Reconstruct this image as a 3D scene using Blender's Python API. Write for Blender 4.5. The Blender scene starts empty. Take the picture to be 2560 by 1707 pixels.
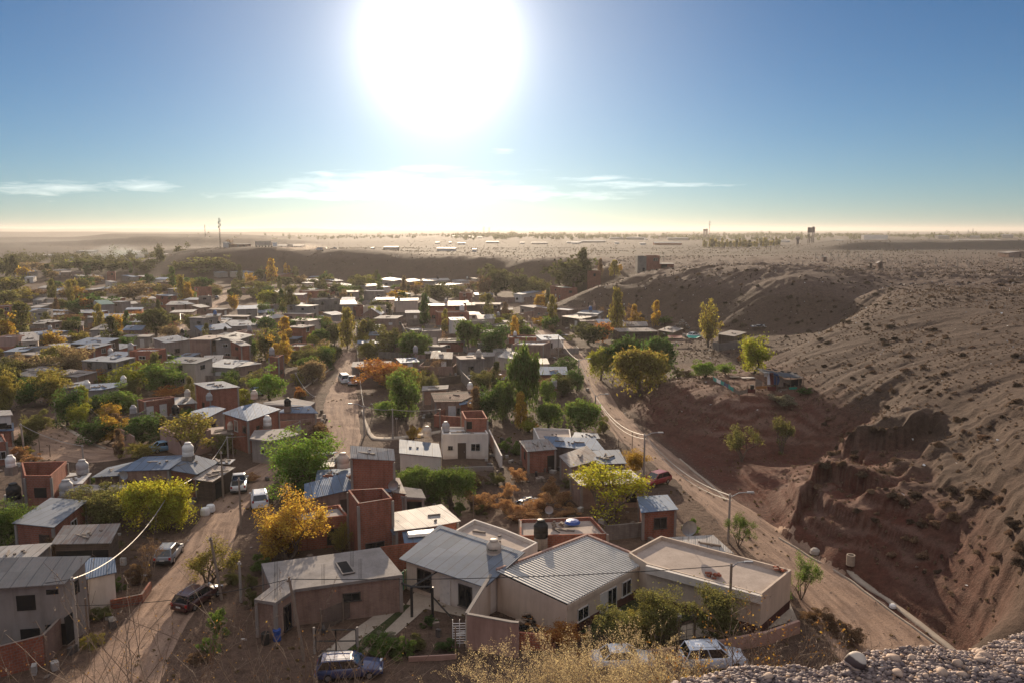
import bpy, bmesh, math, random
import numpy as np
from mathutils import Vector, Matrix
scene = bpy.context.scene
COL = scene.collection
R = math.radians
# ------------------------------------------------------------------ camera
CAMZ = 30.0
FPX = 2009.0                      # focal length in photograph pixels (2560 wide)
PITCH = math.atan((853.5 - 575.0) / FPX)
cam_d = bpy.data.cameras.new('camera'); cam = bpy.data.objects.new('camera', cam_d); COL.objects.link(cam)
cam.location = (0, 0, CAMZ); cam.rotation_euler = (math.pi / 2 - PITCH, 0, 0)
cam_d.sensor_width = 36.0; cam_d.lens = 36.0 * FPX / 2560.0
cam_d.clip_start = 0.1; cam_d.clip_end = 60000
scene.camera = cam
# ------------------------------------------------------------------ exposure, sun, sky
scene.view_settings.view_transform = 'Standard'; scene.view_settings.look = 'None'
scene.view_settings.exposure = 0.72; scene.view_settings.gamma = 1.0
SUN_AZ, SUN_EL = R(-4.94), R(12.6)
sd = bpy.data.lights.new('sun', 'SUN'); sd.energy = 5.0; sd.angle = R(0.6); sd.color = (1.0, 0.80, 0.58)
sun = bpy.data.objects.new('sun', sd); COL.objects.link(sun)
SUNV = Vector((math.sin(SUN_AZ) * math.cos(SUN_EL), math.cos(SUN_AZ) * math.cos(SUN_EL), math.sin(SUN_EL)))
sun.rotation_euler = SUNV.to_track_quat('Z', 'Y').to_euler()

class NT:
    """tiny node-tree writer"""
    def __init__(s, tree): s.t = tree; s.n = tree.nodes; s.l = tree.links
    def new(s, typ, **kw):
        n = s.n.new(typ)
        for k, v in kw.items():
            if k == 'inp':
                for i, val in v.items(): s.set(n, i, val)
            else: setattr(n, k, v)
        return n
    def set(s, n, i, val):
        sock = n.inputs[i]
        if isinstance(val, bpy.types.NodeSocket): s.l.new(val, sock)
        elif isinstance(val, bpy.types.Node): s.l.new(val.outputs[0], sock)
        else: sock.default_value = val
    def m(s, op, a, b=0.0, c=0.0, clamp=False):
        n = s.n.new('ShaderNodeMath'); n.operation = op; n.use_clamp = clamp
        s.set(n, 0, a); s.set(n, 1, b)
        if len(n.inputs) > 2: s.set(n, 2, c)
        return n.outputs[0]
    def mix(s, f, a, b, mode='MIX'):
        n = s.n.new('ShaderNodeMixRGB'); n.blend_type = mode
        s.set(n, 0, f); s.set(n, 1, c4(a)); s.set(n, 2, c4(b)); return n.outputs[0]
    def ramp(s, f, stops, interp='LINEAR'):
        n = s.n.new('ShaderNodeValToRGB'); n.color_ramp.interpolation = interp
        e = n.color_ramp.elements
        while len(e) < len(stops): e.new(0.5)
        for k, (p, c) in enumerate(stops):
            e[k].position = p; e[k].color = c4(c) if not isinstance(c, (int, float)) else (c, c, c, 1)
        s.set(n, 0, f); return n.outputs[0]
    def noise(s, vec, scale, detail=4, rough=0.55, dist=0.0, out=0):
        n = s.n.new('ShaderNodeTexNoise'); n.inputs['Scale'].default_value = scale
        n.inputs['Detail'].default_value = detail; n.inputs['Roughness'].default_value = rough
        n.inputs['Distortion'].default_value = dist
        if vec is not None: s.set(n, 'Vector', vec)
        return n.outputs[out]
    def mapping(s, vec, scale=(1, 1, 1), rot=(0, 0, 0), loc=(0, 0, 0)):
        n = s.n.new('ShaderNodeMapping'); s.set(n, 0, vec)
        n.inputs['Location'].default_value = loc; n.inputs['Rotation'].default_value = rot; n.inputs['Scale'].default_value = scale
        return n.outputs[0]
def c4(c):
    if isinstance(c, (tuple, list)): return tuple(c) + (1.0,) if len(c) == 3 else tuple(c)
    return c

world = bpy.data.worlds.new("World"); scene.world = world; world.use_nodes = True
w = NT(world.node_tree); w.n.clear()
sky = w.new('ShaderNodeTexSky', sky_type='NISHITA', sun_disc=False, sun_elevation=SUN_EL, sun_rotation=SUN_AZ,
            altitude=300, air_density=0.9, dust_density=0.2, ozone_density=5.0)
tc = w.new('ShaderNodeTexCoord'); dirv = tc.outputs['Generated']
dot = w.new('ShaderNodeVectorMath', operation='DOT_PRODUCT'); w.set(dot, 0, dirv); w.set(dot, 1, tuple(SUNV))
theta = w.m('ARCCOSINE', w.m('MINIMUM', dot.outputs['Value'], 0.999999))         # angle from the sun, radians
glow = w.m('ADD', w.m('MULTIPLY', 3.8, w.m('POWER', 2.71828, w.m('MULTIPLY', w.m('POWER', w.m('DIVIDE', theta, R(3.3)), 1.5), -1.0))),
           w.m('MULTIPLY', 0.25, w.m('POWER', 2.71828, w.m('MULTIPLY', w.m('POWER', w.m('DIVIDE', theta, R(10.5)), 1.7), -1.0))))
sep = w.new('ShaderNodeSeparateXYZ'); w.set(sep, 0, dirv)
az = w.m('ARCTAN2', sep.outputs[0], sep.outputs[1]); el = w.m('ARCSINE', sep.outputs[2])
# thin wind-drawn clouds low over the horizon: (azimuth deg, elevation deg, half width, half height, strength)
CLOUDS = [(-8.0, 3.0, 6.5, .55, 1.0), (-9.5, 3.7, 3.6, .33, .8), (-3.5, 2.6, 6.0, .6, .9), (-15.5, 2.35, 3.4, .28, .8), (-11.0, 2.3, 6, .33, .8),
          (-6.2, 4.25, 2.4, .24, .7), (-12.7, 3.75, 1.3, .16, .7), (-24.5, 2.75, 2.0, .36, .75), (-29.6, 2.5, 2.6, .42, .75), (3.5, 2.4, 5.5, .34, .6),
          (6.0, 3.55, 3.0, .2, .75), (9.8, 3.1, 4.6, .18, .75), (-.6, 5.35, 1.0, .13, .5), (-19, 3.75, 1.8, .15, .2), (-2.5, 3.9, 4.5, .3, .5), (-29, 3.9, 3, .2, .15)]
comb = w.new('ShaderNodeCombineXYZ'); w.set(comb, 0, w.m('MULTIPLY', az, 14.0)); w.set(comb, 1, w.m('MULTIPLY', el, 95.0))
cn = w.noise(comb.outputs[0], 1.7, 7, 0.62, 0.5)
warp = w.m('SUBTRACT', w.noise(comb.outputs[0], 0.9, 3, 0.5), 0.5)
acc = None
for (a, e, wa, we, s_) in CLOUDS:
    da = w.m('DIVIDE', w.m('SUBTRACT', az, R(a)), R(wa * 1.25))
    de = w.m('DIVIDE', w.m('SUBTRACT', w.m('ADD', el, w.m('MULTIPLY', warp, R(.7))), R(e)), R(we * 1.3))
    q = w.m('ADD', w.m('MULTIPLY', da, da), w.m('MULTIPLY', de, de))
    b = w.m('MULTIPLY', s_, w.m('POWER', 2.71828, w.m('MULTIPLY', q, -1.0)))
    acc = b if acc is None else w.m('MAXIMUM', acc, b)
cm = w.m('MULTIPLY', w.m('SUBTRACT', w.m('ADD', acc, w.m('MULTIPLY', cn, 1.3)), 0.95), 1.9, clamp=True)
cm = w.m('MULTIPLY', cm, w.m('GREATER_THAN', acc, 0.02))
SKY_STRENGTH, GLOW_STRENGTH, CLOUD_STRENGTH = 0.05, 0.55, 0.33
bg1 = w.new('ShaderNodeBackground', inp={1: SKY_STRENGTH}); w.set(bg1, 0, w.mix(1.0, sky.outputs[0], (.56, .735, .80), 'MULTIPLY'))
bg2 = w.new('ShaderNodeBackground', inp={0: (1.0, .93, .85, 1)}); w.set(bg2, 1, w.m('MULTIPLY', glow, GLOW_STRENGTH))
bg6 = w.new('ShaderNodeBackground', inp={0: (1.0, .78, .58, 1)}); w.set(bg6, 1, w.m('MULTIPLY', .13, w.m('POWER', 2.71828, w.m('MULTIPLY', w.m('POWER', w.m('DIVIDE', theta, R(15)), 2.0), -1.0))))
cl_far = w.m('POWER', 2.71828, w.m('MULTIPLY', w.m('DIVIDE', theta, R(16)), -1.0))
bg3 = w.new('ShaderNodeBackground', inp={0: (1.0, .90, .78, 1)}); w.set(bg3, 1, w.m('MULTIPLY', w.m('MULTIPLY', cm, CLOUD_STRENGTH), w.m('SUBTRACT', 1.0, w.m('MULTIPLY', cl_far, .75))))
a6 = w.new('ShaderNodeAddShader'); w.set(a6, 0, bg2); w.set(a6, 1, bg6)
a1 = w.new('ShaderNodeAddShader'); w.set(a1, 0, bg1); w.set(a1, 1, a6)
bg4 = w.new('ShaderNodeBackground', inp={0: (1.0, .93, .80, 1)})                # pale dusty band along the horizon
w.set(bg4, 1, w.m('MULTIPLY', .075, w.m('POWER', 2.71828, w.m('MULTIPLY', w.m('DIVIDE', w.m('MAXIMUM', el, 0.0), R(7.0)), -1.0))))
bg5 = w.new('ShaderNodeBackground', inp={0: (1.0, .93, .88, 1)})               # unseen sky overhead brightened, added as fill for the shadows
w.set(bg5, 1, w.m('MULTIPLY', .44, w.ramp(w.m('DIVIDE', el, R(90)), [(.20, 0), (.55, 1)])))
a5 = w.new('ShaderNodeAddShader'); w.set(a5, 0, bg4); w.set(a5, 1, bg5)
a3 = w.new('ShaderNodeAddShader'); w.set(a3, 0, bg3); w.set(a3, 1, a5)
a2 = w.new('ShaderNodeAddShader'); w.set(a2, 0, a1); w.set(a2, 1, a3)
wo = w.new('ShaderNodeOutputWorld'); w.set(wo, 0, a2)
# ------------------------------------------------------------------ places: pixels of the photograph to points on the land
def pray(x, y):
    u = (x - 1280.0) / FPX; v = -(y - 853.5) / FPX
    return Vector((u, math.cos(PITCH) + v * math.sin(PITCH), -math.sin(PITCH) + v * math.cos(PITCH)))
def at_z(x, y, z):
    d = pray(x, y); t = (z - CAMZ) / d.z
    return Vector((d.x * t, d.y * t, z))
def at_y(x, y, Y):
    d = pray(x, y); t = Y / d.y
    return Vector((d.x * t, Y, CAMZ + d.z * t))
def project(p):
    y = p[1] * math.cos(PITCH) - (p[2] - CAMZ) * math.sin(PITCH); z = p[1] * math.sin(PITCH) + (p[2] - CAMZ) * math.cos(PITCH)
    return (1280 + FPX * p[0] / y, 853.5 - FPX * z / y)
def Dp(x, y): return (x / 0.91875, y / 0.91875)
TILES = dict(A=(0, 540), B=(640, 540), C=(1280, 540), D=(1920, 540), E=(0, 920), F=(640, 920), G=(1280, 920), H=(1920, 920), I=(0, 1280), J=(640, 1280), K=(1280, 1280), L=(1920, 1280))
def T(t, x, y):
    x0, y0 = TILES[t]; return (x0 + x / 3.672, y0 + y / 3.672)
# ------------------------------------------------------------------ noise on arrays
def _h(ix, iy, s):
    n = (ix.astype(np.int64) * 374761393 + iy.astype(np.int64) * 668265263 + s * 1442695041) & 0x7fffffff
    n = ((n ^ (n >> 13)) * 1274126177) & 0x7fffffff
    return ((n ^ (n >> 16)) & 0xffff) / 65535.0
def vnoise(x, y, s=0):
    ix = np.floor(x); iy = np.floor(y); fx = x - ix; fy = y - iy
    ux = fx * fx * fx * (fx * (fx * 6 - 15) + 10); uy = fy * fy * fy * (fy * (fy * 6 - 15) + 10)
    a = _h(ix, iy, s); b = _h(ix + 1, iy, s); c = _h(ix, iy + 1, s); d = _h(ix + 1, iy + 1, s)
    return (a * (1 - ux) + b * ux) * (1 - uy) + (c * (1 - ux) + d * ux) * uy - 0.5
def fbm(x, y, o=4, s=0):
    r = 0; a = 1.0
    for k in range(o):
        r = r + a * vnoise(x, y, s + k * 7); x = x * 2.03 + 13.7; y = y * 2.03 + 5.1; a *= 0.5
    return r
def sstep(a, b, x):
    t = np.clip((x - a) / (b - a), 0, 1); return t * t * (3 - 2 * t)
# ------------------------------------------------------------------ the lie of the land, from heights read off the photograph
CP = """2352 1400 7,2352 1300 8,2352 1200 9.5,2352 1100 11,2352 1000 12.5,2352 900 14,2352 800 15,2352 720 16.5,2352 665 17.5,
2200 1300 4,2200 1200 6,2200 1100 8,2200 1000 9.5,2200 900 11.5,2200 800 13.5,2200 720 15.5,2200 660 17,2280 1420 3.5,
2065 655 16.5,2065 720 14.5,2065 800 12,2065 900 9.5,2065 1000 7.5,2065 1100 6.2,2065 1200 4.5,2065 1300 2.2,1950 730 12.5,1950 800 10.5,1950 900 8,1950 960 7,
1850 790 9,1850 850 7.5,1760 830 6.5,1900 905 7,1820 800 8.4,1790 815 7.4,1900 760 10.8,2010 690 14.5,
1540 872 5.4,1600 868 5.8,1650 870 6,1750 880 6.3,1850 890 6.5,1700 915 5.9,1620 900 5.6,1730 932 5.2,1880 940 6.0,1560 885 5.2,
1530 920 3.4,1580 940 3.4,1650 965 3,1740 975 3,1800 960 3.4,1850 970 3.8,1440 940 0,1480 985 0,1530 1015 0,1590 1050 .3,1650 1045 .7,1470 900 2,1500 880 4,
1700 1080 .8,1800 1060 1,1880 1052 1.2,1770 1030 1.0,1700 1035 .9,1800 1005 1.6,1880 1010 1.8,1640 1090 .3,1720 1130 .4,
1955 988 6.6,1990 975 7,1985 1030 6.2,1930 1040 1.4,1915 1010 2.2,2010 1060 5.8,1965 1060 5.0,1945 1070 1.6,
1885 1080 5.4,1930 1085 5.6,1850 1105 3.8,1820 1130 2.4,1760 1150 .6,2000 1130 6,1980 1115 5.9,1900 1165 3.9,1840 1190 2.2,1790 1200 .3,1870 1262 0,1930 1230 2.6,1960 1260 1.4,2010 1310 .9,2100 1385 .8,2100 1310 2,2100 1210 4.8,2200 1440 1,2240 1500 1,
1330 705 .6,1350 690 3,1390 655 9.5,1430 628 15,1450 700 4,1450 628 14,1500 740 2.5,1500 680 9.1,1500 630 15,1600 750 3,1600 690 9.2,1600 640 15,1700 770 3.5,1700 700 9.7,1700 645 15.3,
1800 750 6,1800 700 10.7,1800 650 15.8,1900 700 11,1900 655 15.8,2000 660 16,1750 800 4.5,1700 800 3.5,1640 790 2.5,1800 790 5,1860 760 6.6,1920 730 8.6,1940 735 8.6,1880 768 6.2,1820 795 4.8,1780 815 4.0,1985 690 12,
1400 770 .3,1500 790 1,1580 780 2,1680 785 3,1560 830 1.5,1650 830 2,1720 835 3.5,1450 850 .3,1480 830 .8,
430 640 1,500 638 2,600 632 2,700 638 2,800 640 2.4,900 640 2.8,1000 640 3,1100 645 2.6,1180 655 2,1250 662 1.6,1300 690 .8,
1900 590 14,1500 590 14,1700 600 14.5,2100 600 14.5,2300 600 15,2000 625 15.5,2200 625 16.5,2340 630 17,1600 610 14,1450 605 13.8,2340 570 13,1700 570 12,1500 560 12,2100 565 12"""
RIM = [(395, 590, 545, 10), (440, 574, 560, 0), (500, 570, 558, 0), (600, 573, 535, 0), (750, 577, 510, 0), (870, 580, 500, 0), (1000, 592, 475, 0), (1100, 598, 455, 0), (1200, 600, 430, 0), (1290, 604, 410, 0), (1370, 612, 360, 0)]
cps = []
for c in CP.replace('\n', '').split(','):
    a, b, z = map(float, c.split()); p = at_z(*Dp(a, b), z); cps.append((p.x, p.y, z))
for (a, b, Y, _) in RIM:
    p = at_y(*Dp(a, b), Y); cps.append((p.x, p.y, p.z)); cps.append((p.x * 1.12, p.y * 1.12, p.z - .5)); cps.append((p.x * 1.5, p.y * 1.5, 11.0))
for (a, b) in [(0, 1500), (300, 1560), (700, 1560), (1100, 1500), (1500, 1480), (1900, 1500), (0, 1300), (400, 1300), (800, 1250), (1200, 1250), (1550, 1250), (1750, 1300), (0, 1100), (300, 1100), (600, 1100),
               (900, 1050), (1200, 1050), (1400, 1100), (0, 950), (300, 950), (600, 950), (900, 900), (1200, 920), (1350, 1000), (0, 800), (250, 800), (500, 800), (750, 800), (1000, 800), (1250, 820), (1330, 860),
               (0, 720), (250, 720), (500, 720), (750, 720), (1000, 720), (1200, 740), (1300, 750), (0, 670), (200, 670), (400, 670), (1380, 940), (1420, 980), (1500, 1040), (1600, 1110), (1700, 1190), (1850, 1290), (2050, 1430), (1950, 1370)]:
    p = at_z(*Dp(a, b), 0); cps.append((p.x, p.y, -.15))
for (x, y, z) in [(-450, 640, 1), (-300, 640, 1), (-230, 620, 2), (-600, 800, 2), (-400, 800, 1), (-260, 800, 4), (-600, 1050, 2), (-330, 1000, 3), (-900, 900, 4), (-550, 550, 0), (-420, 450, 0), (-330, 330, 0),
                  (-150, 1000, 9), (0, 1000, 10), (300, 1000, 11), (700, 1000, 12), (1200, 900, 13), (500, 400, 17), (300, 250, 17.5), (500, 150, 18), (160, 100, 17), (130, 60, 16), (90, 40, 13), (55, 30, 12),
                  (0, 2500, 11), (-1500, 2500, 9), (1500, 2500, 11), (-120, 60, 0), (-200, 90, 0), (-60, 40, 0), (-40, 30, 1), (0, 44, 0), (20, 44, 0), (-20, 44, 0), (36, 42, 3)]:
    cps.append((x, y, z))
CPA = np.array(cps)
def _lp(x, y):
    d = np.hypot(x, y) + 1e-6
    return np.arctan2(x, y), np.log(d)
_ca, _cb = _lp(CPA[:, 0], CPA[:, 1])
def _kern(da, db): return np.sqrt(da * da + db * db + 0.03 ** 2)
_n = len(CPA); _M = np.zeros((_n + 3, _n + 3))
_M[:_n, :_n] = _kern(_ca[:, None] - _ca[None, :], _cb[:, None] - _cb[None, :]) - np.eye(_n) * 0.004
_M[:_n, _n] = 1; _M[:_n, _n + 1] = _ca; _M[:_n, _n + 2] = _cb; _M[_n:, :_n] = _M[:_n, _n:].T
_W = np.linalg.solve(_M, np.concatenate([CPA[:, 2], np.zeros(3)]))
LEDGE = ((-4, .2), (-1, 1.9), (.2, 2.72), (.59, 2.92), (.76, 2.98), (.91, 3.01), (1.19, 3.075), (1.6, 3.145), (1.87, 3.19), (2.07, 3.25), (2.25, 3.31), (2.6, 3.47), (6, 5))
CLIFFS = [(np.array([list(at_z(*Dp(a, b), z_))[:2] for (a, b) in pl]), ch, cl) for (pl, z_, ch, cl) in (([(1940, 990), (1960, 1000), (2050, 1016), (2110, 1016), (2180, 1005)], 6.8, 2.2, 7.0), ([(1795, 1138), (1822, 1118), (1850, 1102), (1890, 1086), (1940, 1100), (2010, 1125), (2080, 1150)], 4.8, 1.9, 5.0))]
def ledge_y(x): return np.interp(x, [q[0] for q in LEDGE], [q[1] for q in LEDGE]) + .02 * np.sin(np.asarray(x) * 9)
def land_raw(xf, yf):
    out = np.zeros(len(xf)); a, b = _lp(xf, yf)
    for k in range(0, len(xf), 20000):
        s = slice(k, k + 20000)
        K = _kern(a[s, None] - _ca[None, :], b[s, None] - _cb[None, :])
        out[s] = K @ _W[:_n] + _W[_n] + a[s] * _W[_n + 1] + b[s] * _W[_n + 2]
    return out
def land(x, y):
    x = np.asarray(x, float); y = np.asarray(y, float); sh = x.shape
    xf = x.ravel(); yf = y.ravel(); d = np.hypot(xf, yf); a, b = _lp(xf, yf); out = land_raw(xf, yf)
    z = np.maximum(out - 0.35, 0) + 0.0
    z = np.where(out < 0.8, np.maximum(out - .35, 0) ** 2 / .9, z)
    hi = sstep(.4, 3.5, z)
    near = 1 - sstep(350, 700, d)
    # gullies run down the slopes: noise drawn out along the fall line
    gx = (land_raw(xf + 2.0, yf) - out) / 2.0; gy = (land_raw(xf, yf + 2.0) - out) / 2.0
    fx = np.abs(gx) / (np.abs(gx) + np.abs(gy) + 1e-6); fx = sstep(.35, .65, fx)
    wx, wy = xf + fbm(xf / 9, yf / 9, 2, 101) * 4, yf + fbm(xf / 9, yf / 9, 2, 103) * 4
    rg = lambda u, v, s_: 1 - 2 * np.abs(fbm(u, v, 3, s_))
    rid = fx * rg(wx / 42, wy / 7.5, 3) + (1 - fx) * rg(wx / 7.5, wy / 42, 5)
    fin = fx * rg(wx / 14, wy / 2.3, 7) + (1 - fx) * rg(wx / 2.3, wy / 14, 9)
    slope = np.clip(np.hypot(gx, gy) / .45, 0, 1)
    z = z + hi * near * ((rid - .72) * .45 + (fin - .7) * .30) * (.15 + .85 * slope) + hi * near * fbm(xf / 4.0, yf / 4.0, 3, 11) * .22
    # bedding ledges of the red cliffs
    red = np.exp(-(((xf - 33) / 15) ** 2 + ((yf - 84) / 26) ** 2))
    tt = z / 1.9 + fbm(xf / 9, yf / 9, 2, 5) * .8 + xf * .02; fr = tt - np.floor(tt); zt = z + 1.9 * (sstep(.55, .95, fr) - fr) * .85
    z = z * (1 - hi * red) + zt * hi * red
    z = z + hi * red * fbm(xf / 1.4, yf / 1.4, 4, 21) * .32
    for (CL, ch, cl) in CLIFFS:
        best = np.full(len(xf), 1e9); sg = np.zeros(len(xf)); m = (np.abs(xf - CL[:, 0].mean()) < 25) & (np.abs(yf - CL[:, 1].mean()) < 25)
        X_, Y_ = xf[m] + fbm(xf[m] / 2.5, yf[m] / 2.5, 3, 121) * 1.6, yf[m] + fbm(xf[m] / 2.5, yf[m] / 2.5, 3, 123) * 1.6; bb = np.full(len(X_), 1e9); ss = np.zeros(len(X_)); tt_ = np.zeros(len(X_))
        for i in range(len(CL) - 1):
            a_, b_ = CL[i], CL[i + 1]; e_ = b_ - a_; t = np.clip(((X_ - a_[0]) * e_[0] + (Y_ - a_[1]) * e_[1]) / (e_ @ e_), 0, 1); dx, dy = X_ - a_[0] - e_[0] * t, Y_ - a_[1] - e_[1] * t; dd = np.hypot(dx, dy); k = dd < bb
            bb = np.where(k, dd, bb); ss = np.where(k, np.where(e_[0] * dy - e_[1] * dx > 0, dd, -dd), ss); tt_ = np.where(k, (i + t) / (len(CL) - 1), tt_)
        ep = sstep(0, .2, tt_) * (1 - sstep(.8, 1, tt_)) * sstep(.5, 2.0, z[m])
        z[m] += ep * ch * (sstep(-.3, .3, ss) * np.exp(-np.maximum(ss, 0) / cl) - .35 * np.exp(-np.abs(ss) / 2.2) * (ss < 0))
    # heaps of fill on the plateau
    pl = sstep(12, 13.5, z) * sstep(200, 230, d) * (1 - sstep(420, 620, d))
    z = z + pl * (np.maximum(fbm(xf / 9, yf / 6, 3, 31) - .2, 0) * 2.2 + np.maximum(fbm(xf / 2.6, yf / 2.2, 2, 33) - .2, 0) * 1.3)
    # embankment on the eastern plain; its shade is also painted in soil()
    z = z + sstep(230, 330, xf - (yf - 700) * .1) * sstep(700, 722, yf + fbm(xf / 40, yf * 0 + 4, 2, 96) * 14) * (1 - sstep(800, 1000, yf)) * (7.0 + fbm(xf / 60, yf / 40, 3, 95) * 3)
    # far plain and far ridges
    far = sstep(900, 1500, d)
    zf = 10.5 + fbm(xf / 420, yf / 900, 3, 41) * 5
    deg = np.degrees(a)
    lw = 1 - sstep(-22, -6, deg)
    zf = zf * (1 - lw) + lw * (1 + fbm(xf / 300, yf / 500, 3, 43) * 4)
    top1 = 6 + 12 * sstep(-31, -23.0, deg) + fbm(deg / 1.6, deg * 0 + 3, 3, 47) * 2.2
    zf = np.maximum(zf, lw * top1 * np.exp(-((yf - 1500) / 75) ** 2))
    top2 = 10 + 9 * sstep(-28.5, -26.0, deg) + fbm(deg / 2, deg * 0 + 9, 3, 53) * 1.5
    zf = np.maximum(zf, lw * top2 * np.exp(-((yf - 2300) / 110) ** 2))
    zf = np.maximum(zf, (1 - sstep(-20, -2, deg)) * (20 + fbm(deg / 4, deg * 0 + 1, 2, 57) * 5) * np.exp(-((yf - 4300) / 300) ** 2))
    zf = np.maximum(zf, (1 - sstep(-20, 10, deg)) * (46 + fbm(deg / 5, deg * 0 + 5, 3, 59) * 26) * np.exp(-((yf - 11500) / 1800) ** 2))
    z = z * (1 - far) + zf * far
    z = z + fbm(xf / 2.2, yf / 2.2, 3, 61) * .10 * (1 - far)
    # the hill under the camera: pebble ledge, then a steep fall to the street
    e = ledge_y(xf); q = yf - e
    fall = np.where(q < 0, 28.25 + np.minimum(-q, 2) * .02, 28.25 - 0.86 * q - .55 * (1 - np.exp(-np.maximum(q, 0) / .5)))
    fall = fall + np.where(q > .3, fbm(xf / 2.5, yf / 2.5, 4, 71) * np.minimum((q - .3) * .3, 1.0), 0)
    side = sstep(-14, -70, xf) * 20
    hillz = np.maximum(fall - side, 0)
    nearw = 1 - sstep(30, 44, yf - .15 * np.abs(xf))
    z = np.where(yf < 46, np.maximum(z * sstep(14, 40, yf), hillz * nearw), z)
    z = np.where((q < 0.05) & (yf < 8), z + fbm(xf * 4, yf * 4, 3, 77) * .05, z)
    return z.reshape(sh)
def lz(x, y): return float(land(np.array([x]), np.array([y]))[0])
def ground_px(x, y):
    """the point of the land seen at a photograph pixel"""
    d = pray(x, y); t = np.concatenate([np.arange(20, 420, .5), np.arange(420, 3000, 4.)])
    xs = d.x * t; ys = d.y * t; zs = CAMZ + d.z * t
    h = land(xs, ys); k = np.nonzero((zs <= h) & (ys > 46))[0]
    i = k[0] if len(k) else len(t) - 1
    return Vector((xs[i], ys[i], h[i]))
# ------------------------------------------------------------------ materials
def mat(name, build):
    m = bpy.data.materials.new(name); m.use_nodes = True; nt = NT(m.node_tree); nt.n.clear()
    out = nt.new('ShaderNodeOutputMaterial'); sh = build(nt); nt.set(out, 0, sh); return m
def princ(nt, col, rough=.8, metal=0.0, spec=.3, bump=None, bs=.3, bd=.05):
    p = nt.new('ShaderNodeBsdfPrincipled'); nt.set(p, 'Base Color', c4(col)); nt.set(p, 'Roughness', rough); nt.set(p, 'Metallic', metal)
    nt.set(p, 'Specular IOR Level', spec)
    if bump is not None:
        b = nt.new('ShaderNodeBump'); b.inputs['Strength'].default_value = bs; b.inputs['Distance'].default_value = bd
        nt.set(b, 'Height', bump); nt.set(p, 'Normal', b.outputs[0])
    return p.outputs[0]
def geo_pos(nt): return nt.new('ShaderNodeNewGeometry').outputs['Position']
def b_land(nt):
    P = geo_pos(nt); att = nt.new('ShaderNodeAttribute', attribute_name='soil'); att.attribute_type = 'GEOMETRY'
    n1 = nt.noise(P, .22, 6, .6); n2 = nt.noise(P, 1.7, 5, .65); n3 = nt.noise(P, 9, 4, .7)
    c = nt.mix(nt.m('MULTIPLY', nt.ramp(n1, [(.35, 0), (.68, 1)]), .4), att.outputs['Color'], (.118, .082, .064))
    c = nt.mix(.75, c, nt.ramp(n2, [(.3, (.5, .48, .46)), (.5, (.92, .9, .88)), (.72, (1.25, 1.2, 1.16))]), 'MULTIPLY')
    c = nt.mix(.7, c, nt.ramp(n3, [(.32, (.55, .53, .52)), (.5, (.95, .95, .95)), (.7, (1.3, 1.3, 1.3))]), 'MULTIPLY')
    h = nt.m('ADD', nt.m('MULTIPLY', n2, .6), nt.m('MULTIPLY', n3, .25))
    return princ(nt, c, .95, 0, .1, h, .9, .35)
M_LAND = mat('dry_earth', b_land)
def b_road(nt):
    P = geo_pos(nt); uv = nt.new('ShaderNodeUVMap').outputs[0]; s = nt.new('ShaderNodeSeparateXYZ'); nt.set(s, 0, uv)
    st = nt.noise(nt.mapping(uv, (9, .12, 1)), 1.0, 4, .6)
    n1 = nt.noise(P, .5, 5, .6); n2 = nt.noise(P, 5, 5, .7); n3 = nt.noise(P, 22, 3, .7)
    c = nt.mix(nt.ramp(st, [(.35, 0), (.65, 1)]), (.15, .092, .066), (.365, .245, .172))
    c = nt.mix(nt.m('MULTIPLY', nt.ramp(n1, [(.4, 0), (.65, 1)]), .6), c, (.29, .20, .15))
    c = nt.mix(.7, c, nt.ramp(n2, [(.3, (.6, .58, .56)), (.52, (1, 1, 1)), (.7, (1.2, 1.2, 1.2))]), 'MULTIPLY')
    c = nt.mix(.55, c, nt.ramp(n3, [(.3, (.5, .5, .5)), (.52, (1, 1, 1)), (.7, (1.3, 1.3, 1.3))]), 'MULTIPLY')
    h = nt.m('ADD', nt.m('ADD', nt.m('MULTIPLY', st, .5), nt.m('MULTIPLY', n2, .35)), nt.m('MULTIPLY', n3, .15))
    return princ(nt, c, .95, 0, .1, h, .8, .16)
M_ROAD = mat('gravel_road', b_road)
def b_conc(base, dark):
    def f(nt):
        P = geo_pos(nt); n1 = nt.noise(P, .7, 5, .65); n2 = nt.noise(P, 7, 5, .7)
        c = nt.mix(nt.ramp(n1, [(.35, 0), (.68, 1)]), base, dark)
        c = nt.mix(.5, c, nt.ramp(n2, [(.3, (.6, .6, .6)), (.5, (1, 1, 1)), (.7, (1.15, 1.15, 1.15))]), 'MULTIPLY')
        return princ(nt, c, .9, 0, .2, n2, .3, .03)
    return f
M_PAVE = mat('pavement_concrete', b_conc((.38, .315, .25), (.29, .235, .185)))
M_KERB = mat('kerb_concrete', b_conc((.40, .33, .26), (.30, .245, .195)))
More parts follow.
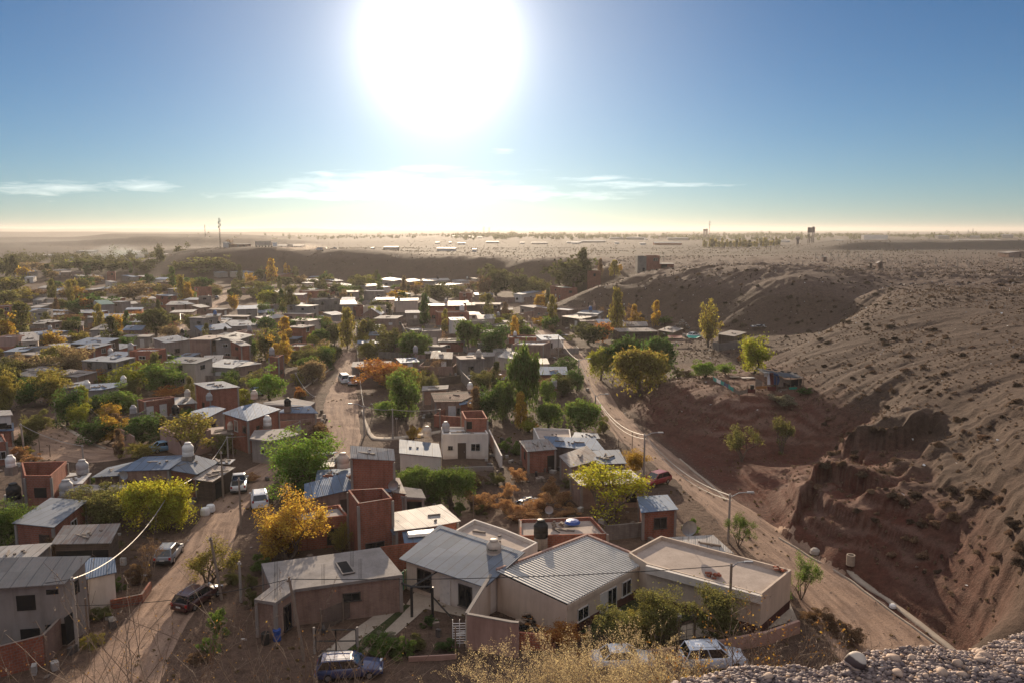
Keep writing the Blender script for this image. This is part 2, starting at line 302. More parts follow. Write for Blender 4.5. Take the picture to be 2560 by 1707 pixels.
# ------------------------------------------------------------------ object helpers
def props(o, label=None, cat=None, group=None, kind=None):
    if label: o['label'] = label
    if cat: o['category'] = cat
    if group: o['group'] = group
    if kind: o['kind'] = kind
    return o
def link(o, parent=None):
    COL.objects.link(o)
    if parent: o.parent = parent; KIDS.setdefault(parent.name, []).append(o)
    return o
KIDS = {}
class MB:
    """collects faces, builds one mesh object"""
    def __init__(s): s.v = []; s.f = []; s.mi = []; s.uv = None
    def quad(s, *p, mi=0):
        k = len(s.v); s.v += [tuple(q) for q in p]; s.f.append(tuple(range(k, k + len(p)))); s.mi.append(mi); return s
    def box(s, c, size, rz=0.0, mi=0, taper=1.0):
        x, y, z = size[0] / 2, size[1] / 2, size[2] / 2; k = len(s.v); cr, sr = math.cos(rz), math.sin(rz)
        for (a, b, e) in ((-x, -y, -z), (x, -y, -z), (x, y, -z), (-x, y, -z), (-x, -y, z), (x, -y, z), (x, y, z), (-x, y, z)):
            t = taper if e > 0 else 1.0; a *= t; b *= t
            s.v.append((c[0] + a * cr - b * sr, c[1] + a * sr + b * cr, c[2] + e))
        for f in ((0, 3, 2, 1), (4, 5, 6, 7), (0, 1, 5, 4), (1, 2, 6, 5), (2, 3, 7, 6), (3, 0, 4, 7)):
            s.f.append(tuple(k + i for i in f)); s.mi.append(mi)
        return s
    def prism(s, bottom, top, mi=0, cap=True, floor=True):
        n = len(bottom); k = len(s.v); s.v += [tuple(p) for p in bottom] + [tuple(p) for p in top]
        for i in range(n):
            j = (i + 1) % n; s.f.append((k + i, k + j, k + n + j, k + n + i)); s.mi.append(mi)
        if cap: s.f.append(tuple(k + n + i for i in range(n))); s.mi.append(mi)
        if floor: s.f.append(tuple(k + i for i in reversed(range(n)))); s.mi.append(mi)
        return s
    def tube(s, pts, r, n=5, mi=0, r2=None, cap=True):
        pts = [Vector(p) for p in pts]; k = len(s.v); m = len(pts)
        for i, p in enumerate(pts):
            d = (pts[min(i + 1, m - 1)] - pts[max(i - 1, 0)]).normalized()
            u = d.cross(Vector((0, 0, 1)) if abs(d.z) < .9 else Vector((1, 0, 0))).normalized(); w_ = d.cross(u)
            rr = r if r2 is None else r + (r2 - r) * i / (m - 1)
            for j in range(n):
                a = 2 * math.pi * j / n; s.v.append(tuple(p + (u * math.cos(a) + w_ * math.sin(a)) * rr))
        for i in range(m - 1):
            for j in range(n):
                j2 = (j + 1) % n; s.f.append((k + i * n + j, k + i * n + j2, k + (i + 1) * n + j2, k + (i + 1) * n + j)); s.mi.append(mi)
        if cap:
            s.f.append(tuple(k + j for j in range(n))); s.mi.append(mi); s.f.append(tuple(k + (m - 1) * n + j for j in reversed(range(n)))); s.mi.append(mi)
        return s
    def lathe(s, prof, n=16, c=(0, 0, 0), mi=0):
        k = len(s.v); m = len(prof)
        for (r, z) in prof:
            for j in range(n):
                a = 2 * math.pi * j / n; s.v.append((c[0] + r * math.cos(a), c[1] + r * math.sin(a), c[2] + z))
        for i in range(m - 1):
            for j in range(n):
                j2 = (j + 1) % n; s.f.append((k + i * n + j, k + i * n + j2, k + (i + 1) * n + j2, k + (i + 1) * n + j)); s.mi.append(mi)
        s.f.append(tuple(k + j for j in reversed(range(n)))); s.mi.append(mi)
        s.f.append(tuple(k + (m - 1) * n + j for j in range(n))); s.mi.append(mi)
        return s
    def mesh(s, name, mats, smooth=False):
        me = bpy.data.meshes.new(name); me.from_pydata(s.v, [], s.f)
        for m in (mats if isinstance(mats, (list, tuple)) else [mats]): me.materials.append(m)
        if any(s.mi): me.polygons.foreach_set('material_index', s.mi)
        if smooth: me.polygons.foreach_set('use_smooth', [True] * len(s.f))
        me.update(); return me
    def obj(s, name, mats, parent=None, smooth=False, loc=None):
        o = bpy.data.objects.new(name, s.mesh(name, mats, smooth))
        if loc is not None: o.location = loc
        return link(o, parent)
def empty(name, loc, rz=0.0, label=None, cat=None, group=None):
    o = bpy.data.objects.new(name, None); o.location = loc; o.rotation_euler = (0, 0, rz); o.empty_display_size = .3
    COL.objects.link(o); return props(o, label, cat, group)
def grid_mesh(name, X, Y, Z, m, colour=None, uv=None, smooth=True):
    nr, nc = X.shape; co = np.stack([X, Y, Z], -1).reshape(-1, 3)
    i = np.arange(nr * nc).reshape(nr, nc); f = np.stack([i[:-1, :-1], i[:-1, 1:], i[1:, 1:], i[1:, :-1]], -1).reshape(-1, 4)
    me = bpy.data.meshes.new(name); me.vertices.add(len(co)); me.vertices.foreach_set('co', co.ravel())
    me.loops.add(f.size); me.loops.foreach_set('vertex_index', f.ravel().astype(np.int32))
    me.polygons.add(len(f)); me.polygons.foreach_set('loop_start', np.arange(0, f.size, 4, dtype=np.int32)); me.polygons.foreach_set('loop_total', np.full(len(f), 4, dtype=np.int32))
    if smooth: me.polygons.foreach_set('use_smooth', np.ones(len(f), dtype=bool))
    if colour is not None:
        at = me.color_attributes.new('soil', 'FLOAT_COLOR', 'POINT'); at.data.foreach_set('color', np.concatenate([colour.reshape(-1, 3), np.ones((nr * nc, 1))], 1).ravel())
    if uv is not None:
        l = me.uv_layers.new(name='UVMap'); l.data.foreach_set('uv', uv.reshape(-1, 2)[f.ravel()].ravel())
    me.update(calc_edges=True); me.materials.append(m)
    return link(bpy.data.objects.new(name, me))
# ------------------------------------------------------------------ the ground, one sheet to the horizon
rr = np.concatenate([np.geomspace(.6, 6, 150)[:-1], np.geomspace(6, 44, 130)[:-1], np.geomspace(44, 330, 520)[:-1], np.geomspace(330, 2600, 240)[:-1], np.geomspace(2600, 17000, 60)])
aa = np.concatenate([np.radians(np.linspace(-80, -36, 40))[:-1], np.radians(np.linspace(-36, 36, 720))[:-1], np.radians(np.linspace(36, 80, 40))])
RR, AA = np.meshgrid(rr, aa, indexing='ij'); GX = RR * np.sin(AA); GY = RR * np.cos(AA); GZ = land(GX, GY)
TAN = np.array([.13, .083, .06]); GREY = np.array([.078, .052, .039]); RED = np.array([.105, .038, .026]); PLAT = np.array([.115, .08, .064]); YARD = np.array([.088, .058, .044]); PEB = np.array([.20, .16, .15]); BERM_SHADE = np.array([.075, .066, .06])
def blend(c, col, wgt): return c * (1 - wgt[..., None]) + col * wgt[..., None]
def soil(x, y, z):
    d = np.hypot(x, y); deg = np.degrees(np.arctan2(x, y)); c = np.zeros(x.shape + (3,)) + YARD
    c = blend(c, TAN, sstep(-.1, .35, fbm(x / 14, y / 14, 3, 81)))
    c = blend(c, GREY, sstep(.4, 3, z)); c = blend(c, PLAT, sstep(12, 13.5, z) * sstep(180, 240, d))
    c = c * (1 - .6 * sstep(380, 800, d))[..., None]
    low = (1 - sstep(4.5, 9, z + fbm(x / 7, y / 7, 3, 88) * 3)) * sstep(46, 60, y) * (1 - sstep(125, 160, y)) * sstep(19.5 - (y - 119) * .14, 22.5 - (y - 119) * .14, x)
    c = blend(c, np.array([.10, .044, .031]), .92 * low)
    red = np.exp(-(((x - 30 - (y - 90) * .1) / 15) ** 2 + ((y - 92) / 32) ** 2)) * 1.5 + .25 * fbm(x / 5, y / 5, 4, 83)
    red = red * (1 - sstep(5.0, 7.0, z)) * sstep(19.5 - (y - 119) * .14, 22.5 - (y - 119) * .14, x)
    c = blend(c, RED, np.clip(red, 0, 1))
    c = blend(c, np.array([.14, .085, .065]), sstep(46, 20, y) * (d > 8)); c = blend(c, PEB, (1 - sstep(6, 9, d)))
    dk = sstep(640, 700, y) * (1 - sstep(860, 960, y)) * sstep(215, 330, x - (y - 700) * .1)
    c = blend(c, BERM_SHADE, dk * .9)  # shade of the embankment's near face put into the soil colour
    st = np.clip(red, 0, 1) * sstep(.8, 1.6, z) * sstep(.1, .3, np.sin(z * 5.2 + fbm(x / 4, y / 4, 3, 87) * 5)) * .55
    c = blend(c, np.array([.22, .14, .11]), st)
    return np.clip(c, .02, 1)
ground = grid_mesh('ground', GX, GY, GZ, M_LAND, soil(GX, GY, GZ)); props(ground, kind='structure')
# ------------------------------------------------------------------ roads and pavements, laid as sheets over the ground
def resample(pts, n):
    P = np.array([[p[0], p[1]] for p in pts], float); s = np.concatenate([[0], np.cumsum(np.hypot(*np.diff(P, axis=0).T))])
    t = np.linspace(0, s[-1], n); X = np.interp(t, s, P[:, 0]); Y = np.interp(t, s, P[:, 1])
    for _ in range(3):
        X[1:-1] = (X[:-2] + 2 * X[1:-1] + X[2:]) / 4; Y[1:-1] = (Y[:-2] + 2 * Y[1:-1] + Y[2:]) / 4
    return X, Y, t
def strip(name, left, right, m, dz=.03, n=160, nc=14, rough=.35, thick=0.0):
    X0, Y0, t = resample(left, n); X1, Y1, _ = resample(right, n); u = np.linspace(0, 1, nc)
    e = fbm(t / 3.0, t * 0 + 2, 3, 91) * rough; g = fbm(t / 3.0, t * 0 + 8, 3, 93) * rough
    wd = np.hypot(X1 - X0, Y1 - Y0) + 1e-6; U = u[None, :] + (e / wd)[:, None] * (1 - u)[None, :] + (g / wd)[:, None] * u[None, :]
    X = X0[:, None] * (1 - U) + X1[:, None] * U; Y = Y0[:, None] * (1 - U) + Y1[:, None] * U
    Z = land(X, Y) + dz
    if thick: Z[:] = np.convolve(np.pad(np.minimum(Z.min(1), .5), 4, 'edge'), np.ones(9) / 9, 'valid')[:, None]
    Z[:, 0] -= .12 + thick; Z[:, -1] -= .12 + thick
    if thick:  # vertical kerb faces
        X[:, 0] = X[:, 1]; Y[:, 0] = Y[:, 1]; X[:, -1] = X[:, -2]; Y[:, -1] = Y[:, -2]
    o = grid_mesh(name, X, Y, Z, m, uv=np.stack([np.broadcast_to(u[None, :], X.shape), np.broadcast_to(t[:, None], X.shape)], -1), smooth=not thick)
    return props(o, kind='structure')
def gd(pts): return [at_z(*Dp(a, b), 0) for (a, b) in pts]
def gt(pts): return [at_z(*T(t, a, b), 0) for (t, a, b) in pts]
strip('road', gd([(1960, 1600), (1880, 1450), (1780, 1330), (1690, 1245), (1600, 1155), (1545, 1100), (1465, 1045), (1405, 1000), (1365, 930), (1338, 870), (1315, 815), (1262, 782), (1200, 742), (1130, 715), (1080, 700)]),
      gd([(2280, 1580), (2185, 1495), (2055, 1395), (1955, 1325), (1865, 1266), (1760, 1190), (1660, 1125), (1590, 1070), (1530, 1025), (1480, 990), (1430, 945), (1388, 880), (1350, 822), (1300, 783), (1240, 746), (1160, 715), (1090, 692)]), M_ROAD, n=320)
strip('road', gt([('I', 300, 1700), ('I', 700, 1480), ('I', 1080, 1050), ('I', 1330, 720), ('I', 1560, 480), ('I', 1680, 290), ('I', 1800, 60), ('E', 1930, 1240), ('E', 2080, 1080), ('E', 2180, 960), ('F', 60, 850), ('F', 300, 720)]),
      gt([('I', 1500, 1700), ('I', 1620, 1300), ('I', 1760, 1000), ('I', 1990, 640), ('I', 2160, 300), ('I', 2230, 50), ('E', 2330, 1240), ('F', 130, 1140), ('F', 240, 1020), ('F', 380, 900), ('F', 480, 800), ('F', 600, 720)]), M_ROAD, n=240)
strip('road', gt([('F', 250, 800), ('F', 560, 730), ('F', 650, 640), ('F', 620, 480), ('F', 600, 330), ('F', 680, 160), ('F', 760, 30), ('B', 700, 1370), ('B', 790, 1250)]),
      gt([('F', 860, 900), ('F', 960, 720), ('F', 985, 620), ('F', 960, 460), ('F', 955, 310), ('F', 930, 120), ('F', 905, 10), ('B', 915, 1400), ('B', 925, 1250)]), M_ROAD, n=240)
strip('road', gt([('E', 0, 560), ('E', 260, 490), ('E', 560, 505), ('E', 800, 640), ('E', 1000, 720), ('E', 1250, 720)]), gt([('E', 0, 900), ('E', 260, 840), ('E', 620, 880), ('E', 900, 880), ('E', 1100, 850), ('E', 1300, 800)]), M_ROAD, n=120, dz=.034)
strip('road', gt([('A', 1180, 1240), ('A', 1430, 1120), ('A', 1640, 980), ('A', 1850, 850), ('A', 2010, 760), ('A', 2030, 690)]), gt([('A', 1300, 1250), ('A', 1520, 1140), ('A', 1730, 1010), ('A', 1960, 870), ('A', 2110, 750), ('A', 2100, 680)]), M_ROAD, n=120)
strip('pavement', gt([('L', 560, 440), ('L', 760, 620), ('L', 1080, 820), ('L', 1340, 1030), ('L', 1600, 1240), ('L', 1850, 1440)]), gt([('L', 600, 440), ('L', 790, 560), ('L', 1130, 800), ('L', 1400, 1000), ('L', 1740, 1275), ('L', 1960, 1440)]), M_PAVE, dz=.16, n=100, nc=6, rough=.06, thick=.14)
strip('kerb', gt([('L', 90, 240), ('L', 320, 384), ('L', 390, 428), ('L', 760, 643), ('L', 1050, 863), ('L', 1330, 1073), ('L', 1570, 1250), ('L', 1800, 1420)]), gt([('L', 110, 238), ('L', 330, 376), ('L', 403, 420), ('L', 772, 632), ('L', 1064, 852), ('L', 1345, 1062), ('L', 1588, 1240), ('L', 1820, 1410)]), M_KERB, dz=.15, n=120, nc=5, rough=.04, thick=.14)
strip('kerb', gt([('G', 1525, 832), ('G', 1650, 945), ('G', 1800, 1070), ('G', 1950, 1210)]), gt([('G', 1555, 832), ('G', 1690, 945), ('G', 1840, 1070), ('G', 1985, 1210)]), M_KERB, dz=.12, n=60, nc=5, rough=.15, thick=.1)
strip('pavement', gt([('F', 400, 205), ('F', 560, 90), ('F', 680, 0), ('B', 690, 1400)]), gt([('F', 470, 175), ('F', 600, 75), ('F', 700, 0), ('B', 715, 1390)]), M_PAVE, dz=.14, n=60, nc=6, rough=.1, thick=.12)
strip('pavement', gt([('F', 605, 535), ('F', 610, 640), ('F', 570, 720)]), gt([('F', 640, 533), ('F', 682, 655), ('F', 640, 700)]), M_PAVE, dz=.16, n=40, nc=6, rough=.05, thick=.14)
strip('pavement', gt([('F', 960, 390), ('F', 990, 500), ('F', 1010, 600), ('F', 1050, 660), ('F', 1180, 670), ('F', 1330, 660), ('F', 1500, 640), ('F', 1690, 600)]), gt([('F', 985, 380), ('F', 1020, 490), ('F', 1070, 590), ('F', 1110, 630), ('F', 1190, 635), ('F', 1330, 620), ('F', 1500, 600), ('F', 1700, 565)]), M_PAVE, dz=.15, n=90, nc=6, rough=.05, thick=.13)
strip('pavement', gt([('E', 540, 520), ('E', 700, 630), ('E', 850, 710), ('E', 960, 745)]), gt([('E', 575, 510), ('E', 750, 610), ('E', 880, 690), ('E', 985, 735)]), M_PAVE, dz=.13, n=50, nc=6, rough=.1, thick=.11)
# ------------------------------------------------------------------ building materials
def wall_uv(nt, mode=0):
    g = nt.new('ShaderNodeNewGeometry'); P = g.outputs['Position']; N = g.outputs['True Normal']
    t = nt.new('ShaderNodeVectorMath', operation='CROSS_PRODUCT'); nt.set(t, 0, (0, 0, 1)); nt.set(t, 1, N)
    tn = nt.new('ShaderNodeVectorMath', operation='NORMALIZE'); nt.set(tn, 0, t)
    u = nt.new('ShaderNodeVectorMath', operation='DOT_PRODUCT'); nt.set(u, 0, P); nt.set(u, 1, tn)
    s = nt.new('ShaderNodeSeparateXYZ'); nt.set(s, 0, P)
    c = nt.new('ShaderNodeCombineXYZ'); nt.set(c, 0, u.outputs['Value']); nt.set(c, 1, s.outputs[2])
    return c.outputs[0], P
def streaks(nt, uv, P, c, amt=.5):
    st = nt.noise(nt.mapping(uv, (2.2, .25, 1)), 1.0, 4, .6); n = nt.noise(P, .55, 5, .6)
    c = nt.mix(amt, c, nt.ramp(st, [(.3, (.62, .58, .55)), (.5, (.95, .94, .93)), (.7, (1.1, 1.1, 1.1))]), 'MULTIPLY')
    return nt.mix(amt, c, nt.ramp(n, [(.3, (.7, .68, .66)), (.52, (1, 1, 1)), (.72, (1.12, 1.1, 1.08))]), 'MULTIPLY')
def b_brick(c1, c2, mort, bw=.34, bh=.2, ms=.018):
    def f(nt):
        uv, P = wall_uv(nt); b = nt.new('ShaderNodeTexBrick', inp={'Scale': 1.0, 'Mortar Size': ms, 'Mortar Smooth': .2, 'Bias': 0.0, 'Brick Width': bw, 'Row Height': bh})
        nt.set(b, 'Vector', uv); nt.set(b, 'Color1', c4(c1)); nt.set(b, 'Color2', c4(c2)); nt.set(b, 'Mortar', c4(mort))
        c = streaks(nt, uv, P, b.outputs[0], .85)
        oi = nt.new('ShaderNodeObjectInfo'); c = nt.mix(.8, c, nt.ramp(oi.outputs['Random'], [(0, (.75, .72, .72)), (.5, (1, 1, 1)), (1, (1.15, 1.08, 1.02))]), 'MULTIPLY')
        return princ(nt, c, .9, 0, .15, nt.m('SUBTRACT', 1.0, b.outputs['Fac']), .5, .02)
    return f
def b_plaster(col, amt=.55):
    def f(nt):
        uv, P = wall_uv(nt); n = nt.noise(P, 9, 4, .7); c = streaks(nt, uv, P, col, amt)
        s = nt.new('ShaderNodeSeparateXYZ'); nt.set(s, 0, P)
        foot = nt.m('MULTIPLY', nt.ramp(nt.m('ADD', nt.m('DIVIDE', s.outputs[2], 2.2), nt.m('MULTIPLY', nt.noise(P, 1.3, 4, .6), .35)), [(.2, 1), (.42, 0)]), .45)
        c = nt.mix(foot, c, (.30, .19, .14))
        return princ(nt, c, .9, 0, .15, n, .25, .02)
    return f
WALL = {
    'brick': mat('red_hollow_brick', b_brick((.36, .125, .075), (.29, .095, .06), (.26, .20, .17))),
    'pale': mat('pale_brick', b_brick((.36, .22, .165), (.30, .175, .135), (.30, .25, .21), .26, .1, .016)),
    'block': mat('concrete_block', b_brick((.27, .235, .205), (.235, .205, .18), (.20, .175, .155), .4, .2, .014)),
    'white': mat('white_plaster', b_plaster((.66, .60, .53), .35)),
    'cream': mat('cream_plaster', b_plaster((.58, .47, .37), .4)),
    'grey': mat('grey_plaster', b_plaster((.30, .265, .235))),
    'pink': mat('pink_plaster', b_plaster((.42, .27, .22))),
    'wood': mat('grey_wood_boards', b_brick((.17, .125, .095), (.125, .095, .075), (.06, .045, .04), 3.0, .18, .012)),
    'blue': mat('pale_blue_plaster', b_plaster((.32, .42, .50))),
}
WORD = {'brick': 'red brick', 'pale': 'pale brick', 'block': 'grey block', 'white': 'white plastered', 'cream': 'cream plastered', 'grey': 'grey plastered', 'pink': 'pinkish plastered', 'wood': 'wooden board', 'blue': 'pale blue'}
def b_sheet(col, metal=.85, rough=.4, rust=0.0, period=1.05, spots=.4):
    def f(nt):
        uv = nt.new('ShaderNodeUVMap').outputs[0]; P = geo_pos(nt); s = nt.new('ShaderNodeSeparateXYZ'); nt.set(s, 0, uv)
        fr = nt.m('FRACT', nt.m('DIVIDE', s.outputs[0], period)); seam = nt.m('LESS_THAN', nt.m('ABSOLUTE', nt.m('SUBTRACT', fr, .5)), .035)
        idn = nt.new('ShaderNodeTexWhiteNoise', noise_dimensions='2D'); cb = nt.new('ShaderNodeCombineXYZ')
        nt.set(cb, 0, nt.m('FLOOR', nt.m('ADD', nt.m('DIVIDE', s.outputs[0], period), .5))); nt.set(cb, 1, nt.m('FLOOR', nt.m('DIVIDE', s.outputs[1], 3.1))); nt.set(idn, 0, cb)
        c = nt.mix(.5, col, nt.ramp(idn.outputs[0], [(0, (.62, .62, .63)), (1, (1.12, 1.12, 1.12))]), 'MULTIPLY')
        n = nt.noise(P, .9, 5, .65); n2 = nt.noise(nt.mapping(uv, (5, .5, 1)), 1, 4, .6)
        c = nt.mix(spots, c, nt.ramp(n, [(.3, (.55, .53, .5)), (.55, (1, 1, 1))]), 'MULTIPLY')
        if rust: c = nt.mix(nt.m('MULTIPLY', nt.ramp(nt.m('ADD', n2, nt.m('MULTIPLY', nt.m('SUBTRACT', n, .5), .8)), [(.45, 0), (.6, 1)]), rust), c, (.20, .12, .085))
        c = nt.mix(nt.m('MULTIPLY', seam, .75), c, (.09, .09, .09))
        wv = nt.m('SINE', nt.m('MULTIPLY', s.outputs[0], 2 * math.pi / .19))
        return princ(nt, c, nt.m('ADD', rough, nt.m('MULTIPLY', n, .18)), metal * (1 - rust * .5), .2, nt.m('ADD', wv, nt.m('MULTIPLY', n2, 1.5)), .22, .03)
    return f
ROOF = {
    'zinc': mat('galvanised_sheet', b_sheet((.185, .21, .25), .45, .68)),
    'blue': mat('blue_grey_sheet', b_sheet((.15, .20, .28), .45, .66)),
    'rust': mat('weathered_sheet', b_sheet((.30, .275, .25), .35, .62, .6)),
    'bright': mat('bright_sheet', b_sheet((.38, .36, .335), .2, .6, .3)),
    'dark': mat('dark_sheet', b_sheet((.10, .105, .115), .3, .5)),
    'green': mat('green_sheet', b_sheet((.10, .20, .17), .3, .5)),
    'grey': mat('fibre_cement_sheet', b_sheet((.24, .225, .21), .05, .75, .15)),
    'conc': mat('roof_concrete', b_conc((.285, .255, .235), (.20, .175, .158))),
    'pinkconc': mat('roof_screed', b_conc((.40, .325, .275), (.30, .24, .20))),
    'white': mat('white_roof_membrane', b_conc((.60, .585, .57), (.42, .40, .38))),
    'tile': mat('brown_roof_tile', b_brick((.20, .125, .10), (.14, .09, .075), (.06, .045, .04), .28, .3, .03)),
}
RWORD = {'zinc': 'zinc sheet', 'blue': 'blue-grey sheet', 'rust': 'rusty sheet', 'bright': 'bright sheet', 'dark': 'dark sheet', 'green': 'green sheet', 'grey': 'grey sheet', 'conc': 'flat concrete', 'pinkconc': 'flat screeded', 'white': 'white flat', 'tile': 'brown tiled'}
def b_plain(col, rough=.8, metal=0.0, spec=.3, var=.25, sc=3.0):
    def f(nt):
        P = geo_pos(nt); n = nt.noise(P, sc, 4, .6)
        return princ(nt, nt.mix(var, col, nt.ramp(n, [(.3, (.5, .5, .5)), (.6, (1.15, 1.15, 1.15))]), 'MULTIPLY'), rough, metal, spec)
    return f
M_FRAME = mat('window_frame_paint', b_plain((.55, .52, .48), .6)); M_DARKFRAME = mat('dark_frame', b_plain((.07, .06, .055), .5))
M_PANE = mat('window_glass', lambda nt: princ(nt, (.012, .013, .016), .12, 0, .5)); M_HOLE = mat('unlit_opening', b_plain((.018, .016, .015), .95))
M_DOORW = mat('white_door_paint', b_plain((.62, .58, .53), .5)); M_DOORD = mat('dark_door', b_plain((.07, .045, .035), .6))
M_STEEL = mat('painted_black_steel', b_plain((.03, .028, .027), .5)); M_GALV = mat('galvanised_steel', b_plain((.35, .36, .37), .45, .7))
M_WOOD = mat('weathered_timber', b_plain((.20, .145, .105), .85)); M_POLEC = mat('pole_concrete', b_plain((.34, .30, .26), .9)); M_POLEW = mat('pole_timber', b_plain((.25, .195, .15), .9))
M_BASE = mat('dark_red_plinth', b_brick((.13, .05, .04), (.10, .04, .034), (.08, .05, .045), .3, .1, .012))
M_RED = mat('red_plastic', b_plain((.45, .03, .03), .5)); M_WHITEP = mat('white_plastic', b_plain((.72, .71, .69), .5)); M_BLUEP = mat('blue_plastic', b_plain((.03, .08, .30), .5)); M_GREENP = mat('green_cloth', b_plain((.05, .30, .20), .8))
# ------------------------------------------------------------------ houses
def ccw(p):
    a = sum(p[i][0] * p[(i + 1) % len(p)][1] - p[(i + 1) % len(p)][0] * p[i][1] for i in range(len(p))); return a > 0
def offset(pts, d):
    """push a polygon (counter-clockwise) outward by d"""
    n = len(pts); out = []
    for i in range(n):
        a, b, c = pts[i - 1], pts[i], pts[(i + 1) % n]
        e1 = Vector((b[0] - a[0], b[1] - a[1])).normalized(); e2 = Vector((c[0] - b[0], c[1] - b[1])).normalized()
        n1 = Vector((e1.y, -e1.x)); n2 = Vector((e2.y, -e2.x)); m = (n1 + n2)
        k = d / max(.35, (1 + n1.dot(n2))); out.append((b[0] + m.x * k, b[1] + m.y * k, b[2]))
    return out
def window_part(parent, c, u, nrm, w, h, kind='window', dark=False):
    """c: centre of the opening on the wall (relative to parent), u: along the wall, nrm: outward"""
    rz = math.atan2(u.y, u.x)
    if kind == 'hole':
        mb = MB().box((0, 0, 0), (w, .05, h)); o = mb.obj('opening', M_HOLE, parent); o.location = c + nrm * .012; o.rotation_euler = (0, 0, rz); return o
    if kind == 'door':
        mb = MB().box((0, 0, 0), (w, .09, h)); mb.box((-w / 2 - .05, 0, 0), (.1, .13, h)); mb.box((w / 2 + .05, 0, 0), (.1, .13, h)); mb.box((0, 0, h / 2 + .05), (w + .2, .13, .1))
        o = mb.obj('door', M_DOORD if dark else M_DOORW, parent); o.location = c + nrm * .02; o.rotation_euler = (0, 0, rz)
        MB().box((w * .36, 0, -.05), (.05, .16, .14)).obj('handle', M_GALV, o); return o
    mb = MB(); t = .07
    for s in (-1, 1):
        mb.box((s * (w / 2), 0, 0), (t, .12, h + t)); mb.box((0, 0, s * (h / 2)), (w + t + (.16 if s < 0 else 0), .12 if s > 0 else .2, t))
    mb.box((0, 0, 0), (t * .7, .1, h))
    o = mb.obj('window', M_DARKFRAME if dark else M_FRAME, parent); o.location = c + nrm * .03; o.rotation_euler = (0, 0, rz)
    MB().box((0, 0, 0), (w - .02, .05, h - .02)).obj('pane', M_PANE, o)
    return o
ALL_HOUSES = []
def roof_uv(o, pts):
    """corrugations run down the slope"""
    me = o.data; l = me.uv_layers.new(name='UVMap')
    A = np.array([[p[0], p[1], 1] for p in pts]); g = np.linalg.lstsq(A, np.array([p[2] for p in pts]), rcond=None)[0][:2]
    if np.hypot(*g) < .02: e = np.array([pts[1][0] - pts[0][0], pts[1][1] - pts[0][1]]); g = np.array([-e[1], e[0]])
    g = g / (np.hypot(*g) + 1e-9); a = np.array([-g[1], g[0]])
    co = np.zeros(len(me.vertices) * 3); me.vertices.foreach_get('co', co); co = co.reshape(-1, 3)
    vi = np.zeros(len(me.loops), dtype=np.int32); me.loops.foreach_get('vertex_index', vi)
    uv = np.stack([co[:, :2] @ a, co[:, :2] @ g], -1)[vi]; l.data.foreach_set('uv', uv.ravel())
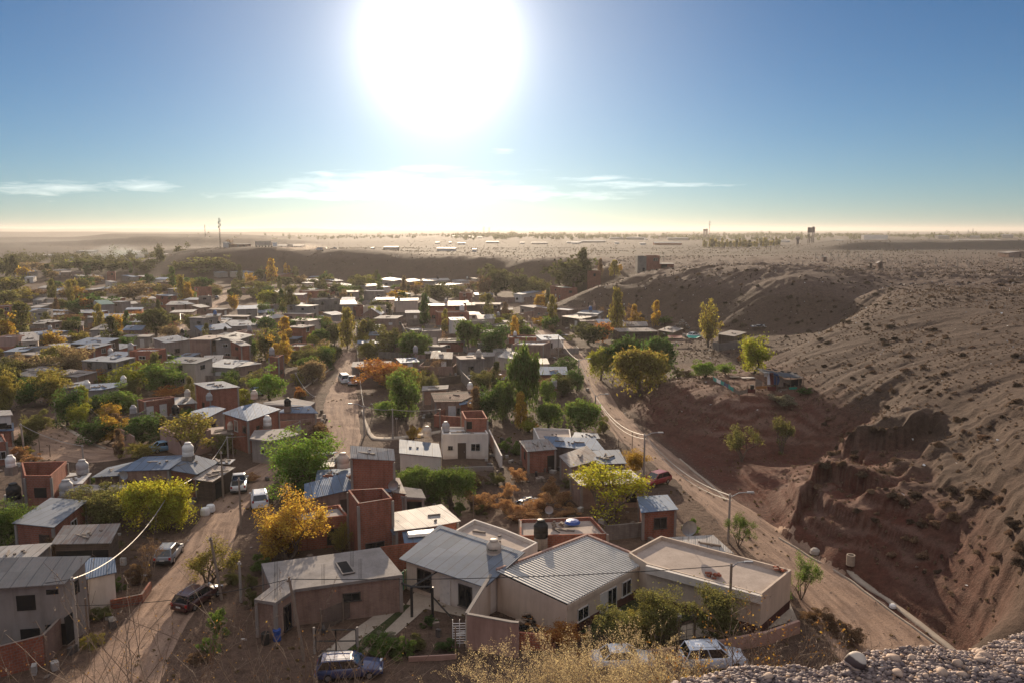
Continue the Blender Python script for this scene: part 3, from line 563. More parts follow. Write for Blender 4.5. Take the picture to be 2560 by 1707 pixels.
def house(pts, wall='brick', roof='zinc', kind='zinc', label=None, opens=None, over=.25, name='house', auto=True, seed=0, cat='house', group='houses of the hillside town', floor=2.6, wallh=None, beam=True):
    """pts: roof edge corners, first two the front edge seen from the camera; kind: zinc, slab, flat (parapet) or open (no roof)"""
    pts = [Vector(p) for p in pts]; n = len(pts)
    ctr = sum(pts, Vector()) / n; gz = [lz(p.x, p.y) for p in pts]; g0 = min(gz); base = Vector((ctr.x, ctr.y, g0))
    H = empty(name, base, 0, label, cat, group); P = [p - base for p in pts]; G = [z - g0 - .4 for z in gz]
    rnd = random.Random(seed * 7919 + int(ctr.x * 13 + ctr.y * 7))
    if not ccw(P): P = [P[1], P[0]] + P[2:][::-1]; G = [G[1], G[0]] + G[2:][::-1]; flip = True
    else: flip = False
    wm = WALL[wall]; mb = MB()
    top = .0 if kind in ('flat', 'open') else -.06
    B = [(p.x, p.y, g) for p, g in zip(P, G)]; Tp = [(p.x, p.y, p.z + top) for p in P]
    if kind in ('flat', 'open'):
        th = .17; inn = offset(P, -th); k = n
        for i in range(n):
            j = (i + 1) % n
            mb.quad(B[i], B[j], Tp[j], Tp[i]); mb.quad(Tp[i], Tp[j], (inn[j][0], inn[j][1], inn[j][2]), (inn[i][0], inn[i][1], inn[i][2]))
            low = floor + .3 if kind == 'open' else .5
            mb.quad((inn[j][0], inn[j][1], inn[j][2]), (inn[j][0], inn[j][1], inn[j][2] - low), (inn[i][0], inn[i][1], inn[i][2] - low), (inn[i][0], inn[i][1], inn[i][2]))
        mb.obj('wall', wm, H)
        dz = floor if kind == 'open' else .32
        rp = [(q[0], q[1], q[2] - dz) for q in offset(P, -th + .02)]
        o = MB().prism([(q[0], q[1], q[2] - .12) for q in rp], rp).obj('floor_slab' if kind == 'open' else 'roof', ROOF[roof], H); roof_uv(o, rp)
    else:
        for i in range(n):
            j = (i + 1) % n; mb.quad(B[i], B[j], Tp[j], Tp[i])
        mb.obj('wall', wm, H)
        rp = offset(P, over); th = .24 if kind == 'slab' else .07
        o = MB().prism([(q[0], q[1], q[2] - th) for q in rp], [(q[0], q[1], q[2]) for q in rp]).obj('roof', ROOF[roof], H); roof_uv(o, rp)
    H['_side'] = n
    # concrete tie beam and corner posts on bare brick
    if beam and wall in ('brick', 'block', 'pale') and base.y < 210 and name != 'lean_to':
        for i in range(n):
            j = (i + 1) % n; a, b = P[i], P[j]; d = (b - a); rz = math.atan2(d.y, d.x)
            zz = a.z - (.05 if kind == 'flat' else .25)
            MB().box((a.x, a.y, zz / 2 - .05), (.24, .24, zz + .1), rz).obj('corner_post', WALL['grey'], H)
    # openings
    sides = []
    for i in range(n):
        a, b = P[i], P[(i + 1) % n]; d = Vector((b.x - a.x, b.y - a.y, 0)); L = d.length
        if L < .5: sides.append(None); continue
        u = d / L; nr = Vector((u.y, -u.x, 0)); mid = base + (a + b) / 2; face = nr.dot(Vector((-mid.x, -mid.y, 0)).normalized())
        sides.append((a, b, u, nr, L, face, G[i] + .4))
    if opens is not None:
        for (si, fr, z0, w_, h_, kd) in opens:
            if flip: si = {0: 0, 1: n - 1, n - 1: 1}.get(si, n - si)
            a, b, u, nr, L, face, g = sides[si]; c = a.lerp(b, fr); c = Vector((c.x, c.y, z0 + h_ / 2)); dark = kd.startswith('d_')
            window_part(H, c, u, nr, w_, h_, kd.replace('d_', ''), dark)
    elif auto:
        far = base.y > 330
        for sdat in sides:
            if not sdat or sdat[5] < .22 or sdat[4] < 2.4: continue
            a, b, u, nr, L, face, g = sdat; ztop = min(a.z, b.z) - g; fl = max(1, int(round(ztop / 2.9))); done_door = False
            for k in range(fl):
                cnt = max(1, int(L / (4.2 if far else 3.3)))
                for q in range(cnt):
                    if rnd.random() < (.45 if far else .22): continue
                    fr = (q + .5 + rnd.uniform(-.15, .15)) / cnt; c = a.lerp(b, fr); zb = g + k * (ztop / fl)
                    if k == 0 and not done_door and rnd.random() < .45 and ztop > 2.3:
                        done_door = True; window_part(H, Vector((c.x, c.y, zb + 1.05)), u, nr, .9, 2.05, 'door', rnd.random() < .45)
                    else:
                        w_ = rnd.choice([.9, 1.1, 1.3]); h_ = min(rnd.choice([.7, 1.0, 1.1]), ztop / fl - 1.3)
                        if h_ > .4: window_part(H, Vector((c.x, c.y, zb + 1.0 + h_ / 2)), u, nr, w_, h_, 'window' if rnd.random() < .75 else 'hole', rnd.random() < .4)
    ALL_HOUSES.append((H, wall, roof, kind, max(p.z for p in P), (P[1] - P[0]).length))
    return H
def hz_pt(x, y, h):
    """point h above the land at a pixel"""
    z = 0.0
    for _ in range(7):
        p = at_z(x, y, z + h); z = min(.5 * z + .5 * lz(p.x, p.y), 9.0)
    return at_z(x, y, z + h)
def H4(t, pts, **kw):
    """house from roof corners in tile pixels with heights; first two = front edge"""
    q = []
    for p in pts:
        tt, x, y, h = (t,) + tuple(p) if len(p) == 3 else p
        q.append(hz_pt(*T(tt, x, y), h))
    return house(q, **kw)
def HB(t, xl, yl, xr, yr, h, depth, wall='brick', roof='zinc', kind='zinc', rise=.4, skew=0.0, **kw):
    a = hz_pt(*T(t, xl, yl), h); b = hz_pt(*T(t, xr, yr), h); b.z = a.z = (a.z + b.z) / 2
    d = Vector((b.x - a.x, b.y - a.y, 0)).normalized(); nrm = Vector((-d.y, d.x, 0)) + d * skew
    r = rise if kind == 'zinc' else 0.0
    return house([a, b, b + nrm * depth + Vector((0, 0, r)), a + nrm * depth + Vector((0, 0, r))], wall=wall, roof=roof, kind=kind, **kw)
# ------------------------------------------------------------------ the houses close by, one by one
H4('I', [(-160, 690, 4.9), (575, 640, 4.9), (775, 412, 5.7), (-110, 430, 5.7)], wall='grey', roof='grey', over=.3, name='block_house', label='two-storey bare grey house under a ribbed grey roof with four black openings',
   opens=[(0, .52, 3.0, 1.25, 1.15, 'hole'), (0, .86, 4.1, .8, .35, 'hole'), (0, .54, .3, 1.3, 1.3, 'hole'), (0, .86, .2, 1.3, 1.6, 'hole'), (1, .12, .2, .9, 2.1, 'hole'), (1, .5, 3.4, .9, 1.0, 'hole')])
H4('I', [(805, 600, 2.9), (1050, 545, 2.9), (1035, 418, 3.3), (790, 420, 3.3)], wall='white', roof='blue', over=.15, name='shed', label='small blue-grey sheet roof shed with a white wall behind the bare grey house', opens=[])
H4('I', [(145, 90, 3.0), (485, 124, 3.0), (775, -105, 3.1), (470, -127, 3.1)], wall='brick', roof='zinc', label='brick house under one wide plain zinc roof beside the bright yellow willow', opens=[(0, .75, 0, .9, 2.0, 'd_door'), (1, .25, 1.0, 1.2, 1.1, 'd_window'), (1, .6, 1.0, 1.2, 1.1, 'window')])
H4('I', [(500, 280, 2.4), (1000, 270, 2.4), (1075, 108, 3.0), (600, 125, 3.0)], wall='wood', roof='rust', name='shed', label='low open shed with a streaked sagging sheet roof in front of the willow', opens=[(0, .5, 0, 4.5, 1.7, 'hole')])
H4('I', [(-60, 430, 2.5), (300, 420, 2.5), (450, 288, 2.7), (-20, 320, 2.7)], wall='block', roof='bright', name='shed', label='pale patched sheet roof right behind the ribbed grey roof', opens=[])
H4('E', [(225, 985, 3.9), (468, 983, 3.9), (615, 850, 3.9), (195, 862, 3.9)], wall='brick', roof='conc', kind='open', name='unfinished_house', label='roofless red brick house with one dark window beside a black tank', opens=[(0, .55, 1.5, 1.3, 1.1, 'hole'), (0, .6, -.9, 1.2, 1.0, 'hole')])
H4('E', [(1095, 940, 3.0), (1545, 920, 3.3), (1700, 800, 3.9), (1320, 815, 3.9)], wall='pale', roof='blue', label='long low brick house under a broad blue sheet roof carrying a white tank', opens=[(0, .25, .9, 1.1, 1.0, 'd_window'), (0, .6, .9, 1.1, 1.0, 'd_window'), (0, .85, 0, .9, 2, 'd_door')])
H4('E', [(1560, 920, 3.2), (1800, 966, 2.8), (1985, 862, 3.0), (1780, 795, 3.8), (1700, 806, 3.9)], wall='brick', roof='zinc', name='house_wing', label='gabled brick wing joined to the broad blue roof, facing the pickup', opens=[(0, .6, .8, 1.6, 1.2, 'd_window')])
H4('E', [(870, 992, 2.4), (1090, 976, 2.6), (1195, 862, 3.0), (1000, 912, 2.5)], wall='wood', roof='zinc', name='lean_to', label='sagging zinc lean-to at the end of the broad blue roof', opens=[])
H4('E', [(1800, 1012, 2.5), (1945, 1032, 2.4), (2132, 912, 2.6), (1955, 890, 2.9)], wall='wood', roof='rust', name='shed', label='plank shed with a patched sheet roof next to the white pickup', opens=[(1, .3, 0, 1.4, 1.9, 'hole'), (1, .75, 0, 1.2, 1.8, 'd_door')])
H4('E', [(1955, 858, 3.0), (2095, 872, 2.8), (2130, 842, 2.8), (1975, 842, 3.0)], wall='wood', roof='white', name='canopy', label='small bright white canopy over the plank shed', opens=[])
H4('E', [(640, 1115, 2.4), (1240, 1125, 2.5), (1340, 1075, 2.7), (720, 1072, 2.7)], wall='pale', roof='conc', label='low house with a cluttered grey concrete roof behind the yellow willow', kind='slab', opens=[(0, .3, .6, 1.1, 1, 'hole')])
H4('E', [(615, 1060, 2.2), (740, 1050, 2.2), (815, 965, 2.3), (615, 965, 2.3)], wall='pale', roof='white', name='shed', label='tiny shed with a dazzling white roof beside the roofless brick house', opens=[])
H4('E', [(1925, 192, 4.8), (2182, 170, 4.8), (2035, 118, 5.0), (1795, 135, 5.0)], wall='brick', roof='zinc', label='tall red brick house with a tilted zinc roof and bare ribbed walls', opens=[(3, .5, 1.0, .9, 1.2, 'hole')])
H4('E', [(1330, 307, 2.9), (1617, 263, 2.9), (1560, 252, 2.9), (1265, 285, 2.9)], wall='brick', roof='conc', kind='flat', label='flat-roofed brick row with two white doors', opens=[(0, .14, 0, .95, 2.0, 'door'), (0, .56, 0, .95, 2.0, 'door')])
H4('E', [(1620, 330, 2.6), (1795, 315, 2.6), (1735, 262, 2.9), (1615, 268, 2.9)], wall='brick', roof='bright', label='small orange brick house with a pale sheet roof between two brick houses')
H4('E', [(1745, 452, 2.9), (1860, 466, 2.9), (2055, 370, 3.1), (1950, 343, 3.3), (1770, 395, 3.2)], wall='grey', roof='blue', label='low grey house with a split blue roof and barred window', opens=[(1, .45, .9, 1.1, .9, 'd_window')])
H4('E', [(2060, 410, 4.6), (2275, 477, 4.6), ('F', 206, 376, 4.6), ('F', 0, 318, 5.3), (2215, 350, 5.2)], wall='brick', roof='blue', label='two-storey brick house with a hipped blue roof and a terrace below', opens=[(0, .5, 2.6, .8, 1.5, 'window'), (0, .85, 2.8, .8, .9, 'd_window'), (1, .3, 2.9, .7, .5, 'hole')])
H4('E', [(1940, 600, 2.2), (2110, 590, 2.2), (2065, 535, 2.3), (1925, 548, 2.3)], wall='pale', roof='pinkconc', kind='slab', name='terrace', label='low walled terrace with a pale floor below the hipped blue roof', opens=[])
H4('E', [(1465, 540, 3.0), (1700, 640, 3.0), (1935, 560, 3.0), (1745, 477, 3.0)], wall='pink', roof='conc', kind='open', name='unfinished_house', label='roofless pinkish walls behind the tall sparse yellow tree', opens=[])
H4('E', [(-150, 690, 3.1), (60, 672, 3.1), (20, 600, 3.1), (-190, 620, 3.1)], wall='brick', roof='conc', kind='flat', label='brick house with a flat parapet roof at the edge of the open lot', opens=[(0, .7, .9, 1.1, 1.0, 'window')])
H4('E', [(-170, 440, 4.5), (98, 425, 4.5), (78, 385, 4.6), (-170, 395, 4.6)], wall='white', roof='bright', label='white two-storey house with an air conditioner beyond the open lot', opens=[(0, .7, 2.6, 1.0, .8, 'hole'), (0, .9, 2.6, .6, .5, 'd_window')])
H4('E', [(-170, 575, 2.4), (110, 565, 2.4), (105, 500, 3.0), (-170, 510, 3.0)], wall='brick', roof='blue', name='porch', label='blue sheet porch in front of the white two-storey house', opens=[])
H4('E', [(590, 186, 2.9), (780, 150, 2.9), (800, 112, 3.0), (600, 150, 3.0)], wall='grey', roof='zinc', label='low zinc roofed house half hidden by the dark hedge trees')
H4('E', [(700, 205, 2.8), (930, 195, 2.8), (1085, 165, 2.9), (1085, 130, 3.1), (800, 150, 3.0)], wall='grey', roof='blue', label='long low blue sheet roof with a bright skylight strip among dark trees')
H4('F', [(205, 405, 2.9), (546, 407, 2.9), (490, 345, 3.4), (330, 340, 3.4)], wall='pale', roof='blue', label='brick house with a blue roof, black tank and stack above the crossroads', opens=[(0, .2, .8, 1.4, 1.0, 'd_window'), (0, .55, 1.0, .9, .6, 'hole')])
H4('F', [(82, 330, 2.9), (490, 342, 2.9), (528, 312, 3.0), (335, 276, 3.0), (85, 312, 3.0)], wall='pale', roof='conc', kind='slab', label='flat grey roof strewn with rubble behind the black tank')
H4('F', [(-40, 640, 3.2), (125, 662, 3.2), (385, 602, 3.2), (240, 558, 3.2), (0, 570, 3.2)], wall='grey', roof='conc', kind='slab', label='unfinished grey house with boards and sheets strewn over its flat roof', opens=[(0, .7, 1.4, 1.2, .7, 'window')])
H4('F', [(330, 910, 2.6), (700, 895, 2.6), (715, 850, 2.7), (335, 860, 2.7)], wall='pale', roof='bright', name='shed', label='shed with a dazzling sheet roof seen through the bright green tree', opens=[])
H4('F', [(560, 812, 2.7), (625, 800, 2.7), (715, 770, 2.8), (545, 760, 2.8)], wall='grey', roof='blue', name='shed', label='small blue-roofed shed behind the bright green tree', opens=[])
H4('F', [(655, 850, 2.7), (760, 845, 2.7), (842, 826, 2.8), (755, 790, 2.8)], wall='pale', roof='conc', kind='slab', name='shed', label='pale slab-roofed shed beside the red brick upper room', opens=[])
# the blue-roofed house with a brick room on top
H4('F', [(465, 1196, 2.9), (925, 1092, 3.1), (905, 965, 3.7), (862, 965, 3.7), (465, 1060, 3.5)], wall='pale', roof='blue', label='wide brick house under a blue sheet roof that drops toward the yellow tree', opens=[(0, .75, 0, .9, 2, 'd_door')])
H4('F', [(925, 1092, 3.1), (1236, 1130, 3.0), (1220, 1000, 3.6), (905, 965, 3.7)], wall='brick', roof='blue', over=.08, name='house_wing', label='blue sheet wing in the shade of the red brick upper room', opens=[])
H4('F', [(1240, 1128, 2.9), (1372, 1148, 2.9), (1310, 1006, 3.3), (1222, 1002, 3.4)], wall='brick', roof='rust', over=.08, name='house_wing', label='dull brown sheet roof strip between the blue wing and the slab porch', opens=[])
H4('F', [(552, 1032, 3.0), (860, 975, 3.4), (868, 915, 3.5), (566, 935, 3.2)], wall='pale', roof='blue', over=.08, name='house_wing', label='rear blue roof with loose bricks beside a grey tank', opens=[])
H4('F', [(876, 818, 6.6), (1266, 842, 6.2), (1256, 742, 6.9), (876, 710, 7.2)], wall='brick', roof='bright', over=.12, name='upper_room', label='tall red brick room under a gleaming white sheet roof', opens=[(1, .5, 3.5, .5, .9, 'hole')])
H4('F', [(1350, 1168, 2.6), (1532, 1182, 2.5), (1500, 1112, 2.7), (1345, 1090, 2.8)], wall='pale', roof='conc', kind='slab', name='porch', label='slab porch littered with wire over a cluttered dark recess', opens=[(0, .5, .1, 2.2, 1.9, 'hole'), (1, .5, .1, 1.6, 1.9, 'hole')])
H4('F', [(938, 1240, 5.6), (1252, 1190, 5.6), (1166, 1096, 5.6), (845, 1114, 5.6)], wall='brick', roof='conc', kind='open', name='unfinished_house', label='tall roofless red brick tower beside the yellow tree', opens=[(0, .45, .7, 1.7, 1.0, 'd_window')], floor=2.9)
H4('F', [(240, 1412, 3.0), (842, 1346, 3.0), (765, 1248, 3.0), (205, 1325, 3.0)], wall='brick', roof='conc', kind='flat', label='flat parapet roof of dark brick between the yellow tree and brick tower', opens=[(0, .8, .3, 1.6, 1.6, 'hole')])
H4('F', [(1290, 1478, 2.9), (1620, 1440, 2.9), (1850, 1396, 2.9), (1692, 1255, 3.1), (1255, 1330, 3.1)], wall='brick', roof='bright', label='brick house with a shining patchwork sheet roof and coiled hose')
H4('F', [(1275, 1512, 2.5), (1322, 1490, 2.6), (1288, 1402, 3.0), (1200, 1392, 2.9)], wall='pale', roof='zinc', name='lean_to', label='bent zinc flap hanging off the shining patchwork roof', opens=[])
H4('J', [(1385, 270, 2.3), (1560, 260, 2.3), (1640, 150, 2.7), (1365, 165, 2.7)], wall='brick', roof='blue', name='lean_to', label='blue ribbed lean-to holding two white trays', opens=[])
# white house under the big ribbed zinc roof
H4('J', [(1379, 418, 2.75), (2097, 654, 2.75), (2400, 370, 3.9), (1690, 137, 3.9)], wall='white', roof='zinc', over=.45, label='white house under a large ribbed zinc roof with an overhanging dark eave',
   opens=[(0, .245, .55, 1.5, 1.7, 'd_window'), (0, .52, 0, .9, 2.1, 'door'), (0, .77, .3, 1.3, 1.8, 'd_window')])
H4('J', [(1800, 180, 3.4), ('K', 20, 395, 3.4), ('K', 235, 275, 3.4), (2280, 150, 3.4), (2005, 60, 3.4)], wall='white', roof='pinkconc', kind='flat', label='flat parapet roof, half glaring white, behind the ribbed zinc roof')
H4('K', [(70, 215, 3.0), (875, 195, 3.0), (727, 38, 3.0), (72, 62, 3.0)], wall='brick', roof='pinkconc', kind='flat', label='brick house with a cluttered flat roof behind the black tank')
# the cream house with the corrugated roof and its long flat wing
HOUSE_T = H4('K', [(505, 842, 2.75), (1238, 450, 2.75), (690, 226, 3.3), (-135, 545, 3.3)], wall='cream', roof='grey', over=.3, label='cream house under a deeply corrugated roof with white shutters and a barred porch',
   opens=[(0, .18, .9, 1.3, .95, 'window'), (0, .43, 0, .85, 2.05, 'door'), (0, .53, 0.0, 1.2, 2.1, 'window'), (0, .72, .85, 1.2, 1.2, 'window')])
HOUSE_W = H4('K', [('K', 1240, 470, 3.3), (2290, 748, 3.3), ('L', 215, 525, 3.3), (1368, 212, 3.3), (1072, 368, 3.3)], wall='cream', roof='pinkconc', kind='flat', label='long cream wing with a broad flat screeded roof and dark red plinth',
   opens=[(0, .68, 1.0, 1.2, 1.3, 'd_window')])
H4('K', [(1640, 300, 2.4), (1990, 358, 2.4), (1835, 215, 2.7), (1485, 232, 2.7)], wall='brick', roof='bright', name='shed', label='shed with a patched pale sheet roof behind the long flat wing', opens=[])
# the concrete-roofed house with a square hole
HOUSE_S = H4('J', [(175, 818, 3.0), (345, 700, 3.0), (1328, 566, 3.2), (1132, 325, 3.2), (65, 472, 3.2), (150, 682, 3.1), (5, 792, 3.0)], wall='pale', roof='conc', kind='slab', over=.12, label='long brick house under a bare concrete slab with a square hole',
   opens=[(0, .6, .2, .8, 1.9, 'd_window'), (1, .53, 1.5, 1.3, .65, 'd_window')])
_q = [hz_pt(*T('J', a, b), 3.21) - HOUSE_S.location for (a, b) in ((800, 566), (905, 550), (835, 446), (735, 466))]
_mb = MB(); _in = offset(_q, -.12)
for _i in range(4):
    _j = (_i + 1) % 4; a, b = Vector(_q[_i]), Vector(_q[_j]); d = b - a
    _mb.box(((a.x + b.x) / 2, (a.y + b.y) / 2, a.z + .02), (d.length + .1, .12, .08), math.atan2(d.y, d.x))
_o = _mb.obj('hatch', WALL['grey'], HOUSE_S); MB().prism([(p[0], p[1], p[2] - .1) for p in _q], [(p[0], p[1], p[2] + .045) for p in _q]).obj('opening', M_HOLE, _o)
# right of the middle street
H4('G', [(1205, 1312, 2.9), (1500, 1286, 2.9), (1412, 1166, 3.0), (1170, 1182, 3.0)], wall='brick', roof='blue', label='small red brick house with a blue roof below the red hatchback')
H4('G', [(640, 1066, 2.8), (1212, 1045, 2.8), (1080, 936, 2.9), (545, 970, 2.9)], wall='pale', roof='bright', label='house with a glaring slatted white roof behind the sparse yellow tree', opens=[(0, .8, .6, 1.2, 1, 'hole')])
H4('G', [(152, 758, 2.9), (396, 738, 2.9), (312, 650, 3.0), (85, 666, 3.0)], wall='brick', roof='rust', label='brick house with a weathered plank roof above tawny brush', opens=[(3, .5, 1.2, .8, 1.0, 'hole'), (0, .85, .1, 1.0, 2.0, 'hole')])
H4('G', [(245, 648, 2.8), (545, 640, 2.8), (530, 556, 2.9), (195, 545, 2.9)], wall='white', roof='pinkconc', kind='flat', label='low house with a dull pink roof under the dark green tree')
H4('G', [(562, 640, 2.7), (790, 640, 2.7), (770, 600, 2.8), (590, 590, 2.8)], wall='grey', roof='zinc', label='small zinc roof tucked behind the dark green tree')
H4('G', [(392, 712, 2.7), (830, 748, 2.7), (752, 646, 3.1), (316, 626, 3.1)], wall='block', roof='blue', label='broad blue sheet roof next to a brick stack and plank roof')
H4('G', [(540, 900, 2.6), (795, 832, 2.7), (680, 716, 3.2), (452, 802, 3.0)], wall='pale', roof='rust', label='crooked house with a heap of rotten boards on its roof', opens=[(0, .3, 0, 1.0, 1.9, 'hole')])
H4('G', [(800, 872, 2.6), (1030, 866, 2.6), (970, 750, 2.9), (732, 758, 2.9)], wall='pale', roof='zinc', label='streaked zinc roof with a clear panel beside the roadside')
# white house with the brick room on top
H4('F', [(1712, 604, 3.4), (2132, 600, 3.4), (2100, 540, 3.4), (1700, 535, 3.4)], wall='white', roof='white', kind='flat', label='white house with a sunlit roof terrace and stained walls',
   opens=[(0, .17, 1.3, .55, .45, 'd_window'), (0, .42, .0, .9, 2.1, 'd_door'), (0, .72, 1.1, 1.2, 1.0, 'window')])
H4('F', [(1922, 462, 4.95), (2126, 460, 4.95), (2082, 385, 4.95), (1885, 391, 4.95)], wall='brick', roof='conc', kind='open', name='upper_room', label='roofless brick room standing on the white terrace house', opens=[(0, .18, 3.55, .7, 1.0, 'hole')], floor=1.5)
H4('F', [(1322, 776, 3.3), (1697, 812, 3.2), (1672, 692, 3.5), (1322, 652, 3.6)], wall='white', roof='zinc', over=.1, label='whitewashed house with a pale zinc roof edged in brick', opens=[(0, .25, .9, .9, .7, 'd_window')])
H4('F', [(1648, 306, 2.9), (1880, 302, 2.9), (1985, 250, 3.2), (1970, 212, 3.4), (1615, 224, 3.4)], wall='pale', roof='tile', over=.2, label='brown tiled house with a pale door and central stack', opens=[(0, .65, 0, 1.0, 2.1, 'door'), (0, .93, .9, .7, .9, 'd_window')])
H4('F', [(1880, 330, 2.6), (2008, 312, 2.6), (1975, 268, 2.9), (1870, 285, 2.9)], wall='brick', roof='blue', name='lean_to', label='red brick lean-to on the side of the brown tiled house', opens=[])
H4('F', [(1535, 200, 2.7), (1750, 185, 2.7), (1755, 155, 2.8), (1540, 165, 2.8)], wall='pale', roof='conc', kind='slab', name='shed', label='flat grey slab roof behind the brown tiled house', opens=[])
# plinths of the cream house
def kids(o): return list(KIDS.get(o.name, []))
def drop(o): KIDS[o.parent.name].remove(o); bpy.data.objects.remove(o)
M_CORR = mat('deep_corrugated_sheet', b_plain((.44, .425, .40), .5, .15, .4, var=.3, sc=1.2))
for c_ in kids(HOUSE_T):
    if c_.name.startswith('roof'): drop(c_)
_k = lambda x, y, h: hz_pt(*T('K', x, y), h) - HOUSE_T.location
_p = [_k(512, 846, 2.72), _k(1245, 452, 2.72), _k(690, 222, 3.26), _k(-140, 542, 3.28)]
_u = np.linspace(0, 1, 33 * 12 + 1); _v = np.linspace(0, 1, 7); U_, V_ = np.meshgrid(_u, _v, indexing='ij')
_P = [np.array(q) for q in _p]; _G = (_P[0] * (1 - U_)[..., None] + _P[1] * U_[..., None]) * (1 - V_)[..., None] + (_P[3] * (1 - U_)[..., None] + _P[2] * U_[..., None]) * V_[..., None]
_G[..., 2] += .075 * np.clip(1.9 * np.sin(U_ * 33 * 2 * np.pi) + .5, -1, 1) + .01
_o = grid_mesh('roof', _G[..., 0], _G[..., 1], _G[..., 2], M_CORR); _o.parent = HOUSE_T
def along(parent, a, b, w_, h, m, name, up=0.0):
    d = b - a; return MB().prism([p for p in _edge(a, b, w_, up)], [p + Vector((0, 0, h)) for p in _edge(a, b, w_, up)]).obj(name, m, parent)
def _edge(a, b, w_, up):
    d = b - a; n = Vector((-d.y, d.x, 0)).normalized() * w_ / 2; u = Vector((0, 0, up)); return [a - n + u, b - n + u, b + n + u, a + n + u]
along(HOUSE_T, _p[0], _p[1], .09, .34, WALL['cream'], 'fascia', -.36)
along(HOUSE_T, _p[1] + Vector((.1, .2, 0)), _p[2] + Vector((.1, .1, 0)), .22, .36, WALL['pink'], 'parapet', -.2); along(HOUSE_T, _p[2] + Vector((0, .18, 0)), _p[3] + Vector((0, .18, 0)), .22, .38, WALL['pink'], 'parapet', -.2)
_w = lambda t, x, y, h: hz_pt(*T(t, x, y), h) - HOUSE_W.location
along(HOUSE_W, _w('K', 1236, 474, 3.3) + Vector((-.06, -.16, 0)), _w('K', 2288, 752, 3.3) + Vector((0, -.16, 0)), .3, .62, WALL['white'], 'fascia', -.64)
for x0, Y0, yt, yb, wl, rf, lab in ((700, 332, 508, 582, 'brick', 'conc', 'roofless brick house behind the dark tree on the mesa slope'), (345, 420, 425, 486, 'brick', 'bright', 'dark brick hut on the mesa edge before the dark trees')):
    a = at_y(*T('C', x0, yb), Y0); b = at_y(*T('C', x0 + (115 if x0 > 500 else 92), yb), Y0); zt = at_y(*T('C', x0, yt), Y0).z
    house([(a.x, Y0, zt), (b.x, Y0, zt), (b.x, Y0 + 5, zt), (a.x, Y0 + 5, zt)], wall=wl, roof=rf, kind='flat', label=lab, opens=[(0, .5, max(.3, zt - lz(a.x, Y0) - 2.2), .9, 1.2, 'hole')])
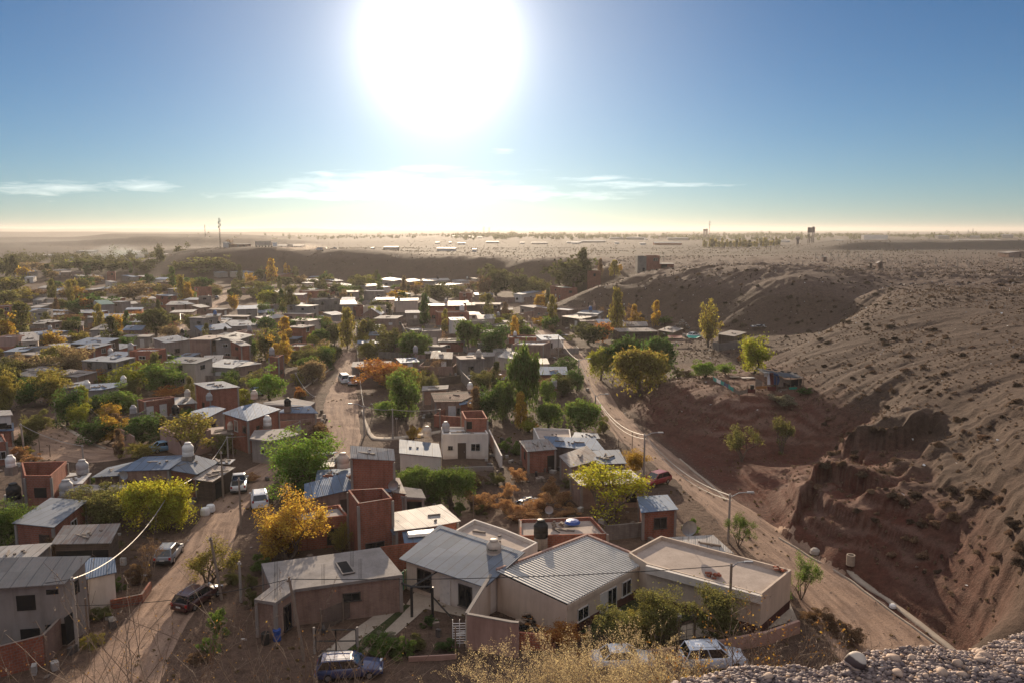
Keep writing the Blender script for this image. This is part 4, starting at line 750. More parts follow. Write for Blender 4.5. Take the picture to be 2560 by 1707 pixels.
# ------------------------------------------------------------------ the houses of the middle distance
MID = """A 1525 818 1685 815 3 7 pale bright zinc|A 1560 888 1765 882 3 6 pale bright zinc|A 930 815 1045 810 4.6 9 grey green zinc|A 1155 862 1297 858 3 5 brick blue zinc|A 800 933 912 933 2.8 7 grey bright zinc|A 916 937 1076 935 2.8 7 grey blue zinc|A 1040 937 1160 935 2.8 6 pale bright zinc|A 750 885 850 882 2.8 5 brick bright zinc|A 1522 737 1622 730 4.6 6 brick zinc zinc|A 1030 772 1147 750 3.2 9 brick rust zinc
A 1740 932 1872 936 5.6 5 grey conc slab|A 1874 930 1990 930 5 5 pale zinc zinc|A 1962 992 2050 990 3 6 white bright zinc|A 2062 982 2270 988 3 5 grey zinc zinc|A 2178 858 2360 852 3.6 11 grey blue zinc|A 1850 1058 2120 1030 3 5 block blue zinc|A 2132 1012 2360 1002 3 4 grey zinc zinc|A 1735 1132 1932 1132 5.2 7 pale pinkconc slab|A 1980 1142 2172 1140 5 8 grey dark zinc|A 2175 1140 2310 1090 5 4 grey dark zinc
A 1520 1162 1732 1135 3.8 4 grey zinc zinc|A 1182 1238 1424 1240 5.4 4 brick white flat|A 1435 1332 1530 1322 2.8 5 brick zinc zinc|A 910 1332 1064 1335 2.8 8 brick blue zinc|A 830 1047 962 1046 2.8 8 grey grey zinc|A 820 1132 962 1132 3 6 white bright zinc|A 1130 1048 1296 1048 2.8 5 pale blue zinc|A 1125 1106 1362 1108 2.8 4 grey conc slab|A -30 1112 137 1110 3.4 4 pink white flat|A 205 1152 347 1144 2.8 6 cream bright zinc
A 230 1112 350 1102 2.8 6 white bright zinc|A 352 1092 622 1056 2.8 6 grey blue zinc|A 38 1242 222 1240 2.9 6 grey blue zinc|A 225 1207 482 1205 3.2 3 grey white flat|A 560 1212 722 1198 2.8 5 pale bright zinc|A 700 1217 932 1186 2.9 5 brick bright zinc|A 258 842 362 842 3 6 grey bright zinc|A 392 762 562 762 3 4 cream conc flat|A 300 777 382 776 2.8 6 grey grey zinc|A 980 517 1056 516 5.5 8 brick conc flat
A 890 557 946 554 3 10 grey bright zinc|A 735 557 802 552 3 9 grey bright zinc|A 660 517 742 514 3 10 pale conc flat|A 470 502 532 501 3 12 white bright zinc|A 558 520 642 518 3 10 pale rust zinc|A 225 567 302 566 3 9 white zinc zinc|A 168 523 252 523 3 10 grey zinc zinc|A -20 648 72 647 3 6 grey blue zinc|A 350 662 437 660 3 7 cream bright zinc|A 430 693 527 692 3.2 8 grey blue zinc
A 880 664 972 670 3 7 grey zinc zinc|A 1020 607 1072 604 3.4 6 white bright zinc|A 1224 562 1282 558 3 8 grey blue zinc|A 1330 562 1392 557 3 7 brick bright zinc|A 1400 584 1512 586 3 7 grey blue zinc|A 1233 618 1292 616 3 5 white zinc zinc|A 1165 652 1302 648 3 6 pale conc flat|A 2110 518 2202 512 3 5 cream grey zinc
A 2244 522 2337 514 3.8 8 white blue zinc|A 2010 522 2092 518 3 6 grey zinc zinc|A 1690 582 1742 581 3 6 grey blue zinc|A 1825 657 1942 652 5 4 brick conc flat|A 1830 742 1942 738 4.4 4 block conc flat|A 1368 762 1452 757 3 5 cream bright zinc|A 1095 804 1152 796 2.8 6 grey bright zinc|A 1150 812 1262 804 2.8 6 grey bright zinc|A 575 873 627 868 2.8 6 grey blue zinc|A 1280 918 1352 913 2.8 6 pale bright zinc
A 1713 813 1782 808 3 5 pale zinc zinc|A 1838 843 1922 834 2.6 5 pale bright zinc|A 1865 1342 2022 1336 2.6 4 cream bright zinc|A 2130 1392 2282 1325 3 5 grey zinc zinc|A 1975 1360 2126 1390 2.8 6 pale bright zinc|A 1610 1302 1732 1302 2.6 5 grey zinc zinc|A 2215 1190 2292 1183 4.4 5 brick bright zinc|A 470 978 562 965 2.8 4 pale bright zinc|A 300 992 402 988 2.8 5 grey bright zinc|A -60 832 132 824 5.2 6 brick conc flat
A 290 872 432 868 5 5 grey conc flat|A 1180 1320 1310 1318 2.6 3 brick conc slab|A 1440 1290 1560 1275 3 6 pale zinc zinc|A 640 600 720 597 3 6 grey bright zinc|A 100 700 200 698 3 8 pale zinc zinc|A 720 700 800 697 3 6 brick zinc zinc|A 1560 700 1640 697 3 6 pale conc flat|A 60 940 180 936 3 6 brick rust zinc|A 640 1010 760 1006 2.8 5 pale rust zinc|A 490 910 580 907 2.8 6 grey zinc zinc
B 195 702 318 697 4.4 6 white bright zinc|B 218 727 432 726 4.6 7 pink zinc zinc|B 430 692 672 682 4.2 7 brick conc flat|B 370 822 466 822 4.2 8 brick blue zinc|B 535 768 772 760 6 6 block conc flat|B 525 852 760 842 2.8 5 grey blue zinc|B 775 812 922 810 4.2 11 block dark zinc|B 990 690 1172 690 6.8 7 block white flat|B 975 785 1222 790 3.4 7 grey conc flat|B 1075 842 1222 836 3 6 grey conc slab
B 1085 942 1287 942 3.4 5 pale grey zinc|B 815 822 947 836 3.4 5 brick conc open|B 1280 780 1482 776 5.4 7 cream bright zinc|B 1270 838 1482 834 2.9 3 pale conc flat|B 1590 826 1912 822 5.2 5 brick bright zinc|B 1672 886 1957 884 5 5 brick conc flat|B 1258 597 1372 577 3.2 8 grey bright zinc|B 1408 606 1527 592 3 6 pale bright zinc|B 1538 598 1777 592 3 9 grey bright zinc|B 1885 600 1972 594 3 7 white bright zinc
B 1760 637 1892 624 3 7 cream bright zinc|B 1430 1048 1562 1042 2.4 6 block white flat|B 1525 1057 1702 1052 4 5 grey conc flat|B 2042 948 2192 942 2.8 5 cream bright zinc|B 1955 908 2062 906 2.6 5 white bright zinc|B 2110 1000 2345 1022 3 7 block conc flat|B 1590 1196 1707 1198 3 3 grey conc slab|B 1880 1312 2088 1302 3.6 4 block pinkconc slab|B 1610 1304 1792 1306 2.8 4 wood rust zinc|B 1335 1344 1492 1334 2.4 4 pale blue zinc
B 2225 1290 2400 1312 3.2 4 cream bright zinc|B -10 984 117 974 3 6 grey conc slab|B 118 1294 207 1292 4.6 3 brick conc flat|B 480 564 572 562 3 8 pale zinc zinc|B 468 594 572 592 3 6 grey bright zinc|B 468 618 532 614 3 5 cream bright zinc|B 720 602 802 594 3 6 pale zinc zinc|B 832 642 902 634 3 7 white zinc zinc|B 1012 648 1172 634 3 6 grey bright zinc|B 1178 654 1232 650 3 5 white bright zinc
B 190 548 347 524 4 7 brick conc flat|B 700 912 812 902 2.8 5 grey zinc zinc|B 90 950 290 928 2.8 5 pale bright zinc|B 920 1022 1142 1018 2.6 3 grey zinc zinc|B 1320 720 1420 716 2.8 5 grey zinc zinc|B 700 640 790 632 3 6 brick conc flat|B 560 690 640 686 3 7 pale green zinc|B 20 890 160 886 2.8 5 block zinc zinc|B 1040 1098 1180 1094 2.6 3 pale zinc zinc|B 1560 1258 1690 1254 2.4 2 wood rust zinc
C 205 852 532 856 3 7 pale white flat|C 75 828 205 842 3 6 grey conc slab|C 458 922 632 946 3 6 wood rust zinc|C 600 896 780 902 3 6 grey zinc zinc|C 635 964 782 962 2.8 3 cream pinkconc slab|C 800 988 1032 986 2.8 4 pale blue zinc|C 985 1064 1332 1056 2.6 4 wood rust zinc|C 1000 1012 1242 1010 2.6 4 grey rust zinc|C 88 732 292 682 3 4 white zinc zinc|C 350 652 462 646 4.2 6 brick white flat
C 0 1178 287 1182 3.8 6 pale white flat|C -10 1308 132 1302 3 4 brick bright zinc|C 240 1452 502 1450 3 4 brick blue zinc|C 1900 1092 2040 1096 2.8 4 wood rust zinc|C 1350 1060 1480 1056 2.4 3 wood rust zinc"""
for k, row in enumerate(MID.replace('\n', '|').split('|')):
    f = row.split(); t = f[0]; a = list(map(float, f[1:7]))
    HB(t, *a[:4], a[4], a[5], wall=f[7], roof=f[8], kind=f[9], seed=k, rise=random.Random(k).uniform(.1, .9), skew=random.Random(k + 5).uniform(-.25, .25))
# gabled pair
def gable(t, xl, yl, xr, yr, apex, depth, h, rise, wall, roof, label):
    a = hz_pt(*T(t, xl, yl), h); b = hz_pt(*T(t, xr, yr), h); b.z = a.z; d = (b - a).normalized(); nr = Vector((-d.y, d.x, 0)); m = (a + b) / 2
    g0 = lz(m.x, m.y); H = empty('house', (m.x, m.y, g0), 0, label, 'house', 'houses of the hillside town'); o = Vector((m.x, m.y, g0))
    A, B, M = a - o, b - o, m - o + Vector((0, 0, rise)); D_ = nr * depth; mb = MB(); z = lambda p: Vector((p.x, p.y, -.4))
    mb.quad(z(A), z(B), B, M, A); mb.quad(z(B), z(B + D_), B + D_, B); mb.quad(z(A + D_), z(A), A, A + D_); mb.quad(z(B + D_), z(A + D_), A + D_, M + D_, B + D_)
    mb.obj('wall', WALL[wall], H)
    rb = MB(); e = nr * -.3; f = nr * (depth + .3); up = Vector((0, 0, .08)); dn = Vector((0, 0, -rise / ((b - a).length / 2) * .3))
    for (s, p) in ((-1, A), (1, B)):
        q = p + d * s * .3 + dn; rb.prism([q + e, q + f, M + f, M + e] if s > 0 else [q + f, q + e, M + e, M + f], [v + up for v in ([q + e, q + f, M + f, M + e] if s > 0 else [q + f, q + e, M + e, M + f])])
    ro = rb.obj('roof', ROOF[roof], H); roof_uv(ro, [A, M, M + D_, A + D_])
    window_part(H, A.lerp(B, .3) + Vector((0, 0, -1.2)), d, -nr, 1.1, 1.0); window_part(H, A.lerp(B, .7) + Vector((0, 0, -1.2)), d, -nr, 1.1, 1.0, 'window', True)
    return H
gable('B', 975, 905, 1140, 905, 0, 7, 3.4, 1.9, 'pale', 'white', 'pale brick house with a white gabled roof facing the middle street')
gable('B', 1465, 816, 1655, 818, 0, 7, 3.2, 1.8, 'grey', 'grey', 'grey gabled house with a tank behind its ridge')
# the red and grey house alone on the plateau edge
def far_pt(t, x, y, Y): return at_y(*T(t, x, y), Y)
a = far_pt('C', 1152, 476, 335); b = far_pt('C', 1355, 476, 335)
g = lz((a.x + b.x) / 2, 337); hgt = far_pt('C', 1152, 370, 335).z - g
house([(a.x, 335, g + hgt), ((a.x * .6 + b.x * .4), 335, g + hgt), ((a.x * .6 + b.x * .4), 341, g + hgt), (a.x, 341, g + hgt)], wall='block', roof='conc', kind='flat', label='grey block half of the lone house on the plateau edge', opens=[(0, .7, .2, .9, 2, 'hole')])
house([((a.x * .6 + b.x * .4) + .02, 335.4, g + hgt + .15), (b.x, 335.4, g + hgt + .15), (b.x, 341, g + hgt + .15), ((a.x * .6 + b.x * .4) + .02, 341, g + hgt + .15)], wall='brick', roof='conc', kind='flat', label='red brick half of the lone house on the plateau edge', opens=[(0, .7, 4.0, 1.8, 1.2, 'window')])
c = far_pt('C', 1480, 478, 335)
house([(b.x + .05, 334, g + 2.7), (c.x, 334, g + 2.7), (c.x, 339, g + 2.9), (b.x + .05, 339, g + 2.9)], wall='brick', roof='rust', name='shed', label='low brick shed attached to the lone plateau house', opens=[(0, .3, .3, 2.5, 1.6, 'hole')])
# ------------------------------------------------------------------ trees and shrubs
def b_leaf(nt):
    oi = nt.new('ShaderNodeObjectInfo'); g = nt.new('ShaderNodeNewGeometry'); r = g.outputs['Random Per Island']
    hs = nt.new('ShaderNodeHueSaturation'); nt.set(hs, 'Hue', nt.m('ADD', .47, nt.m('MULTIPLY', r, .06))); nt.set(hs, 'Saturation', 1.0); nt.set(hs, 'Value', nt.m('ADD', .55, nt.m('MULTIPLY', r, .9))); nt.set(hs, 'Color', oi.outputs['Color'])
    d = nt.new('ShaderNodeBsdfDiffuse'); nt.set(d, 0, hs.outputs[0]); t = nt.new('ShaderNodeBsdfTranslucent'); nt.set(t, 0, nt.mix(1.0, hs.outputs[0], (1.38, 1.26, .9), 'MULTIPLY'))
    m = nt.new('ShaderNodeMixShader'); nt.set(m, 0, .48); nt.set(m, 1, d); nt.set(m, 2, t); return m
M_LEAF = mat('leaves', b_leaf); M_BARK = mat('bark', b_plain((.13, .10, .078), .95, var=.6, sc=6)); M_TWIG = mat('pale_twigs', b_plain((.24, .18, .135), .9, var=.5, sc=8))
def leaf_mesh(name, C, size, rng, aspect=1.6, droop=0.0, m=M_LEAF):
    """C: leaf centres (n,3); every leaf one small diamond"""
    n = len(C); a = rng.normal(size=(n, 3)); a[:, 2] = a[:, 2] * (1 - droop) - droop * 2.2; a /= np.linalg.norm(a, axis=1)[:, None]
    b = np.cross(a, rng.normal(size=(n, 3))); b /= np.linalg.norm(b, axis=1)[:, None] + 1e-9
    s = size * rng.uniform(.6, 1.35, n)[:, None]; a = a * s * aspect / 2; b = b * s / 2
    V = np.stack([C - a, C + b * 1.0 - a * .1, C + a, C - b * 1.0 - a * .1], 1).reshape(-1, 3)
    me = bpy.data.meshes.new(name); me.vertices.add(4 * n); me.vertices.foreach_set('co', V.ravel()); me.loops.add(4 * n); me.loops.foreach_set('vertex_index', np.arange(4 * n, dtype=np.int32))
    me.polygons.add(n); me.polygons.foreach_set('loop_start', np.arange(0, 4 * n, 4, dtype=np.int32)); me.polygons.foreach_set('loop_total', np.full(n, 4, dtype=np.int32))
    me.update(calc_edges=True); me.materials.append(m); return me
def limbs(mb, p, d, L, r, depth, rnd, tips, spread=.6, up=.25, seg=3, n=5, kids=(2, 4)):
    pts = [p]; q = p.copy(); dd = d.copy()
    for k in range(seg):
        dd = (dd + Vector((rnd.gauss(0, .16), rnd.gauss(0, .16), rnd.gauss(0, .1) + up * .12))).normalized(); q = q + dd * L / seg; pts.append(q.copy())
    mb.tube(pts, r, n if depth > 0 else 3, r2=r * .6, cap=False)
    if depth <= 0: tips.append((q, dd)); tips.append((pts[-2], dd)); return
    for k in range(rnd.randint(*kids)):
        a = Vector((rnd.gauss(0, 1), rnd.gauss(0, 1), rnd.gauss(0, .5) + up)).normalized(); nd = (dd * (1 - spread) + a * spread).normalized()
        s = pts[-1] if k < 2 else pts[rnd.randint(1, len(pts) - 1)]
        limbs(mb, s, nd, L * rnd.uniform(.6, .85), r * .58, depth - 1, rnd, tips, spread, up, seg, n, kids)
def clump_points(rng, centres, rad, per, squash=.8):
    out = []
    for (c, r) in zip(centres, rad):
        u = rng.normal(size=(per, 3)); u /= np.linalg.norm(u, axis=1)[:, None]; rr_ = r * rng.uniform(.35, 1.0, per)[:, None] ** .6
        q = u * rr_; q[:, 2] *= squash; out.append(c + q)
    return np.concatenate(out)
PROTO = {}
def make_proto(sp, var, n, leaf):
    """crown and trunk meshes of a tree 1 unit tall and about 1 unit wide (scaled when planted)"""
    rng = np.random.default_rng(100 * var + sum(map(ord, sp)) % 7 + len(sp) * 13); rnd = random.Random(var * 31 + len(sp)); tb = MB(); tips = []
    if sp == 'poplar':
        k = 46; t = rng.uniform(.12, .97, k); rad = .42 * np.sin(np.pi * np.clip(t, 0, 1) ** .75) ** .8 + .05; an = rng.uniform(0, 2 * np.pi, k)
        ro = rad * rng.uniform(.2, .85, k); C = np.stack([ro * np.cos(an), ro * np.sin(an), t], 1); P = clump_points(rng, C, rng.uniform(.10, .2, k), n // k, .75); P[:, 2] = P[:, 2] * 1.0
        tb.tube([(0, 0, -.02), (.01, 0, .3), (0, .01, .6), (0, 0, .93)], .035, 6, r2=.006)
        for q in range(14):
            z = rnd.uniform(.1, .6); a = rnd.uniform(0, 6.28); tb.tube([(0, 0, z), (.18 * math.cos(a), .18 * math.sin(a), z + .12), (.3 * math.cos(a), .3 * math.sin(a), z + .3)], .012, 4, r2=.003)
        P = P[P[:, 2] < 1.02]
    elif sp == 'plume':
        P = []; 
        for q in range(13):
            a = q * 2.4; L = rnd.uniform(.55, 1.0) if q else 1.0; ro = (.06 + .40 * (1 - L) + rnd.uniform(0, .1)) if q else 0; b = Vector((0, 0, .12)); e = Vector((ro * math.cos(a) * 1.3, ro * math.sin(a) * 1.3, L))
            tb.tube([b, b.lerp(e, .5) + Vector((ro * .3 * math.cos(a), ro * .3 * math.sin(a), 0)), e], .016, 4, r2=.003)
            t = rng.uniform(.15, 1, n // 13)[:, None]; c = np.array(b)[None] * (1 - t) + np.array(e)[None] * t; s = (.07 * np.sin(np.pi * np.clip(t, 0, .97)) + .012)
            P.append(c + rng.normal(size=c.shape) * s * np.array([1, 1, .8]))
        P = np.concatenate(P); tb.tube([(0, 0, -.03), (0, 0, .15)], .04, 6, r2=.03)
    elif sp == 'willow':
        k = 60; u = rng.normal(size=(k, 3)); u /= np.linalg.norm(u, axis=1)[:, None]; u[:, 2] = np.abs(u[:, 2]) * .9 - .1; C = u * np.array([.42, .42, .34]) * rng.uniform(.55, 1.05, k)[:, None] + np.array([0, 0, .58])
        P = clump_points(rng, C, rng.uniform(.08, .15, k), n // k // 2, .9)
        D_ = clump_points(rng, C, rng.uniform(.07, .13, k), n // k // 2, .6); D_[:, 2] -= rng.uniform(0, 1, len(D_)) ** 1.2 * .5 * rng.uniform(.5, 1.2, len(D_)); D_[:, :2] *= 1.04
        P = np.concatenate([P, D_[D_[:, 2] > .05]]); limbs(tb, Vector((0, 0, -.03)), Vector((.05, 0, 1)), .3, .05, 2, rnd, tips, .55, .4)
    elif sp in ('round', 'bush'):
        k = 44 if sp == 'round' else 26; u = rng.normal(size=(k, 3)); u /= np.linalg.norm(u, axis=1)[:, None]
        lo = .49 if sp == 'round' else .42; hh = .46 if sp == 'round' else .44
        C = u * np.array([.40, .40, hh]) * rng.uniform(.35, 1.08, k)[:, None] * (1 + .32 * rng.normal(size=(k, 1)).clip(-1, 1)) + np.array([0, 0, lo]); C[:, 2] = np.maximum(C[:, 2], .1)
        P = clump_points(rng, C, rng.uniform(.09, .19, k), n // k, .8); P[:, 2] = np.abs(P[:, 2])
        if sp == 'round': limbs(tb, Vector((0, 0, -.03)), Vector((.03, .02, 1)), .3, .04, 2, rnd, tips, .55, .35)
        else:
            for q in range(7): a = q * .9; tb.tube([(0, 0, -.03), (.16 * math.cos(a), .16 * math.sin(a), .3), (.34 * math.cos(a), .34 * math.sin(a), .62)], .016, 4, r2=.004)
    elif sp in ('sparse', 'bare', 'umbrella'):
        for q in range(4 if sp != 'umbrella' else 3):
            a = q * 1.9 + var; limbs(tb, Vector((0, 0, -.03)), Vector((.55 * math.cos(a), .55 * math.sin(a), 1)).normalized(), .36, .024, 3, rnd, tips, .5, .25, kids=(2, 3))
        TP = np.array([list(t[0]) for t in tips]); zmax = TP[:, 2].max(); wmax = np.percentile(np.hypot(TP[:, 0], TP[:, 1]), 95); tb.v = [(x / wmax * .46, y / wmax * .46, z / zmax * .97) for (x, y, z) in tb.v]
        TP = TP / np.array([wmax / .46, wmax / .46, zmax / .97])
        if sp == 'umbrella': TP = TP[TP[:, 2] > .42]
        P = TP[rng.integers(0, len(TP), n)] + rng.normal(size=(n, 3)) * (.045 if sp == 'sparse' else .05)
    if sp in ('round', 'bush', 'willow'):
        q = rng.uniform(size=len(P)) < .07; c0 = np.array([0, 0, .5]); P[q] = c0 + (P[q] - c0) * rng.uniform(1.05, 1.32, (q.sum(), 1)); P[:, 2] = np.maximum(P[:, 2], .015)
    P = P[P[:, 2] > .01] if sp not in ('bare',) else P[:max(60, n // 12)]
    crown = leaf_mesh('crown', P, leaf, rng, 1.7 if sp != 'willow' else 2.6, .5 if sp == 'willow' else 0.0)
    return crown, tb.mesh('trunk', M_BARK if sp != 'bare' else M_TWIG)
def proto(sp, var, lod):
    k = (sp, var, lod)
    if k not in PROTO:
        n, lf = {0: (14000, .017), 1: (6000, .027), 2: (2200, .046), 3: (700, .08)}[lod]
        if sp == 'sparse' or sp == 'umbrella': n = int(n * .40); lf *= .95
        if sp == 'plume': n = int(n * .8); lf *= .8
        PROTO[k] = make_proto(sp, var, n, lf)
    return PROTO[k]
LEAFC = dict(dgreen=(.045, .075, .024), green=(.075, .11, .03), lgreen=(.095, .14, .035), bgreen=(.092, .145, .03), ygreen=(.16, .17, .028), olive=(.10, .10, .04), dkolive=(.055, .06, .028), yolive=(.155, .135, .04), gold=(.25, .165, .035),
             orange=(.25, .115, .04), tan=(.155, .12, .075), brown=(.115, .075, .05), tawny=(.25, .15, .085), yellow=(.27, .18, .04), yg=(.20, .195, .026), grey=(.15, .145, .11))
CWORD = dict(dgreen='dark green', green='green', lgreen='light green', bgreen='bright green', ygreen='yellow-green', olive='olive', dkolive='dark olive', yolive='yellowish olive', gold='golden', orange='orange', tan='tan', brown='brown', tawny='tawny', yellow='bright yellow', yg='acid yellow', grey='grey-green')
SWORD = dict(poplar=('poplar', 'tall narrow'), plume=('poplar', 'many-spired'), willow=('willow', 'drooping'), round=('tree', 'broad'), bush=('bush', 'low'), sparse=('tree', 'thin airy'), bare=('tree', 'nearly leafless'), umbrella=('tree', 'flat-topped open'))
ALL_TREES = []; _tn = [0]
def plant(sp, p, h, wd, col, label=None, group=None, lod=None, name=None):
    d = math.hypot(p.x, p.y); k = _tn[0]; _tn[0] += 1; rnd = random.Random(k * 17 + 3)
    lod = lod if lod is not None else (0 if d < 100 else 1 if d < 190 else 2 if d < 420 else 3)
    cm, tm = proto(sp, k % (3 if lod else 2), lod); noun, shape = SWORD[sp]
    nm = name or {'poplar': 'poplar_tree', 'plume': 'poplar_tree', 'willow': 'willow_tree', 'bush': 'bush', 'bare': 'bare_tree'}.get(sp, 'tree')
    T_ = empty(nm, p, rnd.uniform(0, 6.28), label, noun, group or ('trees and bushes of the town'))
    c = Vector(LEAFC[col]) * rnd.uniform(1.3, 1.75)
    for (me, n_) in ((tm, 'trunk' if sp != 'bush' else 'stem'), (cm, 'crown' if sp != 'bush' else 'foliage')):
        o = bpy.data.objects.new(n_, me); o.parent = T_; o.scale = (wd, wd, h); o.color = (c.x, c.y, c.z, 1); COL.objects.link(o)
    ALL_TREES.append((T_, sp, col, h, label)); return T_
WSC = dict(poplar=1.4, plume=1.1, willow=1.3, round=1.45, bush=1.25, sparse=1.15, umbrella=1.1, bare=1.1)
def tree_px(t, sp, x, yb, yt, wpx, col, **kw):
    q = ground_px(*T(t, x, yb)) if T(t, x, yb)[1] < 1560 or True else None
    dist = math.hypot(q.y, CAMZ - q.z); tp = at_y(*T(t, x, yt), q.y)
    return plant(sp, q, max(.4, (tp.z - q.z) * 1.04), max(.3, WSC.get(sp, 1.25) * wpx / 3.672 / FPX * dist), col, **kw)
